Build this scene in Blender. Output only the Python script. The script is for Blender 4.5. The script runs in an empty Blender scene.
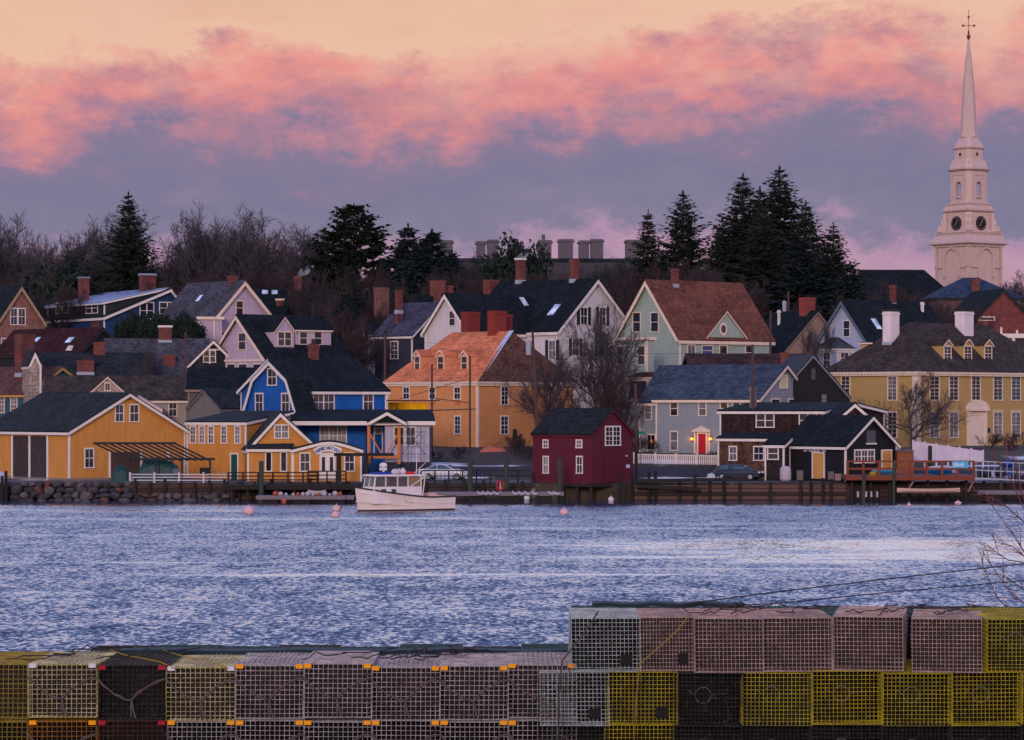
import bpy, math, random
from mathutils import Vector, Matrix
import numpy as np

SC = bpy.context.scene
COL = SC.collection
F = 3000.0; HZ = 405.0; CZ = 8.55      # focal length in px, horizon row, eye height
R = math.radians

def lin(c):
    return tuple(((x/255.0)/12.92 if x/255.0 <= .04045 else ((x/255.0+.055)/1.055)**2.4) for x in c)

def wx(px, D): return (px-512.0)/F*D
def wz(py, D): return CZ+(HZ-py)/F*D
def W(px, py, D): return Vector((wx(px, D), D, wz(py, D)))

TP = [(270.3,1.5),(284,1.6),(292,2.6),(300,3.5),(318,4.1),(335,4.2),(347,7.2),(385,11.5),(430,14),(500,17),(700,20),(6000,22)]
def T(y):
    if y <= TP[0][0]: return TP[0][1]
    for (a, b), (c, d) in zip(TP, TP[1:]):
        if y <= c: return b+(d-b)*(y-a)/(c-a)
    return TP[-1][1]

# ------------------------------------------------------------------ materials
MATS = {}
def newmat(name):
    m = bpy.data.materials.new(name); m.use_nodes = True
    nt = m.node_tree; b = nt.nodes['Principled BSDF']
    return m, nt, b
def nd(nt, t, **kw):
    n = nt.nodes.new(t)
    for k, v in kw.items():
        if k in ('operation', 'blend_type', 'data_type', 'noise_dimensions', 'interpolation_type', 'sky_type', 'wave_type', 'bands_direction', 'feature'): setattr(n, k, v)
        else: n.inputs[int(k[1:]) if k[0] == 'i' and k[1:].isdigit() else k].default_value = v
    return n
def math_(nt, op, a, b=None, c=None, clamp=False):
    n = nt.nodes.new('ShaderNodeMath'); n.operation = op; n.use_clamp = clamp
    for i, v in enumerate((a, b, c)):
        if v is None: continue
        if isinstance(v, (int, float)): n.inputs[i].default_value = v
        else: nt.links.new(v, n.inputs[i])
    return n.outputs[0]
def mixc(nt, fac, a, b, bt='MIX'):
    n = nt.nodes.new('ShaderNodeMix'); n.data_type = 'RGBA'; n.blend_type = bt
    for i, v in ((0, fac), (6, a), (7, b)):
        if isinstance(v, (int, float)): n.inputs[i].default_value = v
        elif isinstance(v, tuple): n.inputs[i].default_value = (*v[:3], 1)
        else: nt.links.new(v, n.inputs[i])
    return n.outputs[2]
def ramp(nt, fac, stops, interp='LINEAR'):
    n = nt.nodes.new('ShaderNodeValToRGB'); cr = n.color_ramp; cr.interpolation = interp
    while len(cr.elements) < len(stops): cr.elements.new(.5)
    for e, (p, c) in zip(cr.elements, stops):
        e.position = p; e.color = (*c[:3], 1) if isinstance(c, tuple) else (c, c, c, 1)
    if fac is not None: nt.links.new(fac, n.inputs[0])
    return n.outputs[0]
def objco(nt, scale=(1, 1, 1)):
    t = nt.nodes.new('ShaderNodeTexCoord'); mp = nt.nodes.new('ShaderNodeMapping'); mp.inputs['Scale'].default_value = scale
    nt.links.new(t.outputs['Object'], mp.inputs[0]); return mp.outputs[0]
def noise(nt, vec, scale, detail=3, rough=.5, out=0):
    n = nt.nodes.new('ShaderNodeTexNoise'); n.inputs['Scale'].default_value = scale; n.inputs['Detail'].default_value = detail
    n.inputs['Roughness'].default_value = rough
    if vec is not None: nt.links.new(vec, n.inputs['Vector'])
    return n.outputs[out]
def bump(nt, b, h, strength=.5, dist=.03):
    n = nt.nodes.new('ShaderNodeBump'); n.inputs['Strength'].default_value = strength; n.inputs['Distance'].default_value = dist
    nt.links.new(h, n.inputs['Height']); nt.links.new(n.outputs[0], b.inputs['Normal'])

def M(kind, col, **kw):
    """procedural material cache: kind in paint, clap, board, shingle, roof, brick, wood, flat, metal, stone"""
    col = tuple(col)
    key = (kind, col, tuple(sorted(kw.items())))
    if key in MATS: return MATS[key]
    m, nt, b = newmat(kind)
    c = lin(col) if max(col) > 1.01 else col
    L = nt.links.new
    b.inputs['Roughness'].default_value = kw.get('rough', .75)
    b.inputs['Specular IOR Level'].default_value = kw.get('spec', .25)
    co = objco(nt)
    dark = tuple(x*.72 for x in c); lite = tuple(min(1, x*1.12) for x in c)
    if kind == 'flat':
        f = noise(nt, co, kw.get('scale', 3), 4, .6)
        L(mixc(nt, f, dark, lite), b.inputs['Base Color'])
    elif kind in ('clap', 'board', 'paint'):
        f = noise(nt, objco(nt, (1.2, 1.2, .35)), 1.6, 5, .65)
        f = ramp(nt, f, [(.25, 0.0), (.75, 1.0)])
        g = noise(nt, co, 14, 2, .6)
        base = mixc(nt, f, tuple(x*(kw.get('age', .82)) for x in c), lite)
        base = mixc(nt, math_(nt, 'MULTIPLY', g, .25), base, tuple(x*.6 for x in c))
        s = nt.nodes.new('ShaderNodeSeparateXYZ'); L(co, s.inputs[0])
        if kind == 'clap':
            h = math_(nt, 'FRACT', math_(nt, 'MULTIPLY', s.outputs[2], 1/kw.get('pitch', .17)))
            gap = math_(nt, 'LESS_THAN', h, .16)
            base = mixc(nt, math_(nt, 'MULTIPLY', gap, .42), base, tuple(x*.35 for x in c))
            bump(nt, b, h, .6, .03)
        elif kind == 'board':
            xy = math_(nt, 'ADD', s.outputs[0], s.outputs[1])
            q = math_(nt, 'MULTIPLY', xy, 1/kw.get('pitch', .28))
            h = math_(nt, 'FRACT', q)
            gap = math_(nt, 'LESS_THAN', h, .1)
            wn = nt.nodes.new('ShaderNodeTexWhiteNoise'); wn.noise_dimensions = '1D'; L(math_(nt, 'FLOOR', q), wn.inputs['W'])
            base = mixc(nt, math_(nt, 'MULTIPLY', wn.outputs[0], .22), base, tuple(x*.62 for x in c))
            base = mixc(nt, math_(nt, 'MULTIPLY', gap, .4), base, tuple(x*.35 for x in c))
            bump(nt, b, gap, -.4, .02)
        L(base, b.inputs['Base Color'])
    elif kind in ('roof', 'shingle'):
        s = nt.nodes.new('ShaderNodeSeparateXYZ'); L(co, s.inputs[0])
        xy = math_(nt, 'ADD', s.outputs[0], s.outputs[1])
        cb = nt.nodes.new('ShaderNodeCombineXYZ'); L(xy, cb.inputs[0]); L(s.outputs[2], cb.inputs[1])
        br = nt.nodes.new('ShaderNodeTexBrick'); L(cb.outputs[0], br.inputs['Vector'])
        br.inputs['Scale'].default_value = 1.0; br.inputs['Brick Width'].default_value = .33; br.inputs['Row Height'].default_value = .2
        br.inputs['Mortar Size'].default_value = .022; br.inputs['Mortar Smooth'].default_value = .2
        v = kw.get('var', .45)
        br.inputs['Color1'].default_value = (*[x*(1-v) for x in c], 1); br.inputs['Color2'].default_value = (*[x*(1+v) for x in c], 1)
        br.inputs['Mortar'].default_value = (*[x*.45 for x in c], 1)
        f = noise(nt, co, .5, 5, .65)
        base = mixc(nt, ramp(nt, f, [(.35, 0.0), (.68, 1.0)]), mixc(nt, 1.0, br.outputs[0], (.66, .66, .7), 'MULTIPLY'), mixc(nt, 1.0, br.outputs[0], (1.3, 1.27, 1.25), 'MULTIPLY'))
        st = noise(nt, objco(nt, (2.2, 2.2, .25)), 1.2, 4, .6)
        base = mixc(nt, math_(nt, 'MULTIPLY', ramp(nt, st, [(.5, 0.0), (.7, 1.0)]), .35), base, tuple(min(1, x*1.9+.01) for x in c))
        L(base, b.inputs['Base Color']); bump(nt, b, br.outputs['Fac'], -.5, .03); b.inputs['Specular IOR Level'].default_value = .1; b.inputs['Roughness'].default_value = .9
    elif kind == 'brick':
        s = nt.nodes.new('ShaderNodeSeparateXYZ'); L(co, s.inputs[0])
        xy = math_(nt, 'ADD', s.outputs[0], s.outputs[1])
        cb = nt.nodes.new('ShaderNodeCombineXYZ'); L(xy, cb.inputs[0]); L(s.outputs[2], cb.inputs[1])
        br = nt.nodes.new('ShaderNodeTexBrick'); L(cb.outputs[0], br.inputs['Vector'])
        br.inputs['Scale'].default_value = 1.0; br.inputs['Brick Width'].default_value = .24; br.inputs['Row Height'].default_value = .085
        br.inputs['Mortar Size'].default_value = .01
        br.inputs['Color1'].default_value = (*[x*.7 for x in c], 1); br.inputs['Color2'].default_value = (*[min(1, x*1.3) for x in c], 1)
        br.inputs['Mortar'].default_value = (.13, .1, .1, 1)
        f = noise(nt, co, 1.1, 5, .7)
        base = mixc(nt, ramp(nt, f, [(.4, 0.0), (.7, .7)]), br.outputs[0], tuple(x*.4 for x in c))
        L(base, b.inputs['Base Color']); bump(nt, b, br.outputs['Fac'], -.4, .01)
    elif kind == 'wood':
        f = noise(nt, objco(nt, (1, 1, 6)), 2.5, 5, .7)
        g = noise(nt, co, 9, 3, .6)
        base = mixc(nt, f, tuple(x*.5 for x in c), tuple(min(1, x*1.3) for x in c))
        base = mixc(nt, math_(nt, 'MULTIPLY', g, .3), base, tuple(x*.4 for x in c))
        L(base, b.inputs['Base Color']); bump(nt, b, g, .4, .01)
    elif kind == 'stone':
        f = noise(nt, co, 1.6, 6, .7); g = noise(nt, co, 12, 3, .7)
        base = mixc(nt, f, tuple(x*.45 for x in c), tuple(min(1, x*1.4) for x in c))
        L(base, b.inputs['Base Color']); bump(nt, b, g, .7, .05)
    elif kind == 'leaf':
        gm = nt.nodes.new('ShaderNodeNewGeometry')
        v = gm.outputs['Random Per Island']
        L(mixc(nt, v, tuple(x*.5 for x in c), tuple(min(1, x*1.5) for x in c)), b.inputs['Base Color'])
    elif kind == 'metal':
        b.inputs['Metallic'].default_value = kw.get('metal', .8)
        f = noise(nt, co, 4, 4, .6)
        L(mixc(nt, f, tuple(x*.75 for x in c), c), b.inputs['Base Color'])
    MATS[key] = m
    return m

def glass_mat(col, rough=.12, key='glass'):
    k = (key, col)
    if k in MATS: return MATS[k]
    m, nt, b = newmat('window_glass')
    co = objco(nt)
    f = noise(nt, co, .9, 3, .6)
    c = lin(col)
    nt.links.new(mixc(nt, ramp(nt, f, [(.35, 0.0), (.65, 1.0)]), tuple(x*.45 for x in c), tuple(x*1.5 for x in c)), b.inputs['Base Color'])
    b.inputs['Roughness'].default_value = rough; b.inputs['Specular IOR Level'].default_value = .6
    bump(nt, b, noise(nt, co, 2.2, 1), .12, .05)
    MATS[k] = m
    return m
def emit_mat(col, s):
    m, nt, b = newmat('lamp_glow')
    b.inputs['Base Color'].default_value = (*lin(col), 1); b.inputs['Emission Color'].default_value = (*lin(col), 1); b.inputs['Emission Strength'].default_value = s
    return m

G_DARK = glass_mat((38, 42, 60)); G_CURT = glass_mat((98, 96, 110), .3); G_TEAL = glass_mat((36, 66, 84)); G_SKY = glass_mat((190, 210, 230), .2)
G_BLACK = glass_mat((14, 14, 22)); G_NIGHT = glass_mat((22, 24, 36), .08); G_SHADE = glass_mat((46, 48, 58), .2); WRG = random.Random(31)
WHITE = M('paint', (214, 205, 205), age=.86)
CREAM = M('paint', (216, 196, 184), age=.86)
BRICKM = M('brick', (108, 44, 42))
BRICKD = M('brick', (96, 46, 44))

# ------------------------------------------------------------------ mesh builder
class MB:
    def __init__(s): s.v = []; s.f = []; s.m = []; s.sm = False
    def poly(s, pts, mi=0):
        i = len(s.v); s.v += [tuple(p) for p in pts]; s.f.append(tuple(range(i, i+len(pts)))); s.m.append(mi); return s
    def box(s, x0, x1, y0, y1, z0, z1, mi=0, Mx=None):
        c = [(x, y, z) for z in (z0, z1) for x, y in ((x0, y0), (x1, y0), (x1, y1), (x0, y1))]
        if Mx is not None: c = [tuple(Mx @ Vector(p)) for p in c]
        return s.hexa(c, mi)
    def hexa(s, c, mi=0):
        i = len(s.v); s.v += [tuple(p) for p in c]
        for q in ((0, 3, 2, 1), (4, 5, 6, 7), (0, 1, 5, 4), (1, 2, 6, 5), (2, 3, 7, 6), (3, 0, 4, 7)):
            s.f.append(tuple(i+k for k in q)); s.m.append(mi)
        return s
    def prism(s, lo, hi, mi=0, mtop=None):
        n = len(lo); i = len(s.v); s.v += [tuple(p) for p in lo]+[tuple(p) for p in hi]
        s.f.append(tuple(range(i+n-1, i-1, -1))); s.m.append(mi)
        s.f.append(tuple(range(i+n, i+2*n))); s.m.append(mi if mtop is None else mtop)
        for k in range(n):
            s.f.append((i+k, i+(k+1) % n, i+n+(k+1) % n, i+n+k)); s.m.append(mi)
        return s
    def bar(s, a, b, w, h=None, mi=0, up=(0, 0, 1)):
        a = Vector(a); b = Vector(b); h = w if h is None else h
        d = (b-a).normalized(); u = Vector(up)
        if abs(d.dot(u)) > .98: u = Vector((1, 0, 0))
        x = d.cross(u).normalized()*w/2; y = x.cross(d).normalized()*h/2
        lo = [a-x-y, a+x-y, a+x+y, a-x+y]; hi = [b-x-y, b+x-y, b+x+y, b-x+y]
        return s.prism(lo, hi, mi)
    def tube(s, path, rad, n=6, mi=0, caps=True):
        P = [Vector(p) for p in path]
        if isinstance(rad, (int, float)): rad = [rad]*len(P)
        i0 = len(s.v); pv = None
        for k, p in enumerate(P):
            d = (P[min(k+1, len(P)-1)]-P[max(k-1, 0)])
            d = d.normalized() if d.length > 1e-9 else Vector((0, 0, 1))
            if pv is None:
                u = Vector((0, 0, 1)) if abs(d.z) < .9 else Vector((1, 0, 0)); x = d.cross(u).normalized()
            else:
                x = (pv-d*pv.dot(d)); x = x.normalized() if x.length > 1e-6 else d.orthogonal().normalized()
            pv = x; y = d.cross(x)
            for j in range(n):
                t = 2*math.pi*j/n
                s.v.append(tuple(p+(x*math.cos(t)+y*math.sin(t))*rad[k]))
        for k in range(len(P)-1):
            for j in range(n):
                a = i0+k*n+j; b = i0+k*n+(j+1) % n
                s.f.append((a, b, b+n, a+n)); s.m.append(mi)
        if caps and n > 2:
            s.f.append(tuple(i0+j for j in range(n-1, -1, -1))); s.m.append(mi)
            e = i0+(len(P)-1)*n; s.f.append(tuple(e+j for j in range(n))); s.m.append(mi)
        return s
    def lathe(s, prof, n=12, c=(0, 0), mi=0):
        lo = None; i0 = len(s.v)
        for r, z in prof:
            for j in range(n):
                t = 2*math.pi*j/n; s.v.append((c[0]+r*math.cos(t), c[1]+r*math.sin(t), z))
        for k in range(len(prof)-1):
            for j in range(n):
                a = i0+k*n+j; b = i0+k*n+(j+1) % n
                s.f.append((a, b, b+n, a+n)); s.m.append(mi)
        s.f.append(tuple(i0+j for j in range(n-1, -1, -1))); s.m.append(mi)
        e = i0+(len(prof)-1)*n; s.f.append(tuple(e+j for j in range(n))); s.m.append(mi)
        return s
    def data(s, name, mats, off=(0, 0, 0), smooth=False):
        me = bpy.data.meshes.new(name)
        V_ = s.v
        if any(off): V_ = [(a-off[0], b-off[1], c-off[2]) for a, b, c in V_]
        me.from_pydata(V_, [], s.f)
        if not isinstance(mats, (list, tuple)): mats = [mats]
        for m in mats: me.materials.append(m)
        if len(mats) > 1: me.polygons.foreach_set('material_index', s.m)
        if smooth or s.sm: me.polygons.foreach_set('use_smooth', [True]*len(s.f))
        me.update()
        return me
    def build(s, name, mats, parent=None, off=(0, 0, 0), smooth=False):
        o = bpy.data.objects.new(name, s.data(name, mats, off, smooth)); COL.objects.link(o)
        if parent is not None: o.parent = parent
        return o

LABELS = {}
def tag(o, label=None, cat=None, group=None, kind=None):
    if label:
        o['label'] = label
    if cat: o['category'] = cat
    if group: o['group'] = group
    if kind: o['kind'] = kind
    return o
def empty(name, loc, label, cat, group=None, rz=0):
    o = bpy.data.objects.new(name, None); COL.objects.link(o); o.location = loc; o.rotation_euler = (0, 0, rz)
    o.empty_display_size = .3
    return tag(o, label, cat, group)
def single(mb, name, mats, label, cat, base, group=None, kind=None, smooth=False):
    """a thing that is one mesh in world coordinates, its origin moved to base"""
    o = mb.build(name, mats, None, tuple(base), smooth); o.location = base
    return tag(o, label, cat, group, kind)
def struct(mb, name, mats, smooth=False):
    return tag(mb.build(name, mats, smooth=smooth), kind='structure')
KIDS = {}
def copy_tree(o, parent=None):
    c = o.copy(); COL.objects.link(c)
    if parent is not None: c.parent = parent
    for ch in o.children: copy_tree(ch, c)
    return c

# ------------------------------------------------------------------ buildings
class Blk:
    """a block of a building in its own frame: u along the wall that recedes to the right, v along the wall that recedes to the left"""
    def __init__(s, root, px, D, a, L=None, Rr=None, U=None, V=None, dy=0):
        s.root = root; s.a = R(a); s.o = Vector((wx(px, D), D)); s.D = D
        s.eu = Vector((math.cos(s.a), math.sin(s.a))); s.ev = Vector((-math.sin(s.a), math.cos(s.a)))
        s.U = U if U else s.len_to(Rr, s.eu); s.V = V if V else s.len_to(L, s.ev)
        s.z0 = root.location.z
    def len_to(s, px, e):
        k = (px-512)/F
        return (k*s.o.y-s.o.x)/(e.x-k*e.y)
    def dep(s, u, v): return (s.o+s.eu*u+s.ev*v).y
    def z(s, py, u=0, v=0): return wz(py, s.dep(u, v))
    def hit(s, px, py, p0, n):
        """camera ray against the plane (p0, n) given in local coordinates (u, v, z)"""
        c = Vector((0, 0))-s.o
        cam = Vector((c.dot(s.eu), c.dot(s.ev), CZ))
        d2 = Vector(((px-512)/F, 1.0))
        d = Vector((d2.dot(s.eu), d2.dot(s.ev), (HZ-py)/F))
        n = Vector(n); t = (Vector(p0)-cam).dot(n)/d.dot(n)
        return cam+d*t
    def plane(s, wall, off=0.0):
        # origin, direction along, outward normal
        if wall == 'R': return Vector((0, off, 0)), Vector((1, 0, 0)), Vector((0, -1, 0))
        return Vector((off, 0, 0)), Vector((0, 1, 0)), Vector((-1, 0, 0))
    def put(s, mb, name, mats, parent=None, smooth=False):
        if parent is None:
            o = mb.build(name, mats, s.root, (0, 0, s.z0), smooth)
            o.location = (s.o.x-s.root.location.x, s.o.y-s.root.location.y, 0); o.rotation_euler = (0, 0, s.a)
        else:
            o = mb.build(name, mats, parent, (0, 0, s.z0), smooth)
        return o
    def prof(s, axis, pts, t0=0, t1=None, wall=None, roof=None, trim=None, oe=.3, orr=.3, th=.16, zb=None, tw=.22, corner=True, trimwall=None):
        """extruded profile [(s, z)...]: walls, roof shell and trim; axis 'u': profile lies in v, 'v': profile lies in u"""
        if t1 is None: t1 = s.U if axis == 'u' else s.V
        q = (lambda p, t: (t, p[0], p[1])) if axis == 'u' else (lambda p, t: (p[0], t, p[1]))
        zb = s.z0-1.0 if zb is None else zb
        s.axis = axis; s.pts = pts; s.t = (t0, t1)
        if wall is not None:
            pg = [(pts[0][0], zb)]+list(pts)+[(pts[-1][0], zb)]
            mb = MB(); mb.prism([q(p, t0) for p in pg], [q(p, t1) for p in pg])
            s.wall = s.put(mb, 'wall', wall)
        P = [Vector(p) for p in pts]
        d0 = (P[0]-P[1]).normalized(); d1 = (P[-1]-P[-2]).normalized()
        P[0] = P[0]+d0*oe; P[-1] = P[-1]+d1*oe
        def offs(dist):
            out = []
            for i in range(len(P)):
                ns = []
                if i > 0: d = (P[i]-P[i-1]).normalized(); ns.append(Vector((-d.y, d.x)))
                if i < len(P)-1: d = (P[i+1]-P[i]).normalized(); ns.append(Vector((-d.y, d.x)))
                n = sum(ns, Vector((0, 0))).normalized(); k = 1/max(.4, n.dot(ns[0]))
                out.append(P[i]+n*dist*k)
            return out
        def shell(mb, lo, hi, a, b, mi=0):
            for i in range(len(P)-1):
                mb.hexa([q(lo[i], a), q(lo[i+1], a), q(lo[i+1], b), q(lo[i], b), q(hi[i], a), q(hi[i+1], a), q(hi[i+1], b), q(hi[i], b)], mi)
        if roof is not None:
            mb = MB(); shell(mb, offs(.004), offs(th), t0-orr, t1+orr)
            s.roof = s.put(mb, 'roof', roof)
        if trim is not None:
            mb = MB()
            for a, b in ((t0-orr-.04, t0-orr+.05), (t1+orr-.05, t1+orr+.04)): shell(mb, offs(-tw), offs(.03), a, b)
            for i, sg in ((0, -1), (-1, 1)):
                p = P[i]
                mb.hexa([q((p[0]+sg*x, p[1]+zz), t) for zz in (-tw, .02) for x, t in ((-.04, t0-orr+.05), (.03, t0-orr+.05), (.03, t1+orr-.05), (-.04, t1+orr-.05))])
            if corner:
                c = .13
                for (s0, zt, sg) in ((pts[0][0], pts[0][1], -1), (pts[-1][0], pts[-1][1], 1)):
                    for t, st in ((t0, -1), (t1, 1)):
                        a = sorted((s0+sg*.035, s0-sg*c)); b2 = sorted((t+st*.035, t-st*c))
                        lo = [q((x, zb), y) for x, y in ((a[0], b2[0]), (a[1], b2[0]), (a[1], b2[1]), (a[0], b2[1]))]
                        hi = [(x, y, zt-.06) for x, y, z in lo]
                        mb.prism(lo, hi)
            s.trim = s.put(mb, 'trim', trim)
        return s
    def gable(s, axis, eave, ridge, **kw):
        w = s.V if axis == 'u' else s.U
        fr = kw.pop('frac', .5)
        ze = s.z(eave); zr = s.z(ridge, *((0, w*fr) if axis == 'u' else (w*fr, 0)))
        z2 = kw.pop('z2', None)
        return s.prof(axis, [(0, ze), (w*fr, zr), (w, ze if z2 is None else z2)], **kw)
    def hip(s, axis, eave, ridge, h0, h1, wall, roofs, trim, oh=.35, zb=None):
        zb = s.z0-1 if zb is None else zb
        ze = s.z(eave); U, V = s.U, s.V
        if axis == 'u': r0, r1 = (h0, V/2), (U-h1, V/2)
        else: r0, r1 = (U/2, h0), (U/2, V-h1)
        zr = s.z(ridge, *r0); s.ze = ze; s.zr = zr; s.r0 = r0; s.r1 = r1; s.axis = 'hip'+axis
        MB_ = MB(); MB_.box(0, U, 0, V, zb, ze-.02); s.wall = s.put(MB_, 'wall', wall)
        c = [(-oh, -oh, ze), (U+oh, -oh, ze), (U+oh, V+oh, ze), (-oh, V+oh, ze)]
        a, b = (*r0, zr), (*r1, zr)
        mb = MB()
        if axis == 'u': fs = [([c[0], c[1], b, a], 0), ([c[1], c[2], b], 1), ([c[2], c[3], a, b], 0), ([c[3], c[0], a], 1)]
        else: fs = [([c[0], c[1], a], 1), ([c[1], c[2], b, a], 1), ([c[2], c[3], b], 0), ([c[3], c[0], a, b], 0)]
        for pts, mi in fs: mb.poly(pts, mi)
        mb.poly([(x, y, ze-.002) for x, y, z in c[::-1]], 0)
        s.roof = s.put(mb, 'roof', roofs)
        mb = MB(); mb.box(-oh+.02, U+oh-.02, -oh+.02, V+oh-.02, ze-.2, ze-.006)
        mb.box(-oh*.5, U+oh*.5, -oh*.5, V+oh*.5, ze-.45, ze-.2)
        for x, y in ((0, 0), (U, 0), (U, V), (0, V)):
            mb.box(x-(.05 if x == 0 else .2), x+(.2 if x == 0 else .05), y-(.05 if y == 0 else .2), y+(.2 if y == 0 else .05), zb, ze-.45)
        s.trim = s.put(mb, 'trim', trim)
        return s
    def roof_plane(s, side):
        """a point and normal of the visible slope on the given side"""
        if s.axis.startswith('hip'):
            ze, zr = s.ze, s.zr
            if side == 'R': d = s.r0[1]; return (0, 0, ze), Vector((0, -(zr-ze), d))
            d = s.r0[0]; return (0, 0, ze), Vector((-(zr-ze), 0, d))
        p0, p1 = s.pts[0], s.pts[1]; dz = p1[1]-p0[1]; ds = p1[0]-p0[0]
        if s.axis == 'u': return (0, p0[0], p0[1]+.18), Vector((0, -dz, ds))
        return (p0[0], 0, p0[1]+.18), Vector((-dz, 0, ds))
    # -- openings
    def rect(s, wall, x0, y0, x1, y1, off=0):
        o, e, n = s.plane(wall, off); xm = (x0+x1)/2; ym = (y0+y1)/2
        a = s.hit(x0, ym, o, n).dot(e); b = s.hit(x1, ym, o, n).dot(e)
        zt = s.hit(xm, y0, o, n).z; zb = s.hit(xm, y1, o, n).z
        return min(a, b), max(a, b), zb, zt
    def wbox(s, mb, wall, off, s0, s1, z0, z1, n0, n1, mi=0):
        if wall == 'R': mb.box(s0, s1, off-n1, off-n0, z0, z1, mi)
        else: mb.box(off-n1, off-n0, s0, s1, z0, z1, mi)
    def window(s, wall, x0, y0, x1, y1, off=0, cols=2, rows=2, units=1, sash=True, pane=None, frame=None, cas=.11, parent=None, name='window', shutters=None, cap=False):
        a, b, z0, z1 = s.rect(wall, x0, y0, x1, y1, off)
        pane = pane or WRG.choice((G_DARK, G_DARK, G_DARK, G_NIGHT, G_NIGHT, G_SHADE, G_CURT)); frame = frame or WHITE
        mb = MB()
        wb = lambda *q: s.wbox(mb, wall, off, *q)
        wb(a, b, z1-cas, z1+.02, .0, .075); wb(a-.03, b+.03, z0-.02, z0+cas*.7, 0, .10)
        wb(a, a+cas, z0+cas*.7, z1-cas, 0, .07); wb(b-cas, b, z0+cas*.7, z1-cas, 0, .07)
        ia, ib, iz0, iz1 = a+cas, b-cas, z0+cas*.7, z1-cas
        uw = (ib-ia)/units
        for k in range(1, units): wb(ia+k*uw-.06, ia+k*uw+.06, iz0, iz1, 0, .065)
        mt = .032
        if sash: wb(ia, ib, (iz0+iz1)/2-.035, (iz0+iz1)/2+.035, 0, .05)
        for k in range(units):
            l = ia+k*uw; 
            for c in range(1, cols): wb(l+c*uw/cols-mt/2, l+c*uw/cols+mt/2, iz0, iz1, .0, .042)
        nr = rows*(2 if sash else 1)
        for r_ in range(1, nr):
            if sash and r_ == rows: continue
            zz = iz0+(iz1-iz0)*r_/nr; wb(ia, ib, zz-mt/2, zz+mt/2, 0, .04)
        if cap:
            wb(a-.08, b+.08, z1+.02, z1+.12, 0, .16)
        fr = s.put(mb, name, frame, parent)
        mb = MB(); s.wbox(mb, wall, off, ia, ib, iz0, iz1, .003, .012)
        s.put(mb, 'pane', pane, fr if parent is None else parent)
        if shutters is not None:
            w = (b-a)*.42
            for q0, q1 in ((a-w, a-.04), (b+.04, b+w)):
                mb = MB(); s.wbox(mb, wall, off, q0, q1, z0, z1, .0, .06); s.put(mb, 'shutter', shutters, parent or fr)
        return fr
    def door(s, wall, x0, y0, x1, y1, mat, off=0, frame=None, cas=.12, lights=None):
        a, b, z0, z1 = s.rect(wall, x0, y0, x1, y1, off); frame = frame or WHITE
        mb = MB(); wb = lambda *q: s.wbox(mb, wall, off, *q)
        wb(a+cas, b-cas, z0, z1-cas, .01, .05)
        w = b-a-2*cas
        for r0, r1 in ((.08, .42), (.5, .92)):
            for c0, c1 in ((.12, .46), (.54, .88)): wb(a+cas+w*c0, a+cas+w*c1, z0+(z1-z0)*r0, z0+(z1-z0-cas)*r1, .05, .065)
        d = s.put(mb, 'door', mat)
        if lights:
            mb = MB(); s.wbox(mb, wall, off, a+cas+w*.2, b-cas-w*.2, z0+(z1-z0)*.3, z0+(z1-z0)*.85, .066, .075); s.put(mb, 'pane', G_DARK, d)
        mb = MB(); wb(a, a+cas, z0, z1-cas, 0, .09); wb(b-cas, b, z0, z1-cas, 0, .09); wb(a, b, z1-cas, z1, 0, .11); s.put(mb, 'door_frame', frame, d)
        mb = MB(); wb(b-cas-.14, b-cas-.07, z0+.95, z0+1.02, .05, .12); s.put(mb, 'handle', M('metal', (150, 130, 90)), d)
        return d
    def panel(s, wall, x0, y0, x1, y1, mat, name, off=0, n0=0, n1=.04, parent=None):
        a, b, z0, z1 = s.rect(wall, x0, y0, x1, y1, off)
        mb = MB(); s.wbox(mb, wall, off, a, b, z0, z1, n0, n1); return s.put(mb, name, mat, parent)
    def chimney(s, x0, x1, yt, yb, u=None, v=None, mat=None, cap=None, dep=None, pots=0, flash=False, arch=False):
        """u or v fixes the local line on which it stands; px gives its width"""
        xm = (x0+x1)/2
        if v is not None: p = s.hit(xm, yb, (0, v, 0), (0, 1, 0)); cu, cv = p.x, v
        else: p = s.hit(xm, yb, (u, 0, 0), (1, 0, 0)); cu, cv = u, p.y
        D = s.dep(cu, cv); w = (x1-x0)/F*D
        k = abs(math.cos(s.a))+abs(math.sin(s.a))*(dep or .7)
        a = w/k/2; b = a*(dep or .7)
        zt = wz(yt, D); zb = wz(yb, D)-1.6
        mat = mat or BRICKM
        mb = MB(); mb.box(cu-a, cu+a, cv-b, cv+b, zb, zt-.35)
        mb.box(cu-a-.06, cu+a+.06, cv-b-.06, cv+b+.06, zt-.35, zt-.15); mb.box(cu-a-.01, cu+a+.01, cv-b-.01, cv+b+.01, zt-.15, zt)
        ch = s.put(mb, 'chimney', mat, s.roof)
        if cap is not None:
            mb = MB(); mb.box(cu-a-.1, cu+a+.1, cv-b-.1, cv+b+.1, zt+.002, zt+.24); s.put(mb, 'chimney_cap', cap, s.roof)
        else:
            mb = MB(); mb.box(cu-a*.7, cu+a*.7, cv-b*.7, cv+b*.7, zt+.002, zt+.02); s.put(mb, 'flue', M('flat', (20, 18, 20)), s.roof)
        if pots:
            mb = MB()
            for i in range(pots):
                x = cu+a*(-.6+1.2*(i+.5)/pots); mb.lathe([(.13, zt+.02), (.1, zt+.45), (.12, zt+.5)], 8, (x, cv))
            s.put(mb, 'chimney_pot', M('flat', (60, 45, 45)), s.roof)
        if flash:
            zf = wz(yb, D)
            mb = MB(); mb.box(cu-a-.05, cu+a+.05, cv-b-.05, cv+b+.05, zf-.35, zf+.12); s.put(mb, 'flashing', M('flat', (150, 160, 180)), s.roof)
        return ch
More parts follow.
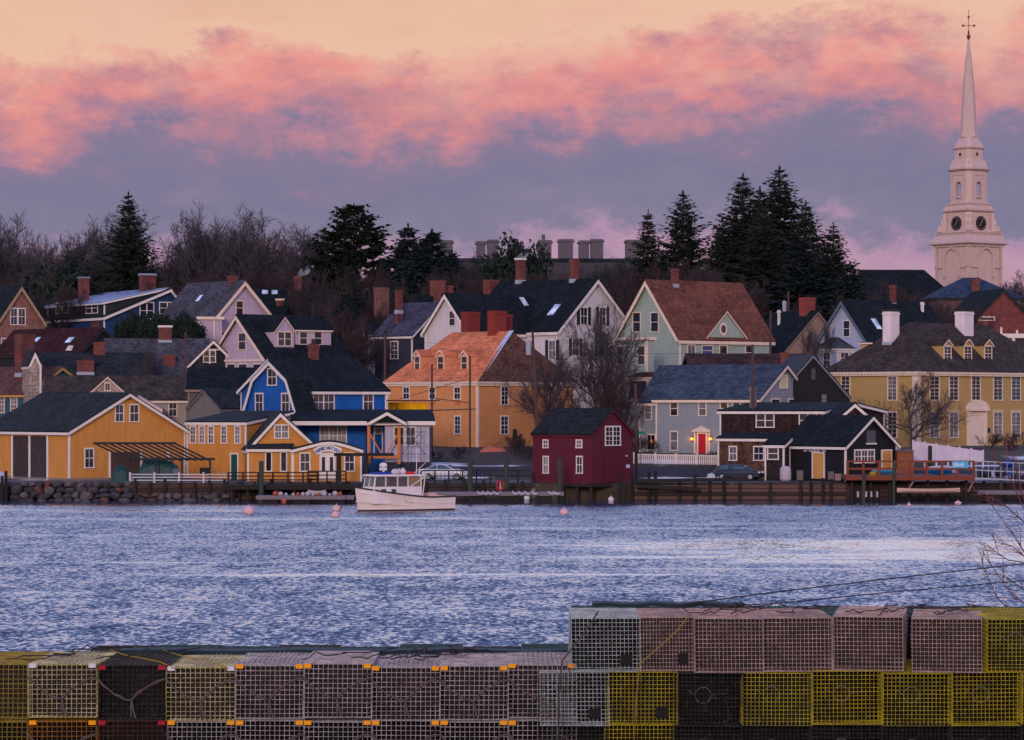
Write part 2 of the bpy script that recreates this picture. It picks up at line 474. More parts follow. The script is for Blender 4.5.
    def skylight(s, side, x0, y0, x1, y1):
        p0, n = s.roof_plane(side); n = n.normalized()
        c = s.hit((x0+x1)/2, (y0+y1)/2, p0, n)
        e = Vector((0, 1, 0)) if side == 'L' else Vector((1, 0, 0)); up = n.cross(e).normalized()
        if up.z < 0: up = -up
        top = s.hit((x0+x1)/2, y0, p0, n); bot = s.hit((x0+x1)/2, y1, p0, n)
        hh = abs((top-bot).dot(up))/2; ww = (x1-x0)/F*s.D*.42
        mb = MB()
        for w, h, n0, n1, mi in ((ww, hh, .0, .1, 0), (ww*.85, hh*.88, .1, .115, 1)):
            lo = [c+e*i*w+up*j*h+n*n0 for i, j in ((-1, -1), (1, -1), (1, 1), (-1, 1))]; hi = [p+n*(n1-n0) for p in lo]
            mb.prism(lo, hi, mi)
        return s.put(mb, 'skylight', [M('flat', (70, 75, 85)), G_SKY], s.roof)
    def dormer(s, side, x0, x1, yb, yt, peak=None, wall=None, roof=None, trim=None, wins=(), shed=False, arched=False, extra=0.0, wkw=None):
        """a dormer on the visible slope: front wall x0..x1, yb..yt (px) with its gable peak row"""
        p0, n = s.roof_plane(side); xm = (x0+x1)/2
        h = s.hit(xm, yb, p0, n)
        off = h.y if side == 'R' else h.x
        o, e, nn = s.plane(side, off)
        a, b, z0, z1 = s.rect(side, x0, yt, x1, yb, off)
        zp = s.hit(xm, peak, o, nn).z if peak is not None else z1
        slope = (-n.y if side == 'R' else -n.x)/n.z
        ln = (zp-z0)/max(.2, slope)+.4+extra
        q = (lambda p, t: (p[0], off+t, p[1])) if side == 'R' else (lambda p, t: (off+t, p[0], p[1]))
        m = (a+b)/2
        if peak is None or shed: top = [(a, z1), (b, z1)]
        elif arched: top = [(a+(b-a)*i/8, z1+(zp-z1)*math.sin(math.pi*i/8)) for i in range(9)]
        else: top = [(a, z1), (m, zp), (b, z1)]
        mb = MB(); pg = [(a, z0-.6)]+top+[(b, z0-.6)]
        mb.prism([q(p, 0) for p in pg], [q(p, ln) for p in pg])
        d = s.put(mb, 'dormer', wall)
        if roof is not None:
            mb = MB(); oh = .16; P = [Vector(t) for t in top]
            P[0] = P[0]+(P[0]-P[1]).normalized()*oh; P[-1] = P[-1]+(P[-1]-P[-2]).normalized()*oh
            for i in range(len(P)-1):
                mb.hexa([q((P[i+jj][0], P[i+jj][1]+zz), t) for zz in (.005, .11) for jj, t in ((0, -.18), (1, -.18), (1, ln), (0, ln))], 0)
                mb.hexa([q((P[i+jj][0], P[i+jj][1]+zz), t) for zz in (-.13, .03) for jj, t in ((0, -.22), (1, -.22), (1, -.12), (0, -.12))], 1)
            s.put(mb, 'dormer_roof', [roof, trim or WHITE], d)
        for w in wins:
            s.window(side, *w, off=off, parent=d, frame=trim, **(wkw or {'cols': 1, 'rows': 1, 'cas': .08}))
        return d

def house(name, label, cat, px, D, group=None):
    x = wx(px, D)
    return empty(name, (x, D, T(D)), label, cat, group)
# ------------------------------------------------------------------ materials of the town
YEL = M('board', (200, 138, 70), age=.74); YELC = M('clap', (200, 138, 70), age=.74); MUST = M('clap', (176, 146, 96), pitch=.2, age=.9)
ROOFD = M('roof', (40, 45, 50)); ROOFN = M('roof', (24, 32, 38)); ROOFG = M('roof', (62, 74, 90)); ROOFB = M('roof', (94, 66, 60)); ROOFBD = M('roof', (64, 56, 54))
ROOFM = M('roof', (54, 28, 32)); ROOFS = M('roof', (70, 70, 80)); ROOFW = M('roof', (106, 68, 58), var=.3)
LAV = M('clap', (182, 164, 190)); BLUE = M('clap', (22, 90, 178), age=.62, pitch=.3); GREENC = M('clap', (150, 168, 164)); GREYB = M('clap', (138, 144, 160))
WH = M('clap', (206, 200, 210)); BEIGE = M('clap', (160, 146, 140)); TEAL = M('clap', (44, 84, 104)); NAVY = M('clap', (30, 58, 100)); NAVYD = M('clap', (42, 44, 58))
REDB = M('clap', (88, 26, 46), pitch=.22); BLACKB = M('board', (22, 22, 32)); SHING = M('shingle', (50, 38, 40)); SHINGT = M('shingle', (84, 60, 52))
ORG = M('clap', (208, 142, 92), pitch=.2); TAN = M('clap', (160, 134, 118)); LBLUE = M('clap', (166, 174, 204))
DKG = M('flat', (36, 40, 46)); ORROOF = M('roof', (206, 124, 88), var=.18)
TIMBER = M('wood', (196, 120, 66)); DARKW = M('wood', (44, 38, 38)); GREYW = M('wood', (108, 100, 104)); GREENW = M('wood', (54, 66, 58))

# yellow boathouse -------------------------------------------------
r = house('boathouse', 'long yellow boathouse with dark roof and wide dark sliding doors above the stone bank', 'boathouse', 69, 276)
b = Blk(r, 69, 276, 40, L=-14, Rr=185)
b.gable('v', 431, 394, wall=YEL, roof=ROOFD, trim=WHITE, oe=.35, orr=.4)
for q in ((114.5, 404, 124, 422), (129, 404, 139, 422), (84, 448, 94, 468)): b.window('R', *q, cols=2, rows=1)
dd = b.panel('L', 13, 436, 47.5, 481, M('wood', (58, 50, 54)), 'sliding_door', n1=.05)
mb = MB()
for q in ((12, 13.5), (29.3, 31), (47.3, 49)):
    s0, s1, z0, z1 = b.rect('L', q[0], 435, q[1], 481); b.wbox(mb, 'L', 0, s0, s1, z0, z1, .05, .1)
b.put(mb, 'door_frame', WHITE, dd)
s0, s1, z0, z1 = b.rect('L', 13.5, 437, 47, 480); mb = MB(); rg = random.Random(4)
for i in range(26):
    t = rg.uniform(s0, s1); k = rg.uniform(z0, z1-.8); cx = (s0+s1)/2
    p = Vector((-.07, t, k)); d = Vector((0, (cx-t)*.35, 1.0))
    e = p+d*rg.uniform(.4, 1.0); e.z = min(e.z, z1-.05); mb.bar(p, e, .05, .02)
b.put(mb, 'door_brace', M('wood', (110, 92, 90)), dd)
b.panel('R', 110, 452, 140, 483, M('wood', (84, 64, 58)), 'cargo_door', n1=.03)
mb = MB()
for q in ((108.6, 110.2), (140, 141.6), (167, 169)):
    s0, s1, z0, z1 = b.rect('R', q[0], 450, q[1], 482); b.wbox(mb, 'R', 0, s0, s1, z0, z1, .0, .1)
b.put(mb, 'door_post', WHITE)
b.panel('R', 173, 465, 176.5, 469, M('metal', (90, 100, 120)), 'meter_box', n1=.15)
mb = MB(); mb.box(-.1, b.U+.1, -.1, b.V+.1, r.location.z-1, r.location.z+.25); b.put(mb, 'foundation', M('stone', (120, 108, 108)))

# pergola beside it
p0 = W(93, 443.5, 272.8); p1 = W(176, 443, 271.6); D2 = 270.9
rt = empty('pergola', (wx(155, 271), 271, 1.5), 'black slatted pergola with sloping rafters over the dark green tarps', 'pergola')
o_ = tuple(rt.location)
mb = MB(); mb.bar(W(93, 443.2, 273.8), W(176, 443.2, 274.2), .14, .2); mb.bar(W(128, 459.2, 271.2), W(215, 459.0, 271.2), .14, .2); mb.build('beam', DKG, rt, o_)
mb = MB()
for i in range(12):
    t = i/11; a = W(94+t*80, 443, 274); c = W(128+t*80, 459.6, 271); mb.bar(a, c+(c-a)*.05, .1, .14)
mb.build('rafter', DKG, rt, o_)
for px in (130, 156, 182, 210):
    mb = MB(); mb.bar(W(px, 459.6, 271.2), (wx(px, 271.2), 271.2, 1.3), .16); mb.build('post', DKG, rt, o_)

# tarps
def lumpy(x0, x1, D, dep, z0, ztop, seed):
    rg = random.Random(seed); mb = MB(); n, m = 14, 6; g = {}
    for i in range(n+1):
        for j in range(m+1):
            s, t = i/n, j/m; e = min(1, 5*min(s, 1-s))*min(1, 3.2*min(t, 1-t)) if 0 < t < 1 and 0 < s < 1 else 0
            h = (math.sin(math.pi*s)*.25+.7+rg.uniform(-.08, .08))*e**.5
            g[i, j] = (wx(x0, D)+(wx(x1, D)-wx(x0, D))*s, D+dep*t, z0+(ztop-z0)*h)
    for i in range(n):
        for j in range(m): mb.poly([g[i, j], g[i+1, j], g[i+1, j+1], g[i, j+1]])
    return mb
TARPG = M('flat', (14, 62, 66), rough=.5)
for (x0, x1, yt, lab) in ((111, 129, 467, 'dark green tarpaulin over a low heap beside the cargo door of the boathouse'), (133, 181, 460, 'broad dark green tarpaulin over a boat under the pergola')):
    single(lumpy(x0, x1, 272, 1.8, 1.5, wz(yt-2, 272), x0), 'tarpaulin', TARPG, lab, 'tarpaulin', (wx((x0+x1)/2, 272), 272, 1.5), 'green tarpaulins by the boathouse', smooth=True)

# yellow restaurant-like office ------------------------------------
r = house('waterfront_office', 'yellow waterfront office with white trim, small gable and arched sign over its doors', 'building', 246, 280)
b = Blk(r, 246, 281, 60, L=187, Rr=292)
z0_ = b.z(422.6); b.prof('v', [(0, z0_), (b.U, b.z(412.5, b.U, 0))], wall=YELC, roof=ROOFD, trim=WHITE, oe=.15, orr=.15)
for x in (190, 199, 208, 221, 234.5): b.window('L', x, 425.5, x+6.4, 443.5, cols=2, rows=2, pane=G_CURT)
b.door('L', 230.5, 453, 238.8, 483, M('paint', (20, 74, 72)))
b2 = Blk(r, 247.5, 277.5, 10, Rr=310, V=7)
U = b2.U; b2.prof('v', [(0, b2.z(449)), (U*.52, b2.z(413.6, U*.52, 0)), (U, b2.z(441, U, 0))], wall=YELC, roof=ROOFD, trim=WHITE, oe=.25, orr=.35, corner=False)
b2.window('R', 274, 424.5, 289, 438.5, units=2, cols=2, rows=1, sash=True)
b3 = Blk(r, 247.5, 275.4, 4, Rr=292.5, V=3.5)
b3.prof('u', [(0, b3.z(449)), (b3.V, b3.z(443.5, 0, b3.V))], wall=YELC, roof=ROOFD, trim=WHITE, oe=.3, orr=.1)
for x in (265, 280): b3.window('R', x, 451.5, x+7.3, 471.5, cols=1, rows=1, sash=False)
b4 = Blk(r, 292.5, 274.3, 4, Rr=361.5, V=4.6)
U = b4.U; zz = b4.z(450); zt = b4.z(442.2)
b4.prof('v', [(0, zz), (U*.28, zz+(zt-zz)*.62), (U*.42, zz+(zt-zz)*.93), (U*.53, zt), (U*.64, zz+(zt-zz)*.93), (U*.78, zz+(zt-zz)*.62), (U, zz)], wall=YELC, roof=ROOFD, trim=WHITE, oe=.15, orr=.3)
b4.window('R', 299.5, 452.5, 310.5, 471.5, cols=2, rows=1); b4.window('R', 344, 452.5, 355, 471.5, cols=2, rows=1)
b4.door('R', 319.5, 453, 327.4, 480, WHITE, lights=True); b4.door('R', 327.4, 453, 335.5, 480, WHITE, lights=True)
# arched sign
a0, a1, zb_, zt_ = b4.rect('R', 313, 444.5, 342.5, 453)
cx = (a0+a1)/2; w = (a1-a0)/2; rise = (zt_-zb_)*.62; Rr_ = (w*w+rise*rise)/(2*rise); zc = zt_-Rr_; th0 = math.asin(min(.98, w/Rr_))
mb = MB(); n = 18; bw = .62
for i in range(n):
    q = []
    for rr in (Rr_-bw, Rr_):
        for k in (0, 1):
            t = -th0+2*th0*(i+k)/n; q.append((cx+rr*math.sin(t), zc+rr*math.cos(t)))
    pts = [q[0], q[1], q[3], q[2]]
    mb.prism([(x, -.20, z) for x, z in pts], [(x, -.12, z) for x, z in pts])
sg = b4.put(mb, 'sign_board', M('paint', (214, 214, 228)))
def letters(text, fn, size, ext=.01):
    """glyph outlines as real mesh, each placed by fn(index) -> Matrix"""
    mb = MB()
    for i, ch in enumerate(text):
        if ch == ' ': continue
        cu = bpy.data.curves.new('glyph', 'FONT'); cu.body = ch; cu.size = size; cu.align_x = 'CENTER'; cu.extrude = ext; cu.resolution_u = 2
        ob = bpy.data.objects.new('glyph', cu); me = ob.to_mesh(); Mx = fn(i); k = len(mb.v)
        mb.v += [tuple(Mx @ v.co) for v in me.vertices]
        for p in me.polygons: mb.f.append(tuple(k+j for j in p.vertices)); mb.m.append(0)
        ob.to_mesh_clear(); bpy.data.objects.remove(ob); bpy.data.curves.remove(cu)
    return mb
TXT = 'EASTWARD YACHT SALES'
def fn(i):
    t = -th0*.9+2*th0*.9*i/(len(TXT)-1)
    rr = Rr_-bw*.78
    return Matrix.Translation((cx+rr*math.sin(t), -.215, zc+rr*math.cos(t))) @ Matrix.Rotation(t, 4, 'Y') @ Matrix.Rotation(R(90), 4, 'X')
b4.put(letters(TXT, fn, .46), 'lettering', M('flat', (44, 56, 110)), sg)

# blue house ---------------------------------------------------------
r = house('blue_house', 'bright blue house with barn-shaped front gable, long dark roof and unfinished porch', 'house', 301, 291)
b = Blk(r, 301, 291, 38, L=241, Rr=386)
b.gable('u', 390, 359.5, wall=BLUE, roof=ROOFN, trim=WHITE, oe=.35, orr=.35, tw=.24)
b.window('R', 312.4, 392.5, 334.4, 411.5, units=2, cols=2, rows=1); b.window('R', 362.6, 392, 373.4, 411, cols=2, rows=1)
V = b.V; off = -1.5
zr = b.z(362, off, V/2); ze = b.z(420, off, 0); zk = b.z(380, off, V*.2)
va, vb = b.rect('L', 242.5, 380, 300.5, 400, off)[:2]; w_ = vb-va
pr = [(va, ze), (va+w_*.2, zk), (va+w_*.5, zr), (va+w_*.8, zk), (vb, ze)]
b2 = Blk(r, 301, 291, 38, L=241, Rr=386)
b2.prof('u', pr, t0=off, t1=.3, wall=BLUE, roof=ROOFN, trim=WHITE, oe=.1, orr=.3, tw=.3, corner=False)
for q in ((267.6, 368, 277, 385.5), (255.4, 393, 263.6, 411.5), (281.6, 393, 290, 411.5)): b2.window('L', *q, off=off, cols=2, rows=1)
b.chimney(308, 319, 344, 357, v=V/2, pots=2)
# porch roof and lower storey
b3 = Blk(r, 291, 284.5, 4, Rr=434, V=5.4)
b3.prof('u', [(0, b3.z(421)), (b3.V, b3.z(411.5, 0, b3.V))], roof=ROOFN, trim=WHITE, oe=.25, orr=.1, tw=.36, corner=False)
b4_ = Blk(r, 300, 287.6, 4, Rr=366, V=3)
mb = MB(); mb.box(0, b4_.U, 0, 3, .8, b4_.z(420)); b4_.put(mb, 'lower_wall', BLUE)
b4_.window('R', 319.5, 425, 347, 446, units=3, cols=2, rows=1)
b5 = Blk(r, 366, 288.6, 4, Rr=386, V=3)
mb = MB(); mb.box(0, b5.U, 0, 2, .8, b5.z(420)); b5.put(mb, 'lower_wall', BLUE)
b5.door('R', 373.5, 427, 383, 456, M('paint', (16, 84, 176), age=.8)); b5.window('R', 374.5, 427.2, 381.5, 434, cols=1, rows=1, off=-.12, sash=False)
b6 = Blk(r, 385, 285.4, 4, Rr=431, V=4)
mb = MB(); mb.box(0, b6.U, 0, 3, .8, b6.z(421)); b6.put(mb, 'porch_wall', M('board', (176, 172, 196)))
b6.window('R', 393.5, 426.5, 404.5, 445.5, cols=2, rows=1); b6.window('R', 405.2, 426.5, 416, 445.5, cols=2, rows=1)
mb = MB(); mb.box(-.05, b6.U+.05, -.08, 3, .8, b6.z(462)); b6.put(mb, 'foundation', M('flat', (40, 46, 58)))
# small porch pediment
b7 = Blk(r, 369.5, 284.2, 4, Rr=404.5, V=4)
b7.gable('v', 422, 412.4, wall=ROOFN, roof=ROOFN, trim=WHITE, oe=.2, orr=.2, zb=b7.z(422.4), corner=False, tw=.25)
mb = MB()
for px in (368.8, 399):
    mb.bar(W(px, 426, 284.4), W(px, 464, 284.4), .3)
mb.bar(W(368, 456.5, 284.3), W(400.5, 456.5, 284.3), .25, .35)
mb.bar(W(383, 456, 284.35), W(370, 434, 284.35), .13); mb.bar(W(386, 455, 284.35), W(398, 434, 284.35), .13)
o = mb.build('porch_post', TIMBER, r, tuple(r.location))
mb = MB(); mb.bar(W(408, 427, 284.1), W(408, 466, 284.1), .07); mb.bar(W(421, 427, 284.1), W(421, 466, 284.1), .07); mb.bar(W(430.5, 427, 284.1), W(430.5, 466, 284.1), .2)
for y in (432, 443, 454): mb.bar(W(402, y, 284.1), W(426, y, 284.1), .06)
mb.bar(W(402, 454, 284.08), W(421, 432, 284.08), .05); mb.bar(W(408, 432, 284.08), W(425, 454, 284.08), .05)
mb.build('scaffold_frame', M('metal', (60, 66, 84), metal=.3), r, tuple(r.location))

# lavender house in front -------------------------------------------
r = house('lavender_house', 'lavender gabled house with a gabled dormer and dark roof behind the blue house', 'house', 267, 345)
b = Blk(r, 267, 345, 40, L=212, Rr=349)
b.gable('u', 358, 315.8, wall=LAV, roof=ROOFN, trim=CREAM, oe=.4, orr=.5, tw=.34)
for q in ((238.4, 332.5, 246.4, 350), (226.8, 363.5, 235.6, 378), (238.6, 363.5, 247.6, 378), (253, 363.5, 262.5, 378)): b.window('L', *q, cols=1, rows=1, frame=CREAM)
mb = MB(); s0, s1, z0, z1 = b.rect('L', 214, 359.6, 266, 361.6); b.wbox(mb, 'L', 0, 0, b.V, z0, z1, .0, .12); b.put(mb, 'band_board', CREAM)
b.dormer('R', 294.5, 331, 345, 330.5, wall=LAV, roof=ROOFN, trim=CREAM, wins=[(299.2, 331.5, 307.4, 344.5), (313.6, 331.5, 322, 344.5)], extra=1.5)
b.dormer('R', 274.5, 294, 347.5, 331, peak=317.2, wall=LAV, roof=ROOFN, trim=CREAM, wins=[(277.4, 331.5, 291.5, 346)], wkw={'cols': 1, 'rows': 1, 'units': 2, 'cas': .1})

# lavender house up the slope ----------------------------------------
r = house('lavender_house', 'pale lavender house with a broad cream gable and single attic window high on the slope', 'house', 213, 380)
b = Blk(r, 213, 380, 38, L=160, Rr=273)
b.gable('v', 318, 281.8, wall=LAV, roof=ROOFS, trim=CREAM, oe=.4, orr=.5, tw=.36)
b.window('R', 235.6, 300.5, 243.4, 315, cols=1, rows=1, frame=CREAM); b.window('R', 219.4, 331.5, 226.8, 341, cols=1, rows=1, frame=CREAM)
b.skylight('L', 195, 295.4, 204, 302)
b.chimney(227.5, 237, 275.6, 281, u=b.U/2)
b2 = Blk(r, 199, 377, 6, Rr=222, V=3)
mb = MB(); mb.box(0, b2.U, 0, 3, b2.z0-1, b2.z(319)); b2.put(mb, 'porch_wall', LAV)
mb = MB(); mb.box(-.3, b2.U+.3, -.3, 3, b2.z(319.5), b2.z(316.6)); mb.box(b2.U*.62, b2.U*.62+.2, -.1, .1, b2.z0-1, b2.z(319.5)); b2.put(mb, 'porch_trim', CREAM)

# dark roofed house behind it
r = house('dark_roofed_house', 'low house with two skylights in its dark roof beside the upper lavender gable', 'house', 262, 392)
b = Blk(r, 250, 392, 4, Rr=285, V=9); b.gable('u', 318, 290, wall=NAVYD, roof=ROOFN, trim=DKG)
b.skylight('R', 261, 290.4, 269, 294.6); b.skylight('R', 270.6, 290.6, 278.6, 294.8)
b.chimney(276, 284, 300.5, 314, v=2.0, cap=CREAM)
r = house('dark_roofed_house', 'long dark roofed house with a smoking red chimney in front of the bare woods', 'house', 300, 404)
b = Blk(r, 272, 404, 4, Rr=333, V=9); b.gable('u', 316, 290.5, wall=NAVYD, roof=ROOFN, trim=DKG)
b.chimney(294, 301.5, 276, 291, v=4.5)

# navy blue house ------------------------------------------------------
r = house('navy_house', 'navy blue house with a pale metal dormer roof and two brick chimneys', 'house', 104, 395)
b = Blk(r, 104, 395, 32, L=44, Rr=186)
U, V = b.U, b.V
b.prof('v', [(0, b.z(317)), (U*.8, b.z(289.5, U*.8, 0)), (U, b.z(310, U, 0))], wall=NAVY, roof=ROOFD, trim=WHITE, oe=.3, orr=.5, tw=.3)
for q in ((139.5, 302, 154, 319), (159, 302, 175.5, 314)): b.window('R', *q, units=2, cols=1, rows=1)
b2 = Blk(r, 104, 395, 32, L=44, Rr=186)
b2.prof('v', [(U*.04, b.z(302.3)), (U*.78, b.z(289, U*.78, 0))], t0=1.0, t1=V-.2, wall=NAVYD, roof=M('metal', (150, 168, 196), metal=.4, rough=.5), trim=WHITE, oe=.4, orr=.4, tw=.16, zb=b.z(319))
for q in ((56, 302.5, 69, 313.5), (86, 302.5, 98, 313.5)): b2.window('L', *q, off=U*.04, units=2, cols=1, rows=1)
b.chimney(78, 89.4, 278.5, 296, u=U*.2, cap=M('metal', (120, 130, 150), metal=.3)); b.chimney(139, 156, 275.5, 288.5, u=U*.72, cap=M('metal', (150, 160, 185), metal=.3))
b.panel('L', 42, 317.5, 55, 330, BRICKM, 'brick_wall', n1=.1); b.panel('L', 92, 317.5, 99.5, 330, BRICKM, 'brick_wall', n1=.1)

# brick house far left
r = house('brick_house', 'weathered brick house with steep gable and paired attic windows at the top left of town', 'house', -3, 385)
b = Blk(r, -3, 385, 35, L=-62, Rr=44)
b.gable('v', 322, 287, wall=M('brick', (136, 92, 82)), roof=ROOFN, trim=TAN, oe=.35, orr=.4, tw=.3)
b.window('R', 10, 308, 17.6, 325, cols=2, rows=1); b.window('R', 17.8, 308, 25.6, 325, cols=2, rows=1); b.window('R', 1, 338, 9, 352, cols=1, rows=1)

# maroon-roofed house with skylights
r = house('maroon_roofed_house', 'house with a wide maroon roof, two small blue skylights and a dark gable', 'house', 80, 366)
b = Blk(r, 80, 366, 45, L=-6, Rr=124)
b.gable('v', 353, 328.8, wall=M('clap', (34, 34, 46)), roof=ROOFM, trim=DKG)
b.skylight('L', 64, 337.6, 76, 343.4); b.skylight('L', 33, 337.6, 42, 342.4)
mb = MB()
h = b.hit(69, 350.5, *b.roof_plane('L'))
mb.prism([(h.x-.1, h.y-.6, h.z), (h.x-.1, h.y+.6, h.z), (h.x-.1, h.y, h.z+.62)], [(h.x+1.2, h.y-.6, h.z), (h.x+1.2, h.y+.6, h.z), (h.x+1.2, h.y, h.z+.62)])
b.put(mb, 'roof_vent', WHITE, b.roof)

# long dark roof house with brick arch chimneys
r = house('dark_roofed_house', 'wide low house with plain dark roof and a stout brick chimney below the maroon roof', 'house', 60, 348)
b = Blk(r, 22, 348, 5, Rr=150, V=11); b.gable('u', 382, 354, wall=NAVYD, roof=ROOFD, trim=DKG)
b.chimney(77, 94.5, 360.5, 373, v=1.8, pots=3, flash=True); b.chimney(93.5, 105.5, 342, 354, v=5.5, arch=True)

# grey roofed house with truss gable
r = house('grey_roofed_house', 'house with plain grey roof, a snowy-based brick chimney and white framed porch gable', 'house', 150, 356)
b = Blk(r, 104, 356, 5, Rr=206, V=10); b.gable('u', 376, 340, wall=NAVYD, roof=ROOFS, trim=DKG)
b.chimney(158.5, 172, 327.5, 341, v=5, flash=True, cap=WHITE); b.chimney(163, 176, 355, 370, v=1.6, arch=True)
b2 = Blk(r, 188, 351, 6, Rr=239, V=7)
b2.gable('v', 366, 341, wall=M('flat', (24, 26, 40)), roof=ROOFS, trim=WHITE, oe=.3, orr=.4, tw=.22, corner=False)
b2.window('R', 203, 350, 216, 362.5, units=2, cols=1, rows=1)
mb = MB(); s0, s1, z0, z1 = b2.rect('R', 209, 343, 210.4, 364); b2.wbox(mb, 'R', 0, s0, s1, z0, z1-.4, .0, .12); s0, s1, z0, z1 = b2.rect('R', 203, 349, 222, 350.2); b2.wbox(mb, 'R', 0, s0, s1, z0, z1, .0, .1); b2.put(mb, 'porch_truss', WHITE)

# teal house with brown roof
r = house('teal_house', 'teal clapboard house with brown roof and a tall old brick chimney at the left edge', 'house', 25, 335)
b = Blk(r, 25, 335, 52, L=-45, Rr=96)
b.gable('v', 394, 368, wall=TEAL, roof=ROOFB, trim=M('paint', (176, 136, 76)), oe=.3, orr=.3)
for q in ((-2, 395.5, 5, 413), (10.6, 395.5, 17.6, 413)): b.window('L', *q, cols=2, rows=2, pane=G_CURT, frame=CREAM)
b.chimney(15, 34.5, 334, 358, u=b.U/2-.4, mat=BRICKD); b.chimney(15.5, 29.6, 352, 374, u=b.U/2-2.5, mat=BRICKM, flash=True)
b2 = Blk(r, 29, 332, 20, Rr=41, V=4)
b2.gable('v', 366, 353, wall=M('shingle', (150, 136, 130)), roof=ROOFD, trim=WHITE, oe=.1, orr=.15, corner=False)
mb = MB(); mb.tube([W(40.6, 364, 331.5), W(40.6, 402, 331.5)], .12, 8); o = mb.build('downspout', WHITE, r, tuple(r.location))

# beige house
r = house('beige_house', 'beige clapboard house with brown roof and a small square-windowed cross gable behind the boathouse', 'house', 100, 325)
b = Blk(r, 44, 325, 4, Rr=189.5, V=9); b.gable('u', 399.5, 377, wall=BEIGE, roof=ROOFBD, trim=CREAM, oe=.35, orr=.3)
b.dormer('R', 90.5, 125, 394, 392.5, peak=377.2, wall=M('shingle', (146, 130, 132)), roof=ROOFBD, trim=CREAM, wins=[(104.4, 382.6, 110.8, 391)], wkw={'cols': 2, 'rows': 1, 'sash': False, 'cas': .1}, extra=2)
b.window('R', 168.3, 401, 177.4, 416.5, cols=2, rows=1, frame=CREAM)
b2 = Blk(r, 140, 321, 4, Rr=160, V=3)
b2.prof('v', [(0, b2.z(398)), (b2.U, b2.z(409, b2.U, 0))], wall=BEIGE, roof=M('clap', (170, 160, 160)), trim=CREAM, corner=False)

# two dark sheds between beige and blue houses
r = house('dark_roofed_shed', 'low dark roofed building wedged left of the blue house gable', 'shed', 220, 318)
b = Blk(r, 188, 318, 3, Rr=251, V=8); b.gable('u', 388.5, 369, wall=M('clap', (92, 84, 88)), roof=ROOFN, trim=M('paint', (130, 112, 108)))
r = house('grey_shed', 'small grey gabled shed with a dark roof directly above the yellow office', 'shed', 215, 302)
b = Blk(r, 221, 302, 42, L=187, Rr=262); b.gable('u', 409, 390, wall=M('clap', (112, 108, 108)), roof=ROOFD, trim=M('paint', (96, 92, 94)), oe=.1, orr=.1)

# orange house under construction ----------------------------------
r = house('orange_house', 'large orange hipped house with new orange roof sheathing, three dormers and red brick chimneys', 'house', 477.5, 318)
b = Blk(r, 477.5, 318, 47, L=387, Rr=574)
b.hip('v', 381.5, 331, 2.25, 2.4, ORG, [ORROOF, ROOFB], CREAM)
for x in (403, 425.5, 448.5): pass
for x0, x1 in ((403, 410), (429, 436), (454, 461)): b.window('L', x0, 386.5, x1, 399.5, cols=2, rows=1); b.panel('L', x0+.8, 399.5, x1-.8, 404.5, M('flat', (196, 110, 66)), 'window_board')
for x0, x1 in ((454.4, 461.2),): b.window('L', x0, 415.5, x1, 434, cols=2, rows=2)
for x0, x1 in ((500.6, 508.4), (548, 555)): b.window('R', x0, 386, x1, 405, cols=2, rows=2); b.window('R', x0-.4, 415.6, x1, 434.4, cols=2, rows=2)
b.panel('R', 513, 429, 516, 447, DARKW, 'plank_door', n1=.08)
for x0, x1 in ((414, 420.8), (437, 444.6), (460.8, 468.2)):
    b.dormer('L', x0, x1, 370.5, 355.5, peak=350.5, wall=M('flat', (214, 150, 116)), roof=ORROOF, trim=CREAM, arched=(x0 == 437), wins=[(x0+.6, 356, x1-.6, 370)], extra=2.0)
b.chimney(487.5, 506.5, 311, 341, u=b.U/2+.2, v=None, mat=M('flat', (128, 48, 44)), flash=True, dep=.6)
b.chimney(461, 480, 312, 330, u=b.U/2+2.8, mat=M('flat', (118, 44, 42)), dep=.6); b.chimney(505.5, 512.5, 314.5, 333, u=b.U/2+3.6, mat=M('flat', (118, 44, 42)))
mb = MB(); a = Vector((0, 0, b.ze+.03)); c = Vector((*b.r0, b.zr+.03)); mb.bar(a, c, .55, .06); b.put(mb, 'hip_flashing', M('flat', (176, 186, 214)), b.roof)
mb = MB()
for px, y0 in ((432, 364), (470, 356)): mb.tube([W(px, y0, 304), W(px, 455, 304)], .11, 6)
for (x0, x1, y) in ((386, 440, 400.5), (412, 476, 411)): mb.bar(W(x0, y, 304.2), W(x1, y-(2 if y > 405 else 0), 304.2), .5, .12)
mb.tube([W(432, 398, 304), W(470, 403, 304)], .04, 4); mb.tube([W(400, 399, 304), W(470, 378, 304)], .03, 4)
single(mb, 'scaffold', M('wood', (72, 60, 60)), 'timber pole scaffold with plank stages in front of the orange house', 'scaffold', (wx(450, 304), 304, T(304)))
mb = MB(); q = [W(388, 403, 304.6), W(428, 403, 304.6), W(428, 415, 304.3), W(388, 415, 304.3)]
n = 16
for i in range(n):
    t0, t1 = i/n, (i+1)/n; w_ = lambda t: Vector((0, .10*math.sin(t*40), 0))
    mb.poly([q[0].lerp(q[1], t0)+w_(t0), q[0].lerp(q[1], t1)+w_(t1), q[3].lerp(q[2], t1)+w_(t1), q[3].lerp(q[2], t0)+w_(t0)])
mb.bar(q[0], q[1], .1); mb.bar(q[3], q[2], .1)
single(mb, 'yellow_tarpaulin', M('flat', (222, 164, 8)), 'bright yellow tarpaulin sheet hung below the scaffold planks', 'tarpaulin', (wx(408, 304.6), 304.6, wz(415, 304.6)))
single(lumpy(479, 508, 306, 2.5, T(306), T(306)+.62, 9), 'orange_tarpaulin', M('flat', (190, 106, 84)), 'orange tarpaulin over a low mound on the ground by the orange house', 'tarpaulin', (wx(493, 306), 306, T(306)))

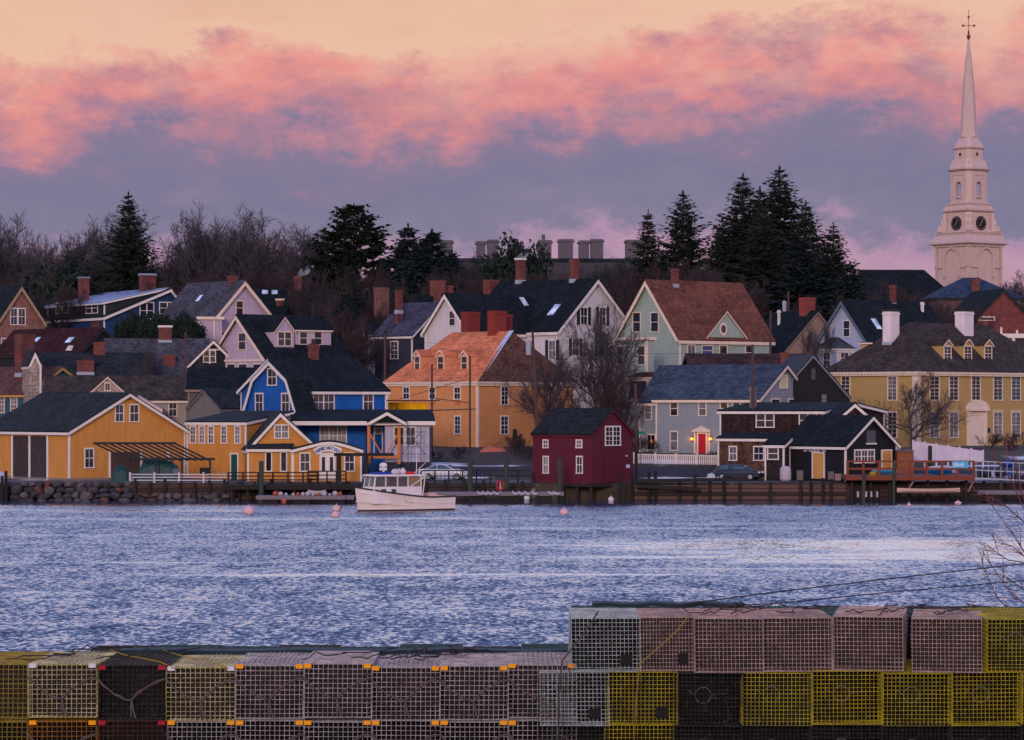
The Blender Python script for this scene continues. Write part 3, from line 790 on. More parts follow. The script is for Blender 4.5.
# grey-blue dark house behind the orange one
r = house('charcoal_house', 'charcoal clapboard house with grey roof and a white raking gable board behind the scaffold', 'house', 410, 360)
b = Blk(r, 412, 360, 45, L=374, Rr=468); b.gable('v', 335, 303.5, wall=M('clap', (52, 54, 72)), roof=M('roof', (66, 66, 84)), trim=WHITE, oe=.3, orr=.3)
b.window('L', 390.5, 341, 398.5, 359, cols=2, rows=2)
b.chimney(395, 402.6, 290, 311, u=b.U/2-2.8, flash=True)
b.chimney(374, 389, 287.5, 304, u=b.U/2+.5, mat=M('brick', (112, 72, 66)))
r = house('white_house', 'narrow white clapboard house end at the left of the charcoal house', 'house', 368, 366)
b = Blk(r, 366, 366, 5, Rr=386, V=6); b.gable('u', 334, 322, wall=WH, roof=ROOFN, trim=WHITE)
r = house('dark_roofed_house', 'dark roofed house with three square red chimneys left of the white house gable', 'house', 440, 380)
b = Blk(r, 414, 380, 5, Rr=478, V=8); b.gable('u', 322, 296, wall=NAVYD, roof=ROOFN, trim=DKG)
b.chimney(429.5, 445.5, 280.5, 297, v=4.4, mat=BRICKM); b.chimney(445.5, 453.5, 285.5, 297, v=5.4, mat=BRICKM); b.chimney(433.5, 441, 289, 303, v=2.0, mat=BRICKD)

# white house ------------------------------------------------------------
r = house('white_house', 'big white clapboard house with black shutters, deep navy roof and two tall red chimneys', 'house', 556.6, 352)
b = Blk(r, 556.6, 352, 45, L=463, Rr=633)
b.gable('v', 330, 280, wall=WH, roof=ROOFN, trim=WHITE, oe=.4, orr=.5, tw=.32)
SH = M('paint', (20, 38, 48))
b.window('R', 580, 307, 587.5, 325, cols=2, rows=1, shutters=SH); b.window('R', 599, 307, 606, 325, cols=2, rows=1, shutters=SH)
b.window('R', 572, 338.5, 579, 356, cols=2, rows=1, shutters=SH); b.window('L', 548.6, 340, 556, 360, cols=2, rows=1, shutters=SH)
b.window('R', 598, 338.5, 605, 356, cols=2, rows=1, shutters=SH); b.window('L', 528, 340, 535, 360, cols=2, rows=1)
b.skylight('L', 548.6, 304.5, 560, 316); b.skylight('L', 517, 297, 527, 306)
b.chimney(515.5, 525.5, 260, 281, u=b.U/2, flash=True, cap=WHITE); b.chimney(569.6, 579.4, 259, 280, u=b.U/2, flash=True); b.chimney(483, 499, 279.8, 294, u=b.U/2-.5)
b2 = Blk(r, 470, 349, 45, L=425, Rr=560)
b2.gable('u', 331, 294.8, wall=WH, roof=ROOFN, trim=WHITE, oe=.4, orr=.5, tw=.3); b2.window('L', 449, 310.5, 455.6, 326, cols=1, rows=1)
b2.skylight('R', 519, 297.5, 528, 306.5)
# green house
r = house('green_house', 'sage green house with broad brown roof, round attic window and hooded porch', 'house', 680, 345)
b = Blk(r, 680, 345, 40, L=617, Rr=771)
b.gable('u', 338, 281.5, wall=GREENC, roof=ROOFW, trim=CREAM, oe=.4, orr=.5, tw=.34)
for q in ((632.6, 312, 641, 332), (650.6, 312, 659, 332), (638, 346, 646, 365), (616, 346, 623.4, 365)): b.window('L', *q, cols=1, rows=1, frame=CREAM)
b.window('R', 687, 344.5, 695.4, 364.5, cols=2, rows=1, pane=G_CURT, frame=CREAM); b.window('R', 701.5, 345, 713, 356, cols=1, rows=1, frame=CREAM, pane=glass_mat((40, 60, 110)))
b.window('R', 719, 345, 727.4, 362, cols=1, rows=1, frame=CREAM); b.window('R', 745, 345, 752.6, 360, cols=1, rows=1, frame=CREAM)
d = b.dormer('R', 706.5, 745.5, 338, 337, peak=311.5, wall=GREENC, roof=ROOFW, trim=CREAM, extra=2)
h = b.hit(723, 329, (0, -.02, 0), (0, 1, 0)); mb = MB()
for rr, n0, mi in ((.62, .06, 0), (.38, .075, 1)):
    c = [(h.x+rr*math.cos(t*math.pi/8), h.z+rr*math.sin(t*math.pi/8)*1.25) for t in range(16)]
    mb.prism([(x, -.0, z) for x, z in c], [(x, -n0-.05, z) for x, z in c], mi)
b.put(mb, 'round_window', [CREAM, G_DARK], d)
b.chimney(671, 678.6, 268.5, 285, v=b.V/2-.4, flash=True)
b.panel('R', 729, 343.5, 771, 345.5, CREAM, 'band_board', n1=.1)
b2 = Blk(r, 648, 339, 40, L=628, Rr=668)
b2.hip('u', 377, 370, 1.5, 1.5, GREENC, [M('roof', (96, 56, 52)), M('roof', (96, 56, 52))], CREAM, oh=.3)
b2.panel('R', 651, 380.5, 665, 398, M('flat', (26, 28, 36)), 'porch_shade_panel'); b2.panel('L', 630, 380, 646, 398, M('flat', (26, 28, 36)), 'porch_shade_panel')  # dark panels on solid walls, their colour standing for shade under the porch
b3 = Blk(r, 646.5, 337.5, 40, L=617, Rr=654)
mb = MB(); mb.box(0, b3.U, 0, b3.V, b3.z(372), b3.z(340)); b3.put(mb, 'bay_wall', GREENC)
mb = MB(); mb.box(-.25, b3.U+.2, -.25, b3.V+.2, b3.z(340), b3.z(337)); mb.box(-.05, .2, -.05, .2, b3.z(372), b3.z(340)); b3.put(mb, 'bay_trim', CREAM)
b3.window('L', 616.5, 345.5, 623.5, 365, cols=1, rows=1, frame=CREAM); b3.window('L', 637.5, 345.5, 645.5, 365, cols=1, rows=1, frame=CREAM)

# grey-blue house with red door ----------------------------------------
r = house('grey_house', 'blue-grey clapboard house with lit lanterns beside its red door', 'house', 758, 300)
b = Blk(r, 758, 300, 60, L=656, Rr=810)
b.gable('v', 398.5, 365.8, wall=GREYB, roof=ROOFG, trim=CREAM, oe=.35, orr=.35, tw=.24)
for q in ((670, 400.5, 678.4, 416), (698.4, 400.5, 706.8, 416), (720, 400.5, 728.4, 416), (732.4, 400.5, 740.8, 416), (670, 431, 678.4, 450.5)): b.window('L', *q, cols=1, rows=1, frame=CREAM)
litw = M('flat', (196, 190, 150)); b.window('R', 779.6, 375, 787.4, 388.5, cols=1, rows=1, frame=CREAM, pane=litw)  # pale yellow pane colour stands for light inside, nothing glows here
b.window('R', 771, 398.5, 780, 412, cols=1, rows=1, frame=CREAM); b.window('R', 788, 398.5, 797, 412, cols=1, rows=1, frame=CREAM)
b.door('L', 697.2, 432.2, 707.6, 454.5, M('paint', (170, 22, 44)), frame=CREAM, cas=.16)
mb = MB(); s0, s1, z0, z1 = b.rect('L', 694.5, 432, 710.4, 455)
b.wbox(mb, 'L', 0, s0, s0+.16, z0, z1, 0, .14); b.wbox(mb, 'L', 0, s1-.16, s1, z0, z1, 0, .14); b.wbox(mb, 'L', 0, s0-.15, s1+.15, z1, z1+.16, 0, .35)
m_ = (s0+s1)/2; mb.prism([(-.0, s0-.15, z1+.16), (-.0, s1+.15, z1+.16), (-.0, m_, z1+.62)], [(-.33, s0-.15, z1+.16), (-.33, s1+.15, z1+.16), (-.33, m_, z1+.62)])
b.put(mb, 'door_surround', CREAM)
LGT = emit_mat((255, 120, 30), 4)
for px in (692.6, 711.2):
    s0, s1, z0, z1 = b.rect('L', px-.9, 436.6, px+.9, 440.2); m_ = (s0+s1)/2
    mb = MB(); mb.box(-.27, -.07, m_-.1, m_+.1, z0+.02, z1-.1); ln = b.put(mb, 'lantern', LGT)
    mb = MB(); mb.box(-.32, 0, m_-.15, m_+.15, z1-.1, z1); mb.box(-.3, 0, m_-.12, m_+.12, z0-.04, z0+.02); b.put(mb, 'lantern_cap', DKG, ln)
    li = bpy.data.lights.new('lantern_light', 'POINT'); li.energy = 14; li.color = (1, .45, .15); li.shadow_soft_size = .12
    lo = bpy.data.objects.new('lantern_light', li); COL.objects.link(lo); q = b.o+b.eu*-.5+b.ev*m_; lo.location = (q.x, q.y, z0+.15)
b2 = Blk(r, 657.5, 309, 60, L=639.5, Rr=700)
b2.gable('v', 402.5, 367, wall=GREYB, roof=ROOFG, trim=CREAM, oe=.2, orr=.2)
b2.window('L', 644.6, 405, 652.2, 420, cols=1, rows=1, frame=CREAM); b2.window('L', 646.8, 434, 655.8, 450, cols=2, rows=1, frame=CREAM)
s0, s1, z0, z1 = b2.rect('L', 651, 440, 653, 444); mb = MB(); mb.lathe([(.02, z0), (.12, (z0+z1)/2), (.03, z1)], 8, (-.12, (s0+s1)/2)); b2.put(mb, 'window_lamp', LGT)
# white picket fence in front
def fence_thing(name, label, x0, x1, yt, yb, D0, D1, mat, pitch=.18, w=.12, rails=2, solid=False, posts=6, postw=.16, yt1=None, yb1=None):
    a = W(x0, yb, D0); c = W(x1, yb1 or yb, D1); a2 = W(x0, yt, D0); c2 = W(x1, yt1 or yt, D1)
    base = (a+c)/2; rt = empty(name, base, label, 'fence'); o_ = tuple(base)
    L_ = (c-a).length; mb = MB(); n = int(L_/pitch)
    for i in range(n+1):
        t = i/max(1, n); lo = a.lerp(c, t); hi = a2.lerp(c2, t); mb.bar(lo, hi, w, .03, up=(0, 1, 0))
    if n: mb.build('picket', mat, rt, o_)
    mb = MB()
    for k in range(rails):
        t = (k+.5)/rails if rails > 1 else 1; t = .12+.8*k/max(1, rails-1)
        mb.bar(a.lerp(a2, t)+Vector((0, .04, 0)), c.lerp(c2, t)+Vector((0, .04, 0)), .06, .09)
    mb.build('rail', mat, rt, o_)
    for k in range(posts):
        t = k/max(1, posts-1); mb = MB(); p = a.lerp(c, t); q = a2.lerp(c2, t); mb.bar(p-Vector((0, 0, .5)), q+Vector((0, 0, .12)), postw); mb.build('post', mat, rt, o_)
    return rt
fence_thing('picket_fence', 'long white picket fence in front of the blue-grey house', 634, 718, 453.5, 466.5, 294, 293, WHITE, pitch=.2, w=.13, posts=5, yt1=455, yb1=468.5)
mb = MB(); mb.box(wx(632, 293.6), wx(719, 293), 293.05, 293.6, 1.8, wz(468, 293.4)); single(mb, 'garden_wall', M('stone', (74, 66, 70)), 'low rough stone wall under the white picket fence', 'wall', (wx(675, 293.3), 293.3, 2.2))

# brown roof and black gable house behind
r = house('brown_roofed_house', 'low house showing only a dark brown roof and brick chimney behind the blue-grey house', 'house', 745, 322)
b = Blk(r, 694, 322, 5, Rr=822, V=9); b.gable('u', 376, 355, wall=NAVYD, roof=M('roof', (62, 44, 48)), trim=DKG); b.chimney(780, 788.4, 352.5, 368, v=1.5)
r = house('black_house', 'black gabled house between the blue-grey gable and the mustard mansion', 'house', 813, 307)
b = Blk(r, 776, 307, 8, Rr=850, V=10); b.gable('v', 398, 355.8, wall=M('board', (20, 22, 32)), roof=DKG, trim=M('paint', (112, 112, 128)), oe=.1, orr=.1, tw=.12, corner=False)
b.window('R', 810.5, 368, 816, 380, cols=1, rows=1, frame=DKG, cas=.06)
b.window('R', 821, 394, 827, 404, cols=1, rows=1, frame=DKG, pane=G_CURT, cas=.06)
# tan house behind
r = house('tan_house', 'tan gabled house with dark roof and square red chimney below the spruces', 'house', 783, 362)
b = Blk(r, 783, 362, 42, L=742, Rr=850); b.gable('v', 352, 312, wall=TAN, roof=ROOFN, trim=M('paint', (130, 110, 104)), oe=.2, orr=.2)
b.chimney(799, 815.5, 297.5, 314, u=b.U/2, mat=M('brick', (140, 44, 40))); b.chimney(777.5, 780.5, 310, 316, u=b.U/2-2, mat=WHITE)
# light blue house
r = house('pale_blue_house', 'pale blue gabled house with dark roof, skylight and white arched chimney left of the mansion', 'house', 869, 356)
b = Blk(r, 869, 356, 40, L=819, Rr=950); b.gable('u', 341, 301.2, wall=LBLUE, roof=ROOFN, trim=M('paint', (84, 100, 124)), oe=.45, orr=.5, tw=.3)
b.window('L', 843, 320, 850.4, 337, cols=1, rows=1); b.skylight('R', 871, 318.5, 881, 330)
b.chimney(889.4, 896.4, 285, 304, v=b.V/2, flash=True); b.chimney(920.6, 924, 302, 309, v=b.V/2-1, mat=WHITE)
b2 = Blk(r, 838, 348, 40, L=817, Rr=853)
b2.hip('u', 348.5, 337, 1.8, 1.8, LBLUE, [ROOFS, ROOFS], WHITE, oh=.3)
for q in ((823, 352, 831, 368), (840, 352, 849, 364)): b2.window('L' if q[0] < 838 else 'R', *q, cols=2, rows=1)
b.chimney(852.4, 868, 330, 352, u=1.5, mat=M('paint', (196, 190, 206)), dep=.5)
r['label'] = 'pale blue gabled house with dark roof and a skylight, left of the mustard mansion'

# mustard mansion ------------------------------------------------------
r = house('mustard_mansion', 'mustard yellow mansion with hipped roof, white chimneys and pedimented doorway', 'house', 917, 318)
b = Blk(r, 917, 318, 48, L=825, Rr=1066)
b.hip('u', 371.5, 322, 7.4, 7.4, MUST, [ROOFBD, ROOFBD], CREAM, oh=.45)
mb = MB(); ze = b.ze
for i in range(int((b.V+.6)/.42)): mb.box(-.38, -.25, -.2+i*.42, .0+i*.42, ze-.42, ze-.2)
for i in range(int((b.U+.6)/.42)): mb.box(-.2+i*.42, .0+i*.42, -.38, -.25, ze-.42, ze-.2)
b.put(mb, 'dentil_cornice', CREAM)
mb = MB(); mb.box(-.12, .55, -.12, .55, b.z0-1, ze-.45); b.put(mb, 'corner_pilaster', CREAM)
mb = MB(); mb.box(-.08, b.U+.08, -.08, b.V+.08, b.z0-1, b.z(447)); b.put(mb, 'foundation', CREAM)
kw = dict(cols=2, rows=3, frame=CREAM, cas=.13)
for q in ((841, 850.6), (887.4, 897.6)): b.window('L', q[0], 375.6, q[1], 400.5, **kw)
b.window('L', 887.4, 411.5, 897.6, 438, **kw)
for i, q in enumerate(((929.4, 939.2), (948.8, 958.4), (971, 980.4), (993, 1002.4), (1011, 1020.6), (1032, 1042), (1050, 1058))):
    b.window('R', q[0], 375.6, q[1], 400.5, pane=(G_TEAL if i in (3, 4) else None), **kw)
    if i != 2: b.window('R', q[0], 411.5, q[1], 438, pane=G_CURT, cap=True, **kw)
b.door('R', 967.6, 411, 984.6, 446.8, CREAM, frame=CREAM, cas=.45)
mb = MB(); s0, s1, z0, z1 = b.rect('R', 966.4, 408.4, 985.8, 411); b.wbox(mb, 'R', 0, s0-.1, s1+.1, z0, z1, 0, .5)
m_ = (s0+s1)/2; q = [(s0-.1, z1), (s1+.1, z1)]+[(m_+(s1-s0+.2)/2*math.cos(t)*.94, z1+.85*math.sin(t)) for t in [i*math.pi/10 for i in range(11)]]
q = [(s0-.1, z1)]+[(m_-(s1-s0+.2)/2*math.cos(t), z1+.9*math.sin(t)) for t in [i*math.pi/10 for i in range(1, 10)]]+[(s1+.1, z1)]
mb.prism([(x, -.0, z) for x, z in q], [(x, -.42, z) for x, z in q])
for x in (s0+.25, s1-.25): mb.box(x-.2, x+.2, -.25, 0, b.z(446.8), z0)
b.put(mb, 'door_pediment', CREAM)
b.panel('R', 986.6, 428, 990, 432.8, DKG, 'wall_plaque', n1=.05)
for x0, x1, ar in ((943, 951.6, 0), (963.2, 972, 1), (983.6, 992.2, 0)):
    b.dormer('R', x0, x1, 361.2, 345, peak=339.5, wall=MUST, roof=ROOFBD, trim=CREAM, arched=bool(ar), wins=[(x0+.4, 345.6, x1-.4, 361)], wkw={'cols': 2, 'rows': 2, 'cas': .12})
b.dormer('L', 861, 872, 346, 343, peak=338, wall=MUST, roof=ROOFBD, trim=CREAM, shed=True)
WCH = M('paint', (216, 204, 214), age=.86)
b.chimney(882.4, 899.6, 311.5, 343, u=4.6, mat=WCH, cap=DKG, dep=.7, flash=True); b.chimney(954.6, 974, 311.5, 338, v=5.0, mat=WCH, cap=DKG, dep=.7)
# neighbours on the right
r = house('brick_building', 'dark red brick gabled building with a white window strip behind the mansion', 'building', 985, 420)
b = Blk(r, 976, 420, 12, Rr=1030, V=12); b.gable('v', 318, 290, wall=M('brick', (118, 44, 46)), roof=ROOFN, trim=DKG, oe=.3, orr=.3)
b.window('R', 979, 316.6, 994.6, 320.6, cols=1, rows=1, sash=False)
r = house('white_porch_house', 'house with a white railed flat porch roof behind the mansion dormers at the right edge', 'house', 1000, 348)
b = Blk(r, 972, 348, 4, Rr=1062, V=8)
mb = MB(); mb.box(0, b.U, 0, 8, b.z0-1, b.z(338)); b.put(mb, 'wall', M('clap', (60, 52, 58)))
mb = MB(); mb.box(-.4, b.U+.4, -.4, 8, b.z(338), b.z(333.6)); 
for x in (8, 40, 70): mb.box(x/F*348, x/F*348+.35, -.3, .05, b.z(350), b.z(338))
b.put(mb, 'porch_roof', WHITE)
b.s_ = 0
mb = MB()
for x in (29, 45): mb.box(x/F*348, x/F*348+.2, 0, .2, b.z(333.6), b.z(327 if x == 29 else 330))
b.put(mb, 'rail_post', WHITE)

# shingled waterfront house -------------------------------------------
r = house('shingled_house', 'dark brown shingled waterfront house with white trim and a flat black roof', 'house', 823, 283)
b = Blk(r, 823, 284, 60, L=720, Rr=884)
b.gable('v', 411.5, 403.8, wall=SHING, roof=ROOFN, trim=WHITE, oe=.2, orr=.25)
b.window('L', 756, 413, 774.8, 427.5, units=2, cols=1, rows=1); b.window('L', 799, 413, 817.6, 427.5, units=2, cols=1, rows=1)
b2 = Blk(r, 792, 280.2, 60, L=718, Rr=800)
b2.prof('v', [(0, b2.z(439)), (b2.U, b2.z(435, b2.U, 0))], wall=SHINGT, roof=ROOFN, trim=WHITE, oe=.15, orr=.15, corner=True)
b2.window('L', 729, 446, 737.4, 460.6, cols=2, rows=1); b2.window('L', 753.4, 446, 764.4, 460.6, cols=2, rows=1)
b3 = Blk(r, 784, 276.6, 60, L=765, Rr=790)
b3.prof('v', [(0, b3.z(445)), (b3.U, b3.z(439, b3.U, 0))], wall=M('shingle', (46, 42, 48)), roof=ROOFN, trim=WHITE, oe=.15, orr=.15)
b3.window('L', 767.4, 447, 779, 459.6, cols=1, rows=1)
b4 = Blk(r, 855.5, 279, 8, L=None, Rr=872, V=3, ) if False else None
b5 = Blk(r, 841, 279.5, 8, Rr=868, V=5); b5.gable('v', 416, 404.2, wall=SHING, roof=ROOFN, trim=WHITE, oe=.2, orr=.2, corner=False)
# grey stack on that roof
b.chimney(749.6, 757, 387, 404, u=2.4, mat=M('flat', (112, 104, 108)))

# black boathouse
r = house('black_boathouse', 'black waterfront shed with dark roof, white trim and pale yellow doors beside the orange deck', 'boathouse', 845.5, 272)
b = Blk(r, 845.5, 272.5, 40, L=785, Rr=896.6)
b.gable('v', 445.5, 417.2, wall=BLACKB, roof=ROOFN, trim=WHITE, oe=.3, orr=.3, tw=.2)
PY = M('board', (196, 146, 84), pitch=.2)
b.door('L', 812.4, 452, 825, 478.6, PY); b.door('R', 881, 449.5, 891.6, 469, PY)
b.window('R', 854, 449.4, 874.4, 463, units=3, cols=2, rows=1)
sh = b.panel('R', 866.4, 430.4, 875.4, 443.6, M('wood', (84, 78, 92)), 'hatch'); 
mb = MB(); s0, s1, z0, z1 = b.rect('R', 866, 443, 876, 444.4); b.wbox(mb, 'R', 0, s0, s1, z0, z1, .0, .12); b.put(mb, 'hatch_sill', WHITE, sh)
s0, s1, z0, z1 = b.rect('L', 803, 448.2, 827, 452); mb = MB(); b.wbox(mb, 'L', 0, s0, s1, z0, z1, .05, .1); sg = b.put(mb, 'name_board', M('flat', (60, 56, 66)))
mb = MB(); rg = random.Random(3); x = s0+.08
while x < s1-.3:
    w = rg.uniform(.12, .4); 
    for q0, q1 in ((.1, .42), (.55, .9)):
        if rg.random() < .8: b.wbox(mb, 'L', 0, x, x+w*.7, z0+(z1-z0)*q0, z0+(z1-z0)*q1, .1, .11)
    x += w
b.put(mb, 'name_board_lettering', M('flat', (206, 196, 210)), sg)

# red boathouse
r = house('red_boathouse', 'small dark red boathouse with green-black roof standing on piles over the water', 'boathouse', 591.5, 268)
r.location.z = .2
b = Blk(r, 591.5, 268, 52, L=533, Rr=633)
b.gable('v', 434.6, 410.2, wall=REDB, roof=M('roof', (34, 40, 44)), trim=REDB, oe=.15, orr=.15, tw=.12, zb=b.z(484), corner=False)
for q in ((543, 439.6, 548.6, 448), (576, 439.6, 582.6, 448), (543, 456, 549, 473.4), (576.4, 456, 583, 473.4)): b.window('L', *q, cols=2, rows=1, cas=.09)
b.window('R', 604.8, 426, 620.4, 445.6, units=2, cols=2, rows=2)
b.panel('R', 603, 455, 622.6, 482, M('board', (84, 20, 38)), 'barn_door', n1=.06); b.panel('R', 626, 464.6, 629.6, 467.8, M('flat', (180, 190, 210)), 'notice', n1=.03)
b.panel('R', 625.4, 455, 626.8, 456.6, M('flat', (170, 160, 170)), 'wall_lamp', n1=.12)
for i in range(5):
    for j in range(3):
        u = .2+(b.U-.4)*j/2; v = .2+(b.V-.4)*i/4; mb = MB(); mb.tube([(u, v, -2), (u, v, b.z(484)+.05)], .17, 7); b.put(mb, 'pile', DARKW)
mb = MB(); mb.box(-.1, b.U+.1, -.1, b.V+.1, b.z(484)-.28, b.z(484)-.01); b.put(mb, 'sill_beam', DARKW)
# ------------------------------------------------------------------ ground and water
def ground():
    ys = [270.3, 272, 276, 280, 284, 288, 292, 296, 300, 306, 312, 318, 326, 335, 345, 358, 372, 385, 405, 430, 460, 500, 560, 620, 700, 900, 1400, 2500, 6000]
    xs = [-4000, -2000, -900, -500, -300]+list(range(-200, 201, 8))+[300, 500, 900, 2000, 4000]
    rg = random.Random(2); mb = MB(); g = {}
    for j, y in enumerate(ys):
        for i, x in enumerate(xs):
            n = 0 if y < 300 else rg.uniform(-.15, .15)
            mb.v.append((x, y, T(y)+n)); g[i, j] = len(mb.v)-1
    for j in range(len(ys)-1):
        for i in range(len(xs)-1): mb.f.append((g[i, j], g[i+1, j], g[i+1, j+1], g[i, j+1])); mb.m.append(0)
    for i in range(len(xs)-1): mb.poly([(xs[i], 270.3, -3), (xs[i+1], 270.3, -3), (xs[i+1], 270.3, 1.5), (xs[i], 270.3, 1.5)])
    m, nt, b = newmat('ground'); L = nt.links.new; b.inputs['Roughness'].default_value = .95
    co = objco(nt); n1 = noise(nt, co, .16, 6, .65); n2 = noise(nt, co, 1.7, 5, .7); n3 = noise(nt, objco(nt, (.5, 1, 1)), .11, 5, .6)
    base = mixc(nt, ramp(nt, n1, [(.4, 0.0), (.6, 1.0)]), (.045, .028, .017), (.085, .058, .04))
    base = mixc(nt, n2, base, (.022, .018, .014)); base = mixc(nt, ramp(nt, n3, [(.57, 0.0), (.62, 1.0)]), base, (.62, .64, .7))
    L(base, b.inputs['Base Color']); bump(nt, b, n2, .5, .2)
    struct(mb, 'ground', m)
ground()
def strip(name, y0, y1, dz, mat, x0=-160, x1=160):
    mb = MB(); n = 40; ys = [y0+(y1-y0)*k/8 for k in range(9)]
    for i in range(n):
        a, c = x0+(x1-x0)*i/n, x0+(x1-x0)*(i+1)/n
        for k in range(8): mb.poly([(a, ys[k], T(ys[k])+dz), (c, ys[k], T(ys[k])+dz), (c, ys[k+1], T(ys[k+1])+dz), (a, ys[k+1], T(ys[k+1])+dz)])
    return struct(mb, name, mat)
strip('road', 285, 291.5, .05, M('flat', (52, 50, 56), rough=.9))
strip('wharf_paving', 270.4, 277.5, .03, M('flat', (84, 78, 84), scale=.7))
def water():
    m, nt, b = newmat('water'); L = nt.links.new
    b.inputs['Base Color'].default_value = (.016, .032, .07, 1); b.inputs['IOR'].default_value = 1.33
    b.inputs['Specular IOR Level'].default_value = .5
    co = objco(nt)
    big = noise(nt, objco(nt, (.012, .05, 1)), 1.0, 4, .55)
    calm = ramp(nt, big, [(.54, 0.0), (.64, 1.0)])
    s2 = noise(nt, objco(nt, (.02, .16, 1)), 1.0, 3, .5); streak = ramp(nt, s2, [(.61, 0.0), (.67, 1.0)])
    near = nt.nodes.new('ShaderNodeSeparateXYZ'); L(co, near.inputs[0])
    shore = math_(nt, 'MULTIPLY', math_(nt, 'SUBTRACT', near.outputs[1], 248), .075, clamp=True)
    edge = noise(nt, objco(nt, (.03, .1, 1)), 1.0, 5, .6); brk = noise(nt, objco(nt, (.12, .4, 1)), 1.0, 4, .6)
    def slick(y0, w, x0, xw, s=1.0):
        yy = math_(nt, 'ADD', near.outputs[1], math_(nt, 'MULTIPLY', math_(nt, 'SUBTRACT', edge, .5), w*3.0))
        g = math_(nt, 'SUBTRACT', 1.0, math_(nt, 'DIVIDE', math_(nt, 'ABSOLUTE', math_(nt, 'SUBTRACT', yy, y0)), w), clamp=True)
        k = math_(nt, 'SUBTRACT', 1.3, math_(nt, 'DIVIDE', math_(nt, 'ABSOLUTE', math_(nt, 'SUBTRACT', near.outputs[0], x0)), xw), clamp=True)
        return math_(nt, 'MULTIPLY', math_(nt, 'MULTIPLY', g, k), math_(nt, 'MULTIPLY', ramp(nt, brk, [(.36, .25), (.56, 1.0)]), s*2.6), clamp=True)
    sl_ = None
    for q in ((183, 10, 20, 18, 1.0), (169, 8, 25, 22, .95), (192, 3, 28, 14, .5), (151, 1.8, -3, 15, .8), (157, .8, 14, 14, .5), (208, 3, 4, 20, .35), (226, 4, -16, 20, .45), (243, 5, -28, 20, .5), (163, 1.0, -20, 10, .4), (137, 1.0, 4, 10, .3)):
        t_ = slick(*q); sl_ = t_ if sl_ is None else math_(nt, 'MAXIMUM', sl_, t_)
    calm = math_(nt, 'MAXIMUM', math_(nt, 'MULTIPLY', calm, .35), sl_)
    streak = math_(nt, 'MULTIPLY', streak, .4)
    calm = math_(nt, 'MAXIMUM', math_(nt, 'MAXIMUM', calm, math_(nt, 'MULTIPLY', streak, .8)), math_(nt, 'MULTIPLY', shore, 1.18))
    a = noise(nt, objco(nt, (.8, 1.15, 1)), 1.0, 5, .62); c = noise(nt, objco(nt, (.22, .34, 1)), 1.0, 3, .5); d = noise(nt, objco(nt, (3.2, 4.2, 1)), 1.0, 3, .6)
    h = math_(nt, 'ADD', math_(nt, 'ADD', math_(nt, 'MULTIPLY', a, .62), math_(nt, 'MULTIPLY', c, .8)), math_(nt, 'MULTIPLY', d, .12))
    def vsc(sock, s):
        v = nt.nodes.new('ShaderNodeVectorMath'); v.operation = 'MULTIPLY_ADD'; L(sock, v.inputs[0]); v.inputs[1].default_value = s; v.inputs[2].default_value = tuple(-.5*x for x in s); return v.outputs[0]
    def vadd(p, q):
        v = nt.nodes.new('ShaderNodeVectorMath'); v.operation = 'ADD'; L(p, v.inputs[0])
        if isinstance(q, tuple): v.inputs[1].default_value = q
        else: L(q, v.inputs[1])
        return v.outputs[0]
    f1 = noise(nt, objco(nt, (4.4, 1.7, 1)), 1.0, 4, .6, out=1); f2 = noise(nt, objco(nt, (.5, .22, 1)), 1.0, 3, .5, out=1); f3 = noise(nt, objco(nt, (6, 3, 1)), 1.0, 2, .5, out=1)
    sl = vadd(vadd(vsc(f1, (.45, .92, 0)), vsc(f2, (.16, .34, 0))), vsc(f3, (.34, .6, 0)))
    sc_ = nt.nodes.new('ShaderNodeVectorMath'); sc_.operation = 'SCALE'; L(sl, sc_.inputs[0]); L(math_(nt, 'SUBTRACT', 1.0, math_(nt, 'MULTIPLY', calm, .78)), sc_.inputs['Scale'])
    nn = nt.nodes.new('ShaderNodeVectorMath'); nn.operation = 'NORMALIZE'; cbv = nt.nodes.new('ShaderNodeCombineXYZ'); cbv.inputs[2].default_value = 1.0
    L(math_(nt, 'ADD', math_(nt, 'SUBTRACT', math_(nt, 'MULTIPLY', calm, .125), .195), math_(nt, 'MULTIPLY', shore, .06)), cbv.inputs[1])
    vs = nt.nodes.new('ShaderNodeSeparateXYZ'); L(vadd(sc_.outputs[0], cbv.outputs[0]), vs.inputs[0]); vc = nt.nodes.new('ShaderNodeCombineXYZ')
    L(vs.outputs[0], vc.inputs[0]); L(vs.outputs[2], vc.inputs[2]); L(math_(nt, 'MINIMUM', vs.outputs[1], math_(nt, 'SUBTRACT', math_(nt, 'MULTIPLY', shore, .05), .04)), vc.inputs[1]); L(vc.outputs[0], nn.inputs[0])
    L(nn.outputs[0], b.inputs['Normal'])
    b.inputs['Roughness'].default_value = .12
    mb = MB(); mb.poly([(-4000, -400, 0), (4000, -400, 0), (4000, 270.6, 0), (-4000, 270.6, 0)])
    o = struct(mb, 'water', m)
water()
# near bank, its top a gravel landing that rises towards the viewer
mb = MB(); q = [(-60, 9), (-60, 9)]
ys = [(-60, 7.2), (-4, 6.95), (8, 6.4), (19, 5.74), (27.5, 5.74)]
for (y0, z0), (y1, z1) in zip(ys, ys[1:]): mb.poly([(-300, y0, z0), (300, y0, z0), (300, y1, z1), (-300, y1, z1)])
mb.poly([(-300, 27.5, 5.74), (300, 27.5, 5.74), (300, 31, -1.5), (-300, 31, -1.5)])
struct(mb, 'near_bank', M('stone', (92, 84, 80)))

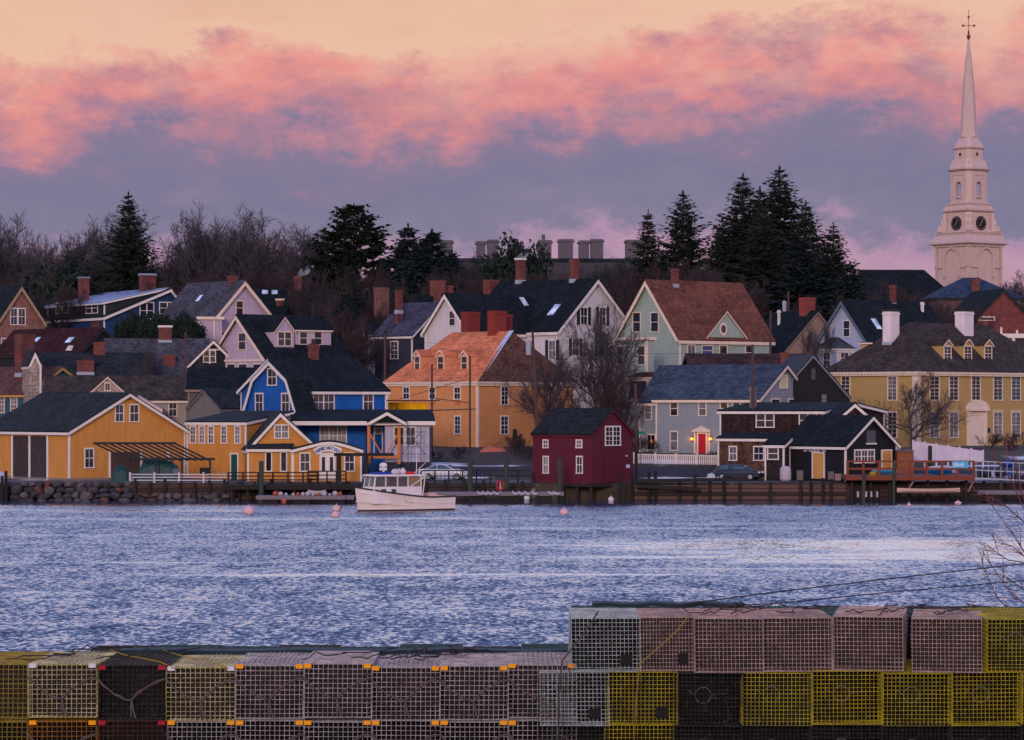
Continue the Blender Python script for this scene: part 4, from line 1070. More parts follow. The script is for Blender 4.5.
# ------------------------------------------------------------------ shoreline
ROCKS = []
def rock_data(seed):
    rg = random.Random(seed); import bmesh
    bm = bmesh.new(); bmesh.ops.create_icosphere(bm, subdivisions=2, radius=1)
    ax = [Vector((rg.gauss(0, 1), rg.gauss(0, 1), rg.gauss(0, 1))).normalized() for _ in range(9)]; dd = [rg.uniform(.55, .9) for _ in ax]
    for v in bm.verts:
        for a, d in zip(ax, dd):
            t = v.co.dot(a)
            if t > d: v.co -= a*(t-d)
        v.co *= 1+rg.uniform(-.04, .04)
    me = bpy.data.meshes.new('boulder'); bm.to_mesh(me); bm.free(); return me
RM = [M('stone', (70, 66, 74)), M('stone', (92, 84, 88)), M('stone', (54, 52, 60)), M('stone', (96, 60, 56))]
rd = []
for i in range(8):
    me = rock_data(i); me.materials.append(RM[[0, 1, 2, 0, 1, 2, 0, 3][i]]); rd.append(me)
rg = random.Random(11)
for row in range(4):
    x = wx(2, 269.5)+rg.uniform(0, .4)
    while x < wx(236, 269.5):
        s = rg.uniform(.32, .62); k = rg.randrange(7) if rg.random() < .94 else 7
        if x > wx(130, 269.5) and row > 1: x += s*1.6; continue
        o = bpy.data.objects.new('boulder', rd[k]); COL.objects.link(o)
        o.location = (x, 269.0+row*.36+rg.uniform(-.15, .15), -.15+row*.5+rg.uniform(-.08, .08)); o.scale = (s*rg.uniform(.9, 1.4), s, s*rg.uniform(.6, .85)); o.rotation_euler = (rg.uniform(-.3, .3), rg.uniform(-.3, .3), rg.uniform(0, 6))
        tag(o, 'weathered grey boulder in the stone bank under the yellow boathouse' if k != 7 else 'reddish brown boulder in the stone bank under the yellow boathouse', 'boulder', 'boulders of the stone bank' if k != 7 else 'reddish boulders of the stone bank')
        x += s*rg.uniform(1.5, 2.0)
def bulkhead(name, label, x0, x1, D, ztop, zb=-1, piles=10, mat=None, ph=.4, planks=7):
    mat = mat or DARKW; a, c = wx(x0, D), wx(x1, D); rt = empty(name, ((a+c)/2, D, zb), label, 'wharf wall'); o_ = tuple(rt.location)
    for k in range(planks):
        z0 = zb+(ztop-zb)*k/planks; z1 = zb+(ztop-zb)*(k+1)/planks-.03
        mb = MB(); n = max(1, int((c-a)/5)); rg = random.Random(k+int(x0))
        for i in range(n): mb.box(a+(c-a)*i/n+.01, a+(c-a)*(i+1)/n-.01, D+rg.uniform(0, .05), D+.3, z0+rg.uniform(0, .02), z1)
        mb.build('plank', mat if (k*5+int(x0)) % 3 else M('wood', (52, 40, 40)), rt, o_)
    for k in range(piles):
        x = a+(c-a)*(k+.5)/piles; mb = MB(); mb.tube([(x, D-.16, zb-1), (x, D-.16, ztop+ph*random.Random(k).uniform(.3, 1.2))], .15, 8); mb.build('pile', DARKW, rt, o_)
    return rt
bulkhead('timber_bulkhead', 'dark timber wall below the white fence and the yellow office', 128, 262, 269.6, 1.45, piles=9, mat=M('wood', (74, 52, 48)))
bulkhead('timber_bulkhead', 'dark plank wall between the yellow office and the red boathouse', 262, 532, 270.0, 1.5, piles=14, mat=M('wood', (52, 44, 46)))
bulkhead('timber_bulkhead', 'weathered brown log wall below the blue hatchback, right of the red boathouse', 634, 846, 270.0, 1.4, piles=7, mat=M('wood', (96, 72, 68)), ph=.5)
bulkhead('timber_bulkhead', 'dark wall under and beyond the orange deck', 846, 1100, 270.1, 1.35, piles=12, mat=M('wood', (60, 50, 54)))
bulkhead('timber_bulkhead', 'dark low timber wall at the far left edge of the shore', -80, 8, 269.0, 1.2, piles=6)
# white fence along the left wharf, black rails in front of the office, black picket rail by the car
fence_thing('white_wharf_fence', 'low white board fence along the wharf in front of the boathouse and pergola', 130, 228, 473.5, 484.5, 270.6, 270.6, M('paint', (186, 184, 200)), pitch=99, rails=4, posts=5)
def rail_thing(label, x0, x1, yt, yb, D, mat, posts, rails=3, name='railing', pw=.14, rw=.1, pitch=None):
    a, c = W(x0, yb, D), W(x1, yb, D); h = wz(yt, D)-a.z; base = (a+c)/2; rt = empty(name, base, label, 'railing'); o_ = tuple(base)
    for k in range(posts):
        p = a.lerp(c, k/(posts-1)); mb = MB(); mb.bar(p-Vector((0, 0, .3)), p+Vector((0, 0, h)), pw); mb.build('post', mat, rt, o_)
    for k in range(rails):
        z = Vector((0, 0, h*(k+1)/rails)); mb = MB(); mb.bar(a+z+Vector((0, .03, 0)), c+z+Vector((0, .03, 0)), rw*.6, rw); mb.build('rail', mat, rt, o_)
    if pitch:
        mb = MB(); n = int((c-a).length/pitch)
        for i in range(n): p = a.lerp(c, i/n); mb.bar(p+Vector((0, .05, h*.12)), p+Vector((0, .05, h*.98)), .035)
        mb.build('baluster', mat, rt, o_)
    return rt
BLK = M('wood', (34, 30, 34))
rail_thing('black three-board railing along the wharf before the green door of the yellow office', 228, 318, 472.5, 483.5, 270.3, BLK, 7)
rail_thing('second black railing, in front of the arched sign doors', 308, 346, 471.2, 483, 269.6, BLK, 5)
rail_thing('black picket railing beside the silver car', 421, 532, 470.5, 481.5, 270.6, BLK, 9, rails=2, pitch=.35)
# dark deck under the office
rt = empty('office_deck', (wx(300, 268.8), 268.8, 0), 'dark timber deck on piles jutting out before the yellow office', 'deck'); o_ = tuple(rt.location)
mb = MB(); mb.box(wx(226, 268.6), wx(392, 268.6), 267.6, 270.2, 1.22, 1.42); mb.build('decking', DARKW, rt, o_)
mb = MB(); mb.box(wx(226, 268.6), wx(392, 268.6), 267.5, 267.6, 1.0, 1.42); mb.build('fascia', BLK, rt, o_)
for i in range(11):
    x = wx(232+15.5*i, 267.8); mb = MB(); mb.tube([(x, 267.9, -1.5), (x, 267.9, 1.2)], .14, 7); mb.build('pile', DARKW, rt, o_)
mb = MB(); mb.bar(W(334, 454.5, 268.2), W(394, 454.5, 268.2), .2, .28); mb.bar(W(339, 455, 268.2), W(339, 482, 268.2), .5, .4); mb.bar(W(366, 455, 268.3), W(366, 486, 268.3), .45, .4); mb.bar(W(372, 454, 268.3), W(372, 480, 268.3), .15)
single(mb, 'loading_frame', BLK, 'black timber hoist frame standing on the deck right of the arched sign', 'timber frame', (wx(355, 268.2), 268.2, 1.4))
# green pilings
for px, yt, yb, D, w, lab in ((261, 461, 497, 266.5, .42, 'mossy green piling in front of the yellow office'), (470, 459, 494, 266.5, .44, 'mossy green piling left of the life ring'), (506, 459, 494, 266.5, .44, 'mossy green piling right of the life ring'), (559.6, 458, 495, 265.0, .4, 'mossy green piling before the red boathouse wall'), (863.5, 473, 495, 266.5, .34, 'short green piling below the orange deck steps'), (893.6, 461, 495, 266.5, .26, 'tall slim green piling before the orange deck'), (1001, 459, 492, 268, .34, 'grey-green piling right of the silver gangway')):
    mb = MB(); mb.tube([(wx(px, D), D, -2), (wx(px, D)+.03, D, wz(yt, D))], w/1.9, 10); single(mb, 'piling', GREENW, lab, 'piling', (wx(px, D), D, 0))
for px, yt, D in ((655.5, 470.5, 269.5), (632, 474, 269.5), (649, 471.5, 269.2), (695, 474.5, 269.5), (724, 476, 269.6), (6, 471, 268.5), (2, 476, 268.2), (620, 473, 266.6), (823, 478, 269.3), (811, 480, 269.3)):
    mb = MB(); mb.tube([(wx(px, D), D, -1.5), (wx(px, D), D, wz(yt, D))], .14, 8); single(mb, 'mooring_post', BLK, 'thin dark mooring post rising above the shore wall', 'post', (wx(px, D), D, 0), 'thin dark mooring posts along the shore')
mb = MB(); mb.bar(W(634, 481, 269.2), W(735, 479.5, 269.2), .3, .34); mb.bar(W(636, 486, 268.9), W(700, 489, 268.9), .3, .3)
single(mb, 'timber_beam', BLK, 'long dark beam lying on the shore wall below the picket fence', 'beam', W(685, 482, 269.2))
# floating docks
def dock(label, x0, x1, D, dep, ztop):
    a, c = wx(x0, D), wx(x1, D); rt = empty('floating_dock', ((a+c)/2, D, 0), label, 'dock'); o_ = tuple(rt.location)
    mb = MB(); n = int((c-a)/.3)
    for i in range(n): mb.box(a+(c-a)*i/n, a+(c-a)*(i+1)/n-.02, D, D+dep, ztop-.06, ztop)
    mb.build('decking', M('wood', (136, 130, 142)), rt, o_)
    mb = MB(); mb.box(a, c, D-.05, D, ztop-.3, ztop-.01); mb.build('fascia', M('wood', (120, 112, 124)), rt, o_)
    mb = MB(); k = max(2, int((c-a)/2.5))
    for i in range(k): x = a+(c-a)*(i+.2)/k; mb.box(x, x+1.3, D+.1, D+dep-.1, -.3, ztop-.08)
    mb.build('float', BLK, rt, o_)
dock('low grey floating dock before the yellow office', 256, 354, 260, 2.2, wz(496, 260)); dock('long grey floating dock carrying the life ring', 428, 564, 262, 2.2, wz(492.4, 262))
dock('low grey float at the far right shore', 978, 1060, 264, 2, wz(491, 264))
# clutter on the docks
rg = random.Random(8); FM = M('flat', (168, 162, 172)); OM = M('flat', (160, 76, 50))
for i in range(13):
    px = 276+i*5.4+rg.uniform(-1, 1); D = 260.6; r_ = rg.uniform(.12, .24); c = W(px, 496, D)
    mb = MB(); mb.lathe([(.03, c.z), (r_, c.z+.08), (r_, c.z+r_*1.4), (.04, c.z+r_*1.9)], 9, (c.x, c.y))
    single(mb, 'dock_float', FM if i % 4 else OM, 'small pale float lying on the dock before the yellow office' if i % 4 else 'small orange float lying on the dock before the yellow office', 'float', c, 'small pale floats on the left dock' if i % 4 else 'small orange floats on the left dock', smooth=True)
for i, px in enumerate((477, 482, 487, 493, 512, 518, 524, 531, 548, 553)):
    D = 261.6; c = W(px, 494.5, D); mb = MB(); mb.tube([c+Vector((0, 0, .3)), c+Vector((.18, -.05, .1)), c+Vector((.42, -.05, .02)), c+Vector((.6, 0, .1))], [.05, .11, .12, .05], 7)
    single(mb, 'fender', FM, 'white fender hanging off the long floating dock', 'fender', c, 'white fenders on the long dock', smooth=True)
for i, px in enumerate((858, 866, 871.5, 877)):
    c = W(px, 497, 265); mb = MB(); mb.tube([c, c+Vector((rg.uniform(-.08, .08), 0, .5))], [.1, .08], 7); single(mb, 'fender', FM, 'white fender hanging below the orange deck', 'fender', c, 'white fenders below the orange deck')
# life ring
c = W(500.4, 485.5, 262.8); rt = empty('life_ring', (c.x, c.y, wz(492, 262.8)), 'red life ring on its white post at the floating dock', 'life ring'); o_ = tuple(rt.location)
mb = MB(); n = 18; mb.tube([c+Vector((.3*math.cos(2*math.pi*i/n), 0, .38*math.sin(2*math.pi*i/n))) for i in range(n+1)], .1, 7, caps=False); mb.build('ring', M('flat', (150, 40, 48)), rt, o_)
mb = MB(); mb.bar((c.x, c.y+.15, wz(495, 262.8)), (c.x, c.y+.15, c.z+.3), .14); mb.build('post', FM, rt, o_)
# buoys
BU = M('flat', (214, 172, 180)); BO = M('flat', (214, 104, 66)); BW = M('flat', (206, 200, 214))
for px, yb, rp, m, lab in ((249, 514, 5.6, BU, 'pink mooring buoy, largest, left of the lobster boat'), (336.6, 511, 4.3, BU, 'pinkish mooring ball by the boat bow, the farther of two'), (335.4, 517, 4.0, BU, 'pinkish mooring ball by the boat bow, the nearer of two'), (284, 501, 2.6, BO, 'small orange buoy beside the left floating dock'), (308, 501.5, 2.0, BO, 'tiny orange buoy near the left dock end'), (564, 514.5, 4.2, BU, 'pale pink buoy alone on the water below the red boathouse'), (611, 501, 3.0, BW, 'white buoy by the piles of the red boathouse'), (893.5, 499, 6.0, BW, 'big whitish mooring ball before the orange deck'), (838, 494, 2.4, BO, 'small orange buoy at the foot of the log wall'), (909, 506, 2.0, BU, 'tiny pink buoy off the orange deck'), (958, 504, 3.6, BU, 'flat pink buoy far right off the white canoe'), (526.5, 500, 3.4, BW, 'white buoy under the long dock')):
    D = CZ*F/(yb-HZ); r_ = rp/F*D; c = Vector((wx(px, D), D, 0)); flat = .55 if 'flat' in lab else (.8 if 'big' in lab else .95)
    mb = MB(); mb.lathe([(r_*math.sin(t)+.001, r_*flat*(.55-math.cos(t)*1.0)) for t in [math.pi*i/9 for i in range(10)]], 14, (c.x, c.y)); 
    mb.tube([(c.x, c.y, r_*flat*1.5), (c.x, c.y, r_*flat*1.5+.1)], .04, 6)
    single(mb, 'buoy', m, lab, 'buoy', c, smooth=True)
# orange deck
rt = empty('orange_deck', (wx(910, 268.5), 268.5, 1.4), 'orange-brown timber deck with railing beside the black boathouse', 'deck'); o_ = tuple(rt.location)
OW = M('wood', (124, 62, 46)); D = 268
mb = MB(); mb.box(wx(846, D), wx(974, D), D, D+6, wz(479, D)-.05, wz(475.5, D)); mb.build('decking', M('wood', (120, 76, 66)), rt, o_)
for k in range(9):
    px = 847.5+k*15.75; mb = MB(); mb.bar(W(px, 479.5, D-.1), W(px, 460.8, D-.1), .2); mb.build('post', OW, rt, o_)
for y, h in ((461.4, .16), (468.8, .18), (478.6, .3)):
    mb = MB(); mb.bar(W(846, y, D-.15), W(974.5, y, D-.15), .08, h); mb.build('rail', OW, rt, o_)
for k in range(7):
    px = 852+k*19; mb = MB(); mb.tube([(wx(px, D+1), D+1, -1.5), (wx(px, D+1), D+1, wz(479, D+1))], .16, 7); mb.build('pile', DARKW, rt, o_)
mb = MB(); mb.bar(W(908, 490, D+.3), W(914, 480, D+.3), .16); mb.bar(W(968, 492, D+.3), W(974, 480, D+.3), .16); mb.build('brace', M('wood', (140, 110, 100)), rt, o_)
rt = empty('banner_sign', W(960, 469, D-.3), 'turquoise sign with pale lettering hung on the orange deck rail', 'sign'); o_ = tuple(rt.location)
mb = MB(); mb.bar(W(952, 464.6, D-.27), W(968.4, 464.6, D-.27), .04, .6); mb.build('sign_panel', M('flat', (70, 168, 214)), rt, o_)
mb = MB(); x = 953.6; rg = random.Random(5)
while x < 963.5:
    w = rg.uniform(.5, .9); p = W(x, 464.8, D-.3); h = rg.choice((.12, .16, .2)); mb.box(p.x, p.x+w*.075, D-.3, D-.292, p.z-h, p.z+h); x += w+.35
mb.build('lettering', M('flat', (206, 216, 236)), rt, o_)
def hull(x0, x1, D, z0, h, m, name, lab, cat, w=.8, flip=False):
    mb = MB(); n = 12; a, c = wx(x0, D), wx(x1, D); prev = None
    for i in range(n+1):
        t = i/n; k = math.sin(math.pi*min(1, max(0, t)))**.55 if 0 < t < 1 else .02
        x = a+(c-a)*t; up = .22*h*abs(2*t-1)**2
        ring = [(x, D-w/2*k, z0+h+up), (x, D-w/2*k*.8, z0+h*.4+up), (x, D, z0+up), (x, D+w/2*k*.8, z0+h*.4+up), (x, D+w/2*k, z0+h+up)]
        if flip: ring = [(p[0], p[1], 2*z0+h-p[2]) for p in ring]
        if prev:
            for j in range(4): mb.poly([prev[j], ring[j], ring[j+1], prev[j+1]])
            mb.poly([prev[0], prev[4], ring[4], ring[0]])
        prev = ring
    return single(mb, name, m, lab, cat, (0.5*(a+c), D, z0), smooth=False)
zdk = wz(475.5, D)
hull(872, 897, D+1.5, zdk+.05, .5, M('flat', (70, 168, 214)), 'kayak', 'bright blue kayak on the orange deck behind the left rails', 'kayak'); hull(927, 952, D+1.2, zdk+.05, .45, M('flat', (24, 108, 176)), 'kayak', 'deep blue kayak on the orange deck behind the right rails', 'kayak')
hull(928, 957, D+2.6, zdk+.25, .6, M('flat', (190, 176, 190)), 'dinghy', 'upturned pale dinghy behind the deep blue kayak on the deck', 'dinghy', flip=True)
hull(897, 960, 266.3, wz(493, 266.3), .38, M('flat', (200, 164, 160)), 'canoe', 'long pale pink canoe at the foot of the orange deck', 'canoe')
c = W(873, 474, D+.9); mb = MB(); mb.lathe([(.05, c.z-.2), (.3, c.z-.15), (.34, c.z+.1), (.2, c.z+.24), (.03, c.z+.3)], 10, (c.x, c.y)); single(mb, 'yellow_bucket', M('flat', (170, 140, 20)), 'round yellow float on the orange deck by the left rail', 'float', (c.x, c.y, c.z-.2), smooth=True)
rt = empty('orange_shed', W(905, 475, 275), 'small orange-brown board shed behind the deck', 'shed'); o_ = tuple(rt.location)
mb = MB(); mb.box(wx(897.4, 275), wx(913.6, 275), 275, 277.5, 1.2, wz(451.6, 275)); mb.build('wall', M('board', (132, 78, 56)), rt, o_)
mb = MB(); mb.box(wx(896.6, 275), wx(914.4, 275), 274.8, 277.6, wz(451.5, 275), wz(450.2, 275)); mb.build('roof', GREYW, rt, o_)
fence_thing('white_board_fence', 'tall white board fence with a sloping top below the mansion', 913, 983, 441, 462, 279, 279, M('paint', (196, 188, 212)), pitch=.16, w=.155, posts=7, rails=2, yt1=451)
fence_thing('dark_gate', 'narrow dark gate post in the white board fence', 929, 931, 447, 461, 278.6, 278.6, DARKW, pitch=.16, w=.155, posts=2, rails=1)
# silver gangway
rt = empty('gangway', W(990, 478, 268), 'silver aluminium gangway with lattice sides right of the orange deck', 'gangway'); o_ = tuple(rt.location)
GM = M('metal', (150, 156, 180), metal=.4, rough=.5); mb = MB()
for dd_ in (0, 1.1):
    for y0, y1 in ((461, 464.5), (470, 473.5), (478, 481.5)): mb.bar(W(975, y0, 267.6+dd_), W(1050, y1, 267.6+dd_), .06, .09)
    for i in range(13): px = 976+i*6.2; t = i/12; mb.bar(W(px, 461+3.5*t, 267.6+dd_), W(px, 478+3.5*t, 267.6+dd_), .05)
mb.build('side_frame', GM, rt, o_)
mb = MB(); a, c = W(975, 479, 267.6), W(1050, 482.5, 267.6); mb.hexa([a, c, c+Vector((0, 1.1, 0)), a+Vector((0, 1.1, 0)), a+Vector((0, 0, .08)), c+Vector((0, 0, .08)), c+Vector((0, 1.1, .08)), a+Vector((0, 1.1, .08))]); mb.build('walkway', GM, rt, o_)
# tub, boxes, dinghies and small junk on the shore
c = W(785.5, 481, 270.9); mb = MB(); mb.lathe([(.42, c.z), (.52, c.z+.2), (.5, c.z+1.1), (.35, c.z+1.3), (.05, c.z+1.36)], 14, (c.x, c.y)); single(mb, 'water_tub', M('flat', (170, 160, 176)), 'pale grey tub under a cover at the corner of the black boathouse', 'tub', c, smooth=True)
for px, py, w, h, m, lab in ((800, 480, .5, .8, GREYW, 'grey barrel-like crate beside the pale tub'), (831, 480, .45, .7, GREYW, 'grey crate before the pale yellow door'), (838, 480.5, .5, .55, M('wood', (140, 118, 120)), 'light wooden crate at the boathouse corner'), (205, 474, .9, .5, BLK, 'black grill box on the wharf beside the green door'), (176, 475, .5, .5, M('flat', (96, 96, 120)), 'grey bin behind the white fence under the pergola'), (345.6, 489, 1.6, .5, M('wood', (108, 88, 44)), 'mustard painted crate on the wharf by the hoist frame')):
    D = 271.2; p = W(px, py, D); mb = MB(); mb.box(p.x-w/2, p.x+w/2, D, D+w, p.z, p.z+h); mb.box(p.x-w/2-.04, p.x+w/2+.04, D-.04, D+w+.04, p.z+h, p.z+h+.06); mb.box(p.x-w/2-.03, p.x-w/2+.05, D-.03, D+.02, p.z, p.z+h); mb.box(p.x+w/2-.05, p.x+w/2+.03, D-.03, D+.02, p.z, p.z+h)
    single(mb, 'crate', m, lab, 'crate', (p.x, D, p.z))
hull(308, 326, 261.4, wz(496.6, 261.4), .5, FM, 'dinghy', 'small white dinghy tied at the left floating dock', 'dinghy')
rg = random.Random(21)
for i in range(9):
    px = 980+i*6+rg.uniform(-2, 2); D = 272+rg.uniform(0, 6); hull(px, px+rg.uniform(9, 15), D, T(D)+.1+rg.uniform(0, .5), .5, M('flat', rg.choice([(180, 172, 190), (50, 50, 70), (20, 60, 130), (150, 140, 160), (150, 140, 160)])), 'dinghy', 'small boat laid up in the yard right of the gangway', 'dinghy', w=1.3, flip=rg.random() < .5)['group'] = 'small boats laid up in the yard'
c = W(1008, 470, 281); hull(1001, 1014, 281, c.z+.2, .7, M('flat', (24, 60, 150)), 'sailing_dinghy', 'blue covered sailing dinghy with its bare mast in the yard', 'dinghy', w=1.2)
mb = MB(); mb.tube([W(1007, 464, 281), W(1006, 440, 281)], .06, 6); single(mb, 'mast', M('wood', (120, 80, 74)), 'thin bare mast above the blue covered dinghy', 'mast', W(1007, 464, 281))

# ------------------------------------------------------------------ utility poles and wires
def pole(label, px, yt, yb, D, lean=0, arms=(), tr=False, r_=.15, mat=None):
    b_ = Vector((wx(px+lean, D), D, min(T(D), wz(yb, D)))); t_ = W(px, yt, D)
    rt = empty('utility_pole', b_, label, 'utility pole'); o_ = tuple(b_)
    mb = MB(); mb.tube([b_-Vector((0, 0, .5)), t_], [r_*1.15, r_*.8], 8); mb.build('pole', mat or M('wood', (84, 60, 60)), rt, o_)
    for y in arms: mb = MB(); mb.bar(W(px-5, y, D), W(px+5, y, D), .1, .12); mb.build('crossarm', DARKW, rt, o_)
    if tr:
        mb = MB(); c = W(px-4, yt+15, D); mb.lathe([(.05, c.z-.9), (.26, c.z-.85), (.28, c.z+.5), (.2, c.z+.6), (.04, c.z+.7)], 10, (c.x, c.y)); mb.build('transformer', M('flat', (150, 156, 176)), rt, o_)
    return t_
A1 = pole('leaning wooden utility pole with a grey transformer in front of the orange house', 532.6, 331.5, 455, 298, lean=6.5, tr=True)
A2 = pole('short reddish pole rising by the green street sign, right of the red boathouse', 635.6, 384, 478, 281, lean=.8)
A3 = pole('reddish utility pole rising in front of the blue-grey roof', 752.6, 344.5, 470, 288, arms=())
A4 = pole('dark utility pole before the grey roof on the left hill', 185.6, 332, 372, 340, arms=(336,))
A5 = pole('slim pale utility pole left of the orange house', 385, 334, 395, 330, arms=(336,))
A6 = pole('far utility pole with crossarm and transformer below the spruces', 788.4, 291, 330, 372, arms=(296,), tr=True)
A7 = pole('slim dark pole behind the brown roofed house', 770.4, 311, 335, 350)
def wire(name, label, pts, r_=.011, sag=.0, mat=None, cat='wire', group=None):
    P = []
    for a, c in zip(pts, pts[1:]):
        for i in range(9): t = i/8; P.append(a.lerp(c, t)-Vector((0, 0, sag*4*t*(1-t))))
    mb = MB(); mb.tube(P, r_, 4); return single(mb, name, mat or DKG, label, cat, pts[0], group)
wire('overhead_wire', 'overhead wire from the leaning pole to the pole before the blue-grey roof', [A1, A3], sag=1.5)
wire('overhead_wire', 'overhead wire from the slim pale pole to the leaning pole', [A5, A1], sag=1.2)
wire('overhead_wire', 'overhead wire between the far poles below the spruces', [A7, A6], sag=.5)
wire('overhead_wire', 'overhead wire from the far pole with crossarm off to the right edge', [A6, W(1060, 322, 372)], sag=1.2)
# street sign
rt = empty('street_sign', W(640.6, 471, 282), 'green street name sign on a thin post beside the grey house', 'street sign'); o_ = tuple(rt.location)
mb = MB(); mb.tube([W(640.6, 471, 282), W(640.6, 431, 282)], .035, 6); mb.build('post', GREYW, rt, o_)
mb = MB(); p = W(641.4, 432.8, 282); mb.box(p.x-.35, p.x+.35, 281.9, 281.93, p.z-.14, p.z+.14); mb.build('sign_panel', M('flat', (20, 120, 84)), rt, o_)

# ------------------------------------------------------------------ lobster boat
def lobster_boat():
    D0 = 243.5; a = R(180+35); base = Vector((wx(401, D0), D0, 0))
    rt = empty('lobster_boat', base, 'cream lobster boat with a white wheelhouse moored on the river', 'boat', rz=a)
    Lh = 8.8; st = []; n = 28
    for i in range(n+1):
        t = i/n; x = -Lh/2+Lh*t
        sheer = 1.0+.12*(1-t)+1.42*max(0, t-.25)**1.4
        bw = 1.42*(1-max(0, (t-.42)/.58)**2.3)
        wl = 1.3*(1-max(0, (t-.35)/.6)**1.7) if t < .95 else 0
        wl = max(wl, .0)
        xw = x-(.0 if t < .8 else (t-.8)*1.3)
        st.append((x, xw, sheer, max(bw, .05), max(wl, .02)))
    hull_ = MB(); dk = MB(); bt = MB(); gun = MB()
    for i in range(n):
        for sg in (1, -1):
            def ring(s_):
                x, xw, sh, bw, wl = s_
                return [(x*h+xw*(1-h), sg*(wl+(bw-wl)*h**1.3), .12+(sh-.12)*h) for h in (1, .83, .66, .5, .34, .17, 0)]+[(xw, sg*wl*.96, -.1), (xw, 0, -.5)]
            A, B_ = ring(st[i]), ring(st[i+1])
            for j in range(6): hull_.poly([A[j], B_[j], B_[j+1], A[j+1]])
            for j in (6, 7): bt.poly([A[j], B_[j], B_[j+1], A[j+1]])
            p, q = A[0], B_[0]; gun.bar((p[0], p[1]+sg*.02, p[2]), (q[0], q[1]+sg*.02, q[2]), .1, .12)
        zd = lambda s_: s_[2]-(.55 if s_[0] < .4 else .06)
        A, B_ = st[i], st[i+1]; dk.poly([(A[0], -A[3]*.98, zd(A)), (B_[0], -B_[3]*.98, zd(B_)), (B_[0], B_[3]*.98, zd(B_)), (A[0], A[3]*.98, zd(A))])
    x, xw, sh, bw, wl = st[0]; hull_.poly([(x, -bw, sh), (x, bw, sh), (x, wl, .12), (x, -wl, .12)]); bt.poly([(x, -wl, .12), (x, wl, .12), (x, 0, -.5)])
    HC = M('paint', (216, 204, 206), age=.92); hull_.build('hull', HC, rt, smooth=True); bt.build('bottom_paint', M('flat', (58, 34, 34)), rt); dk.build('deck', M('flat', (190, 184, 190)), rt); gun.build('gunwale', M('flat', (40, 44, 60)), rt)
    mb = MB()
    for sg in (1, -1):
        mb.tube([(x*.5+xw*.5, sg*((bw*.55+wl*.45)*.9+.06), .22+sh*.16+.017*k) for k, (x, xw, sh, bw, wl) in enumerate(st[14:])], .035, 5)
    mb.build('spray_rail', HC, rt)
    # trunk cabin and wheelhouse: x forward, local z
    WHT = M('paint', (214, 206, 214), age=.92)
    def z_(py): return (HZ-py)/F*D0+CZ
    mb = MB(); mb.prism([(2.9, -.7, 1.3), (4.0, -.3, 1.5), (4.0, .3, 1.5), (2.9, .7, 1.3)], [(2.9, -.6, 1.95), (3.8, -.22, 1.9), (3.8, .22, 1.9), (2.9, .6, 1.95)]); mb.build('trunk_cabin', WHT, rt)
    zt = 2.84
    # wheelhouse lower wall
    mb = MB(); f0 = 3.05; r0 = -1.3
    hw_ = lambda x: 1.08-.13*max(0, x-1.0)
    mb.prism([(r0, -1.1, .6), (1.0, -1.08, .6), (f0+.15, -.8, .6), (f0+.15, .8, .6), (1.0, 1.08, .6), (r0, 1.1, .6)], [(r0, -1.08, 1.94), (1.0, -1.06, 1.96), (f0+.06, -.78, 1.98), (f0+.06, .78, 1.98), (1.0, 1.06, 1.96), (r0, 1.08, 1.94)])
    # window posts
    for sg in (1, -1):
        for x0, w in ((f0-.0, .1), (2.05, .1), (1.0, .1), (0, .1), (-1.25, .1)): mb.bar((x0, sg*(hw_(x0)-.04), 1.93), (x0-.12 if x0 == f0 else x0, sg*(hw_(x0)-.07), zt-.05), w, .08)
    for y in (-.76, 0, .76): mb.bar((f0+.03, y, 1.95), (f0-.15, y*.97, zt-.05), .09, .08)
    wh = mb.build('wheelhouse', WHT, rt)
    mb = MB(); 
    for sg in (1, -1):
        for x0, x1 in ((.05, .95), (1.05, 2.0), (2.1, 2.98)): mb.poly([(x0, sg*(hw_(x0)-.06), 1.98), (x1, sg*(hw_(x1)-.06), 1.98), (x1-.04, sg*(hw_(x1)-.08), zt-.1), (x0, sg*(hw_(x0)-.08), zt-.1)])
    for y0, y1 in ((-.72, -.05), (.05, .72)): mb.poly([(f0+.02, y0, 2.0), (f0+.02, y1, 2.0), (f0-.12, y1*.98, zt-.1), (f0-.12, y0*.98, zt-.1)])
    mb.build('pane', glass_mat((50, 56, 70)), wh)
    mb = MB(); mb.poly([(-1.2, 1.03, 1.98), (-.05, 1.03, 1.98), (-.05, 1.0, zt-.1), (-1.2, 1.0, zt-.1)]); mb.build('canvas_curtain', M('flat', (136, 112, 92)), wh)
    mb = MB(); mb.prism([(-1.7, -1.16, zt-.04), (1.2, -1.16, zt-.04), (f0+.1, -.88, zt-.04), (f0+.25, 0, zt-.02), (f0+.1, .88, zt-.04), (1.2, 1.16, zt-.04), (-1.7, 1.16, zt-.04)], [(-1.7, -1.12, zt+.06), (1.2, -1.12, zt+.09), (f0+.05, -.84, zt+.1), (f0+.2, 0, zt+.13), (f0+.05, .84, zt+.1), (1.2, 1.12, zt+.09), (-1.7, 1.12, zt+.06)]); mb.build('cabin_roof', WHT, rt)
    mb = MB(); mb.bar((-1.65, 1.05, zt-.05), (-1.3, 1.1, .7), .07); mb.bar((-1.65, -1.05, zt-.05), (-1.3, -1.1, .7), .07); mb.bar((-.2, 1.09, 1.95), (-1.65, 1.1, zt-.08), .07); mb.build('support_bar', WHT, rt)
    for x0 in (1.15, 2.05):
        mb = MB(); mb.box(x0, x0+.4, .9, hw_(x0)+.02, 1.5, 1.78); mb.build('porthole', glass_mat((40, 70, 76)), rt)
    mb = MB(); mb.box(1.2, 2.7, -.5, .4, zt+.1, zt+.3); mb.build('roof_box', M('flat', (26, 60, 140)), rt)
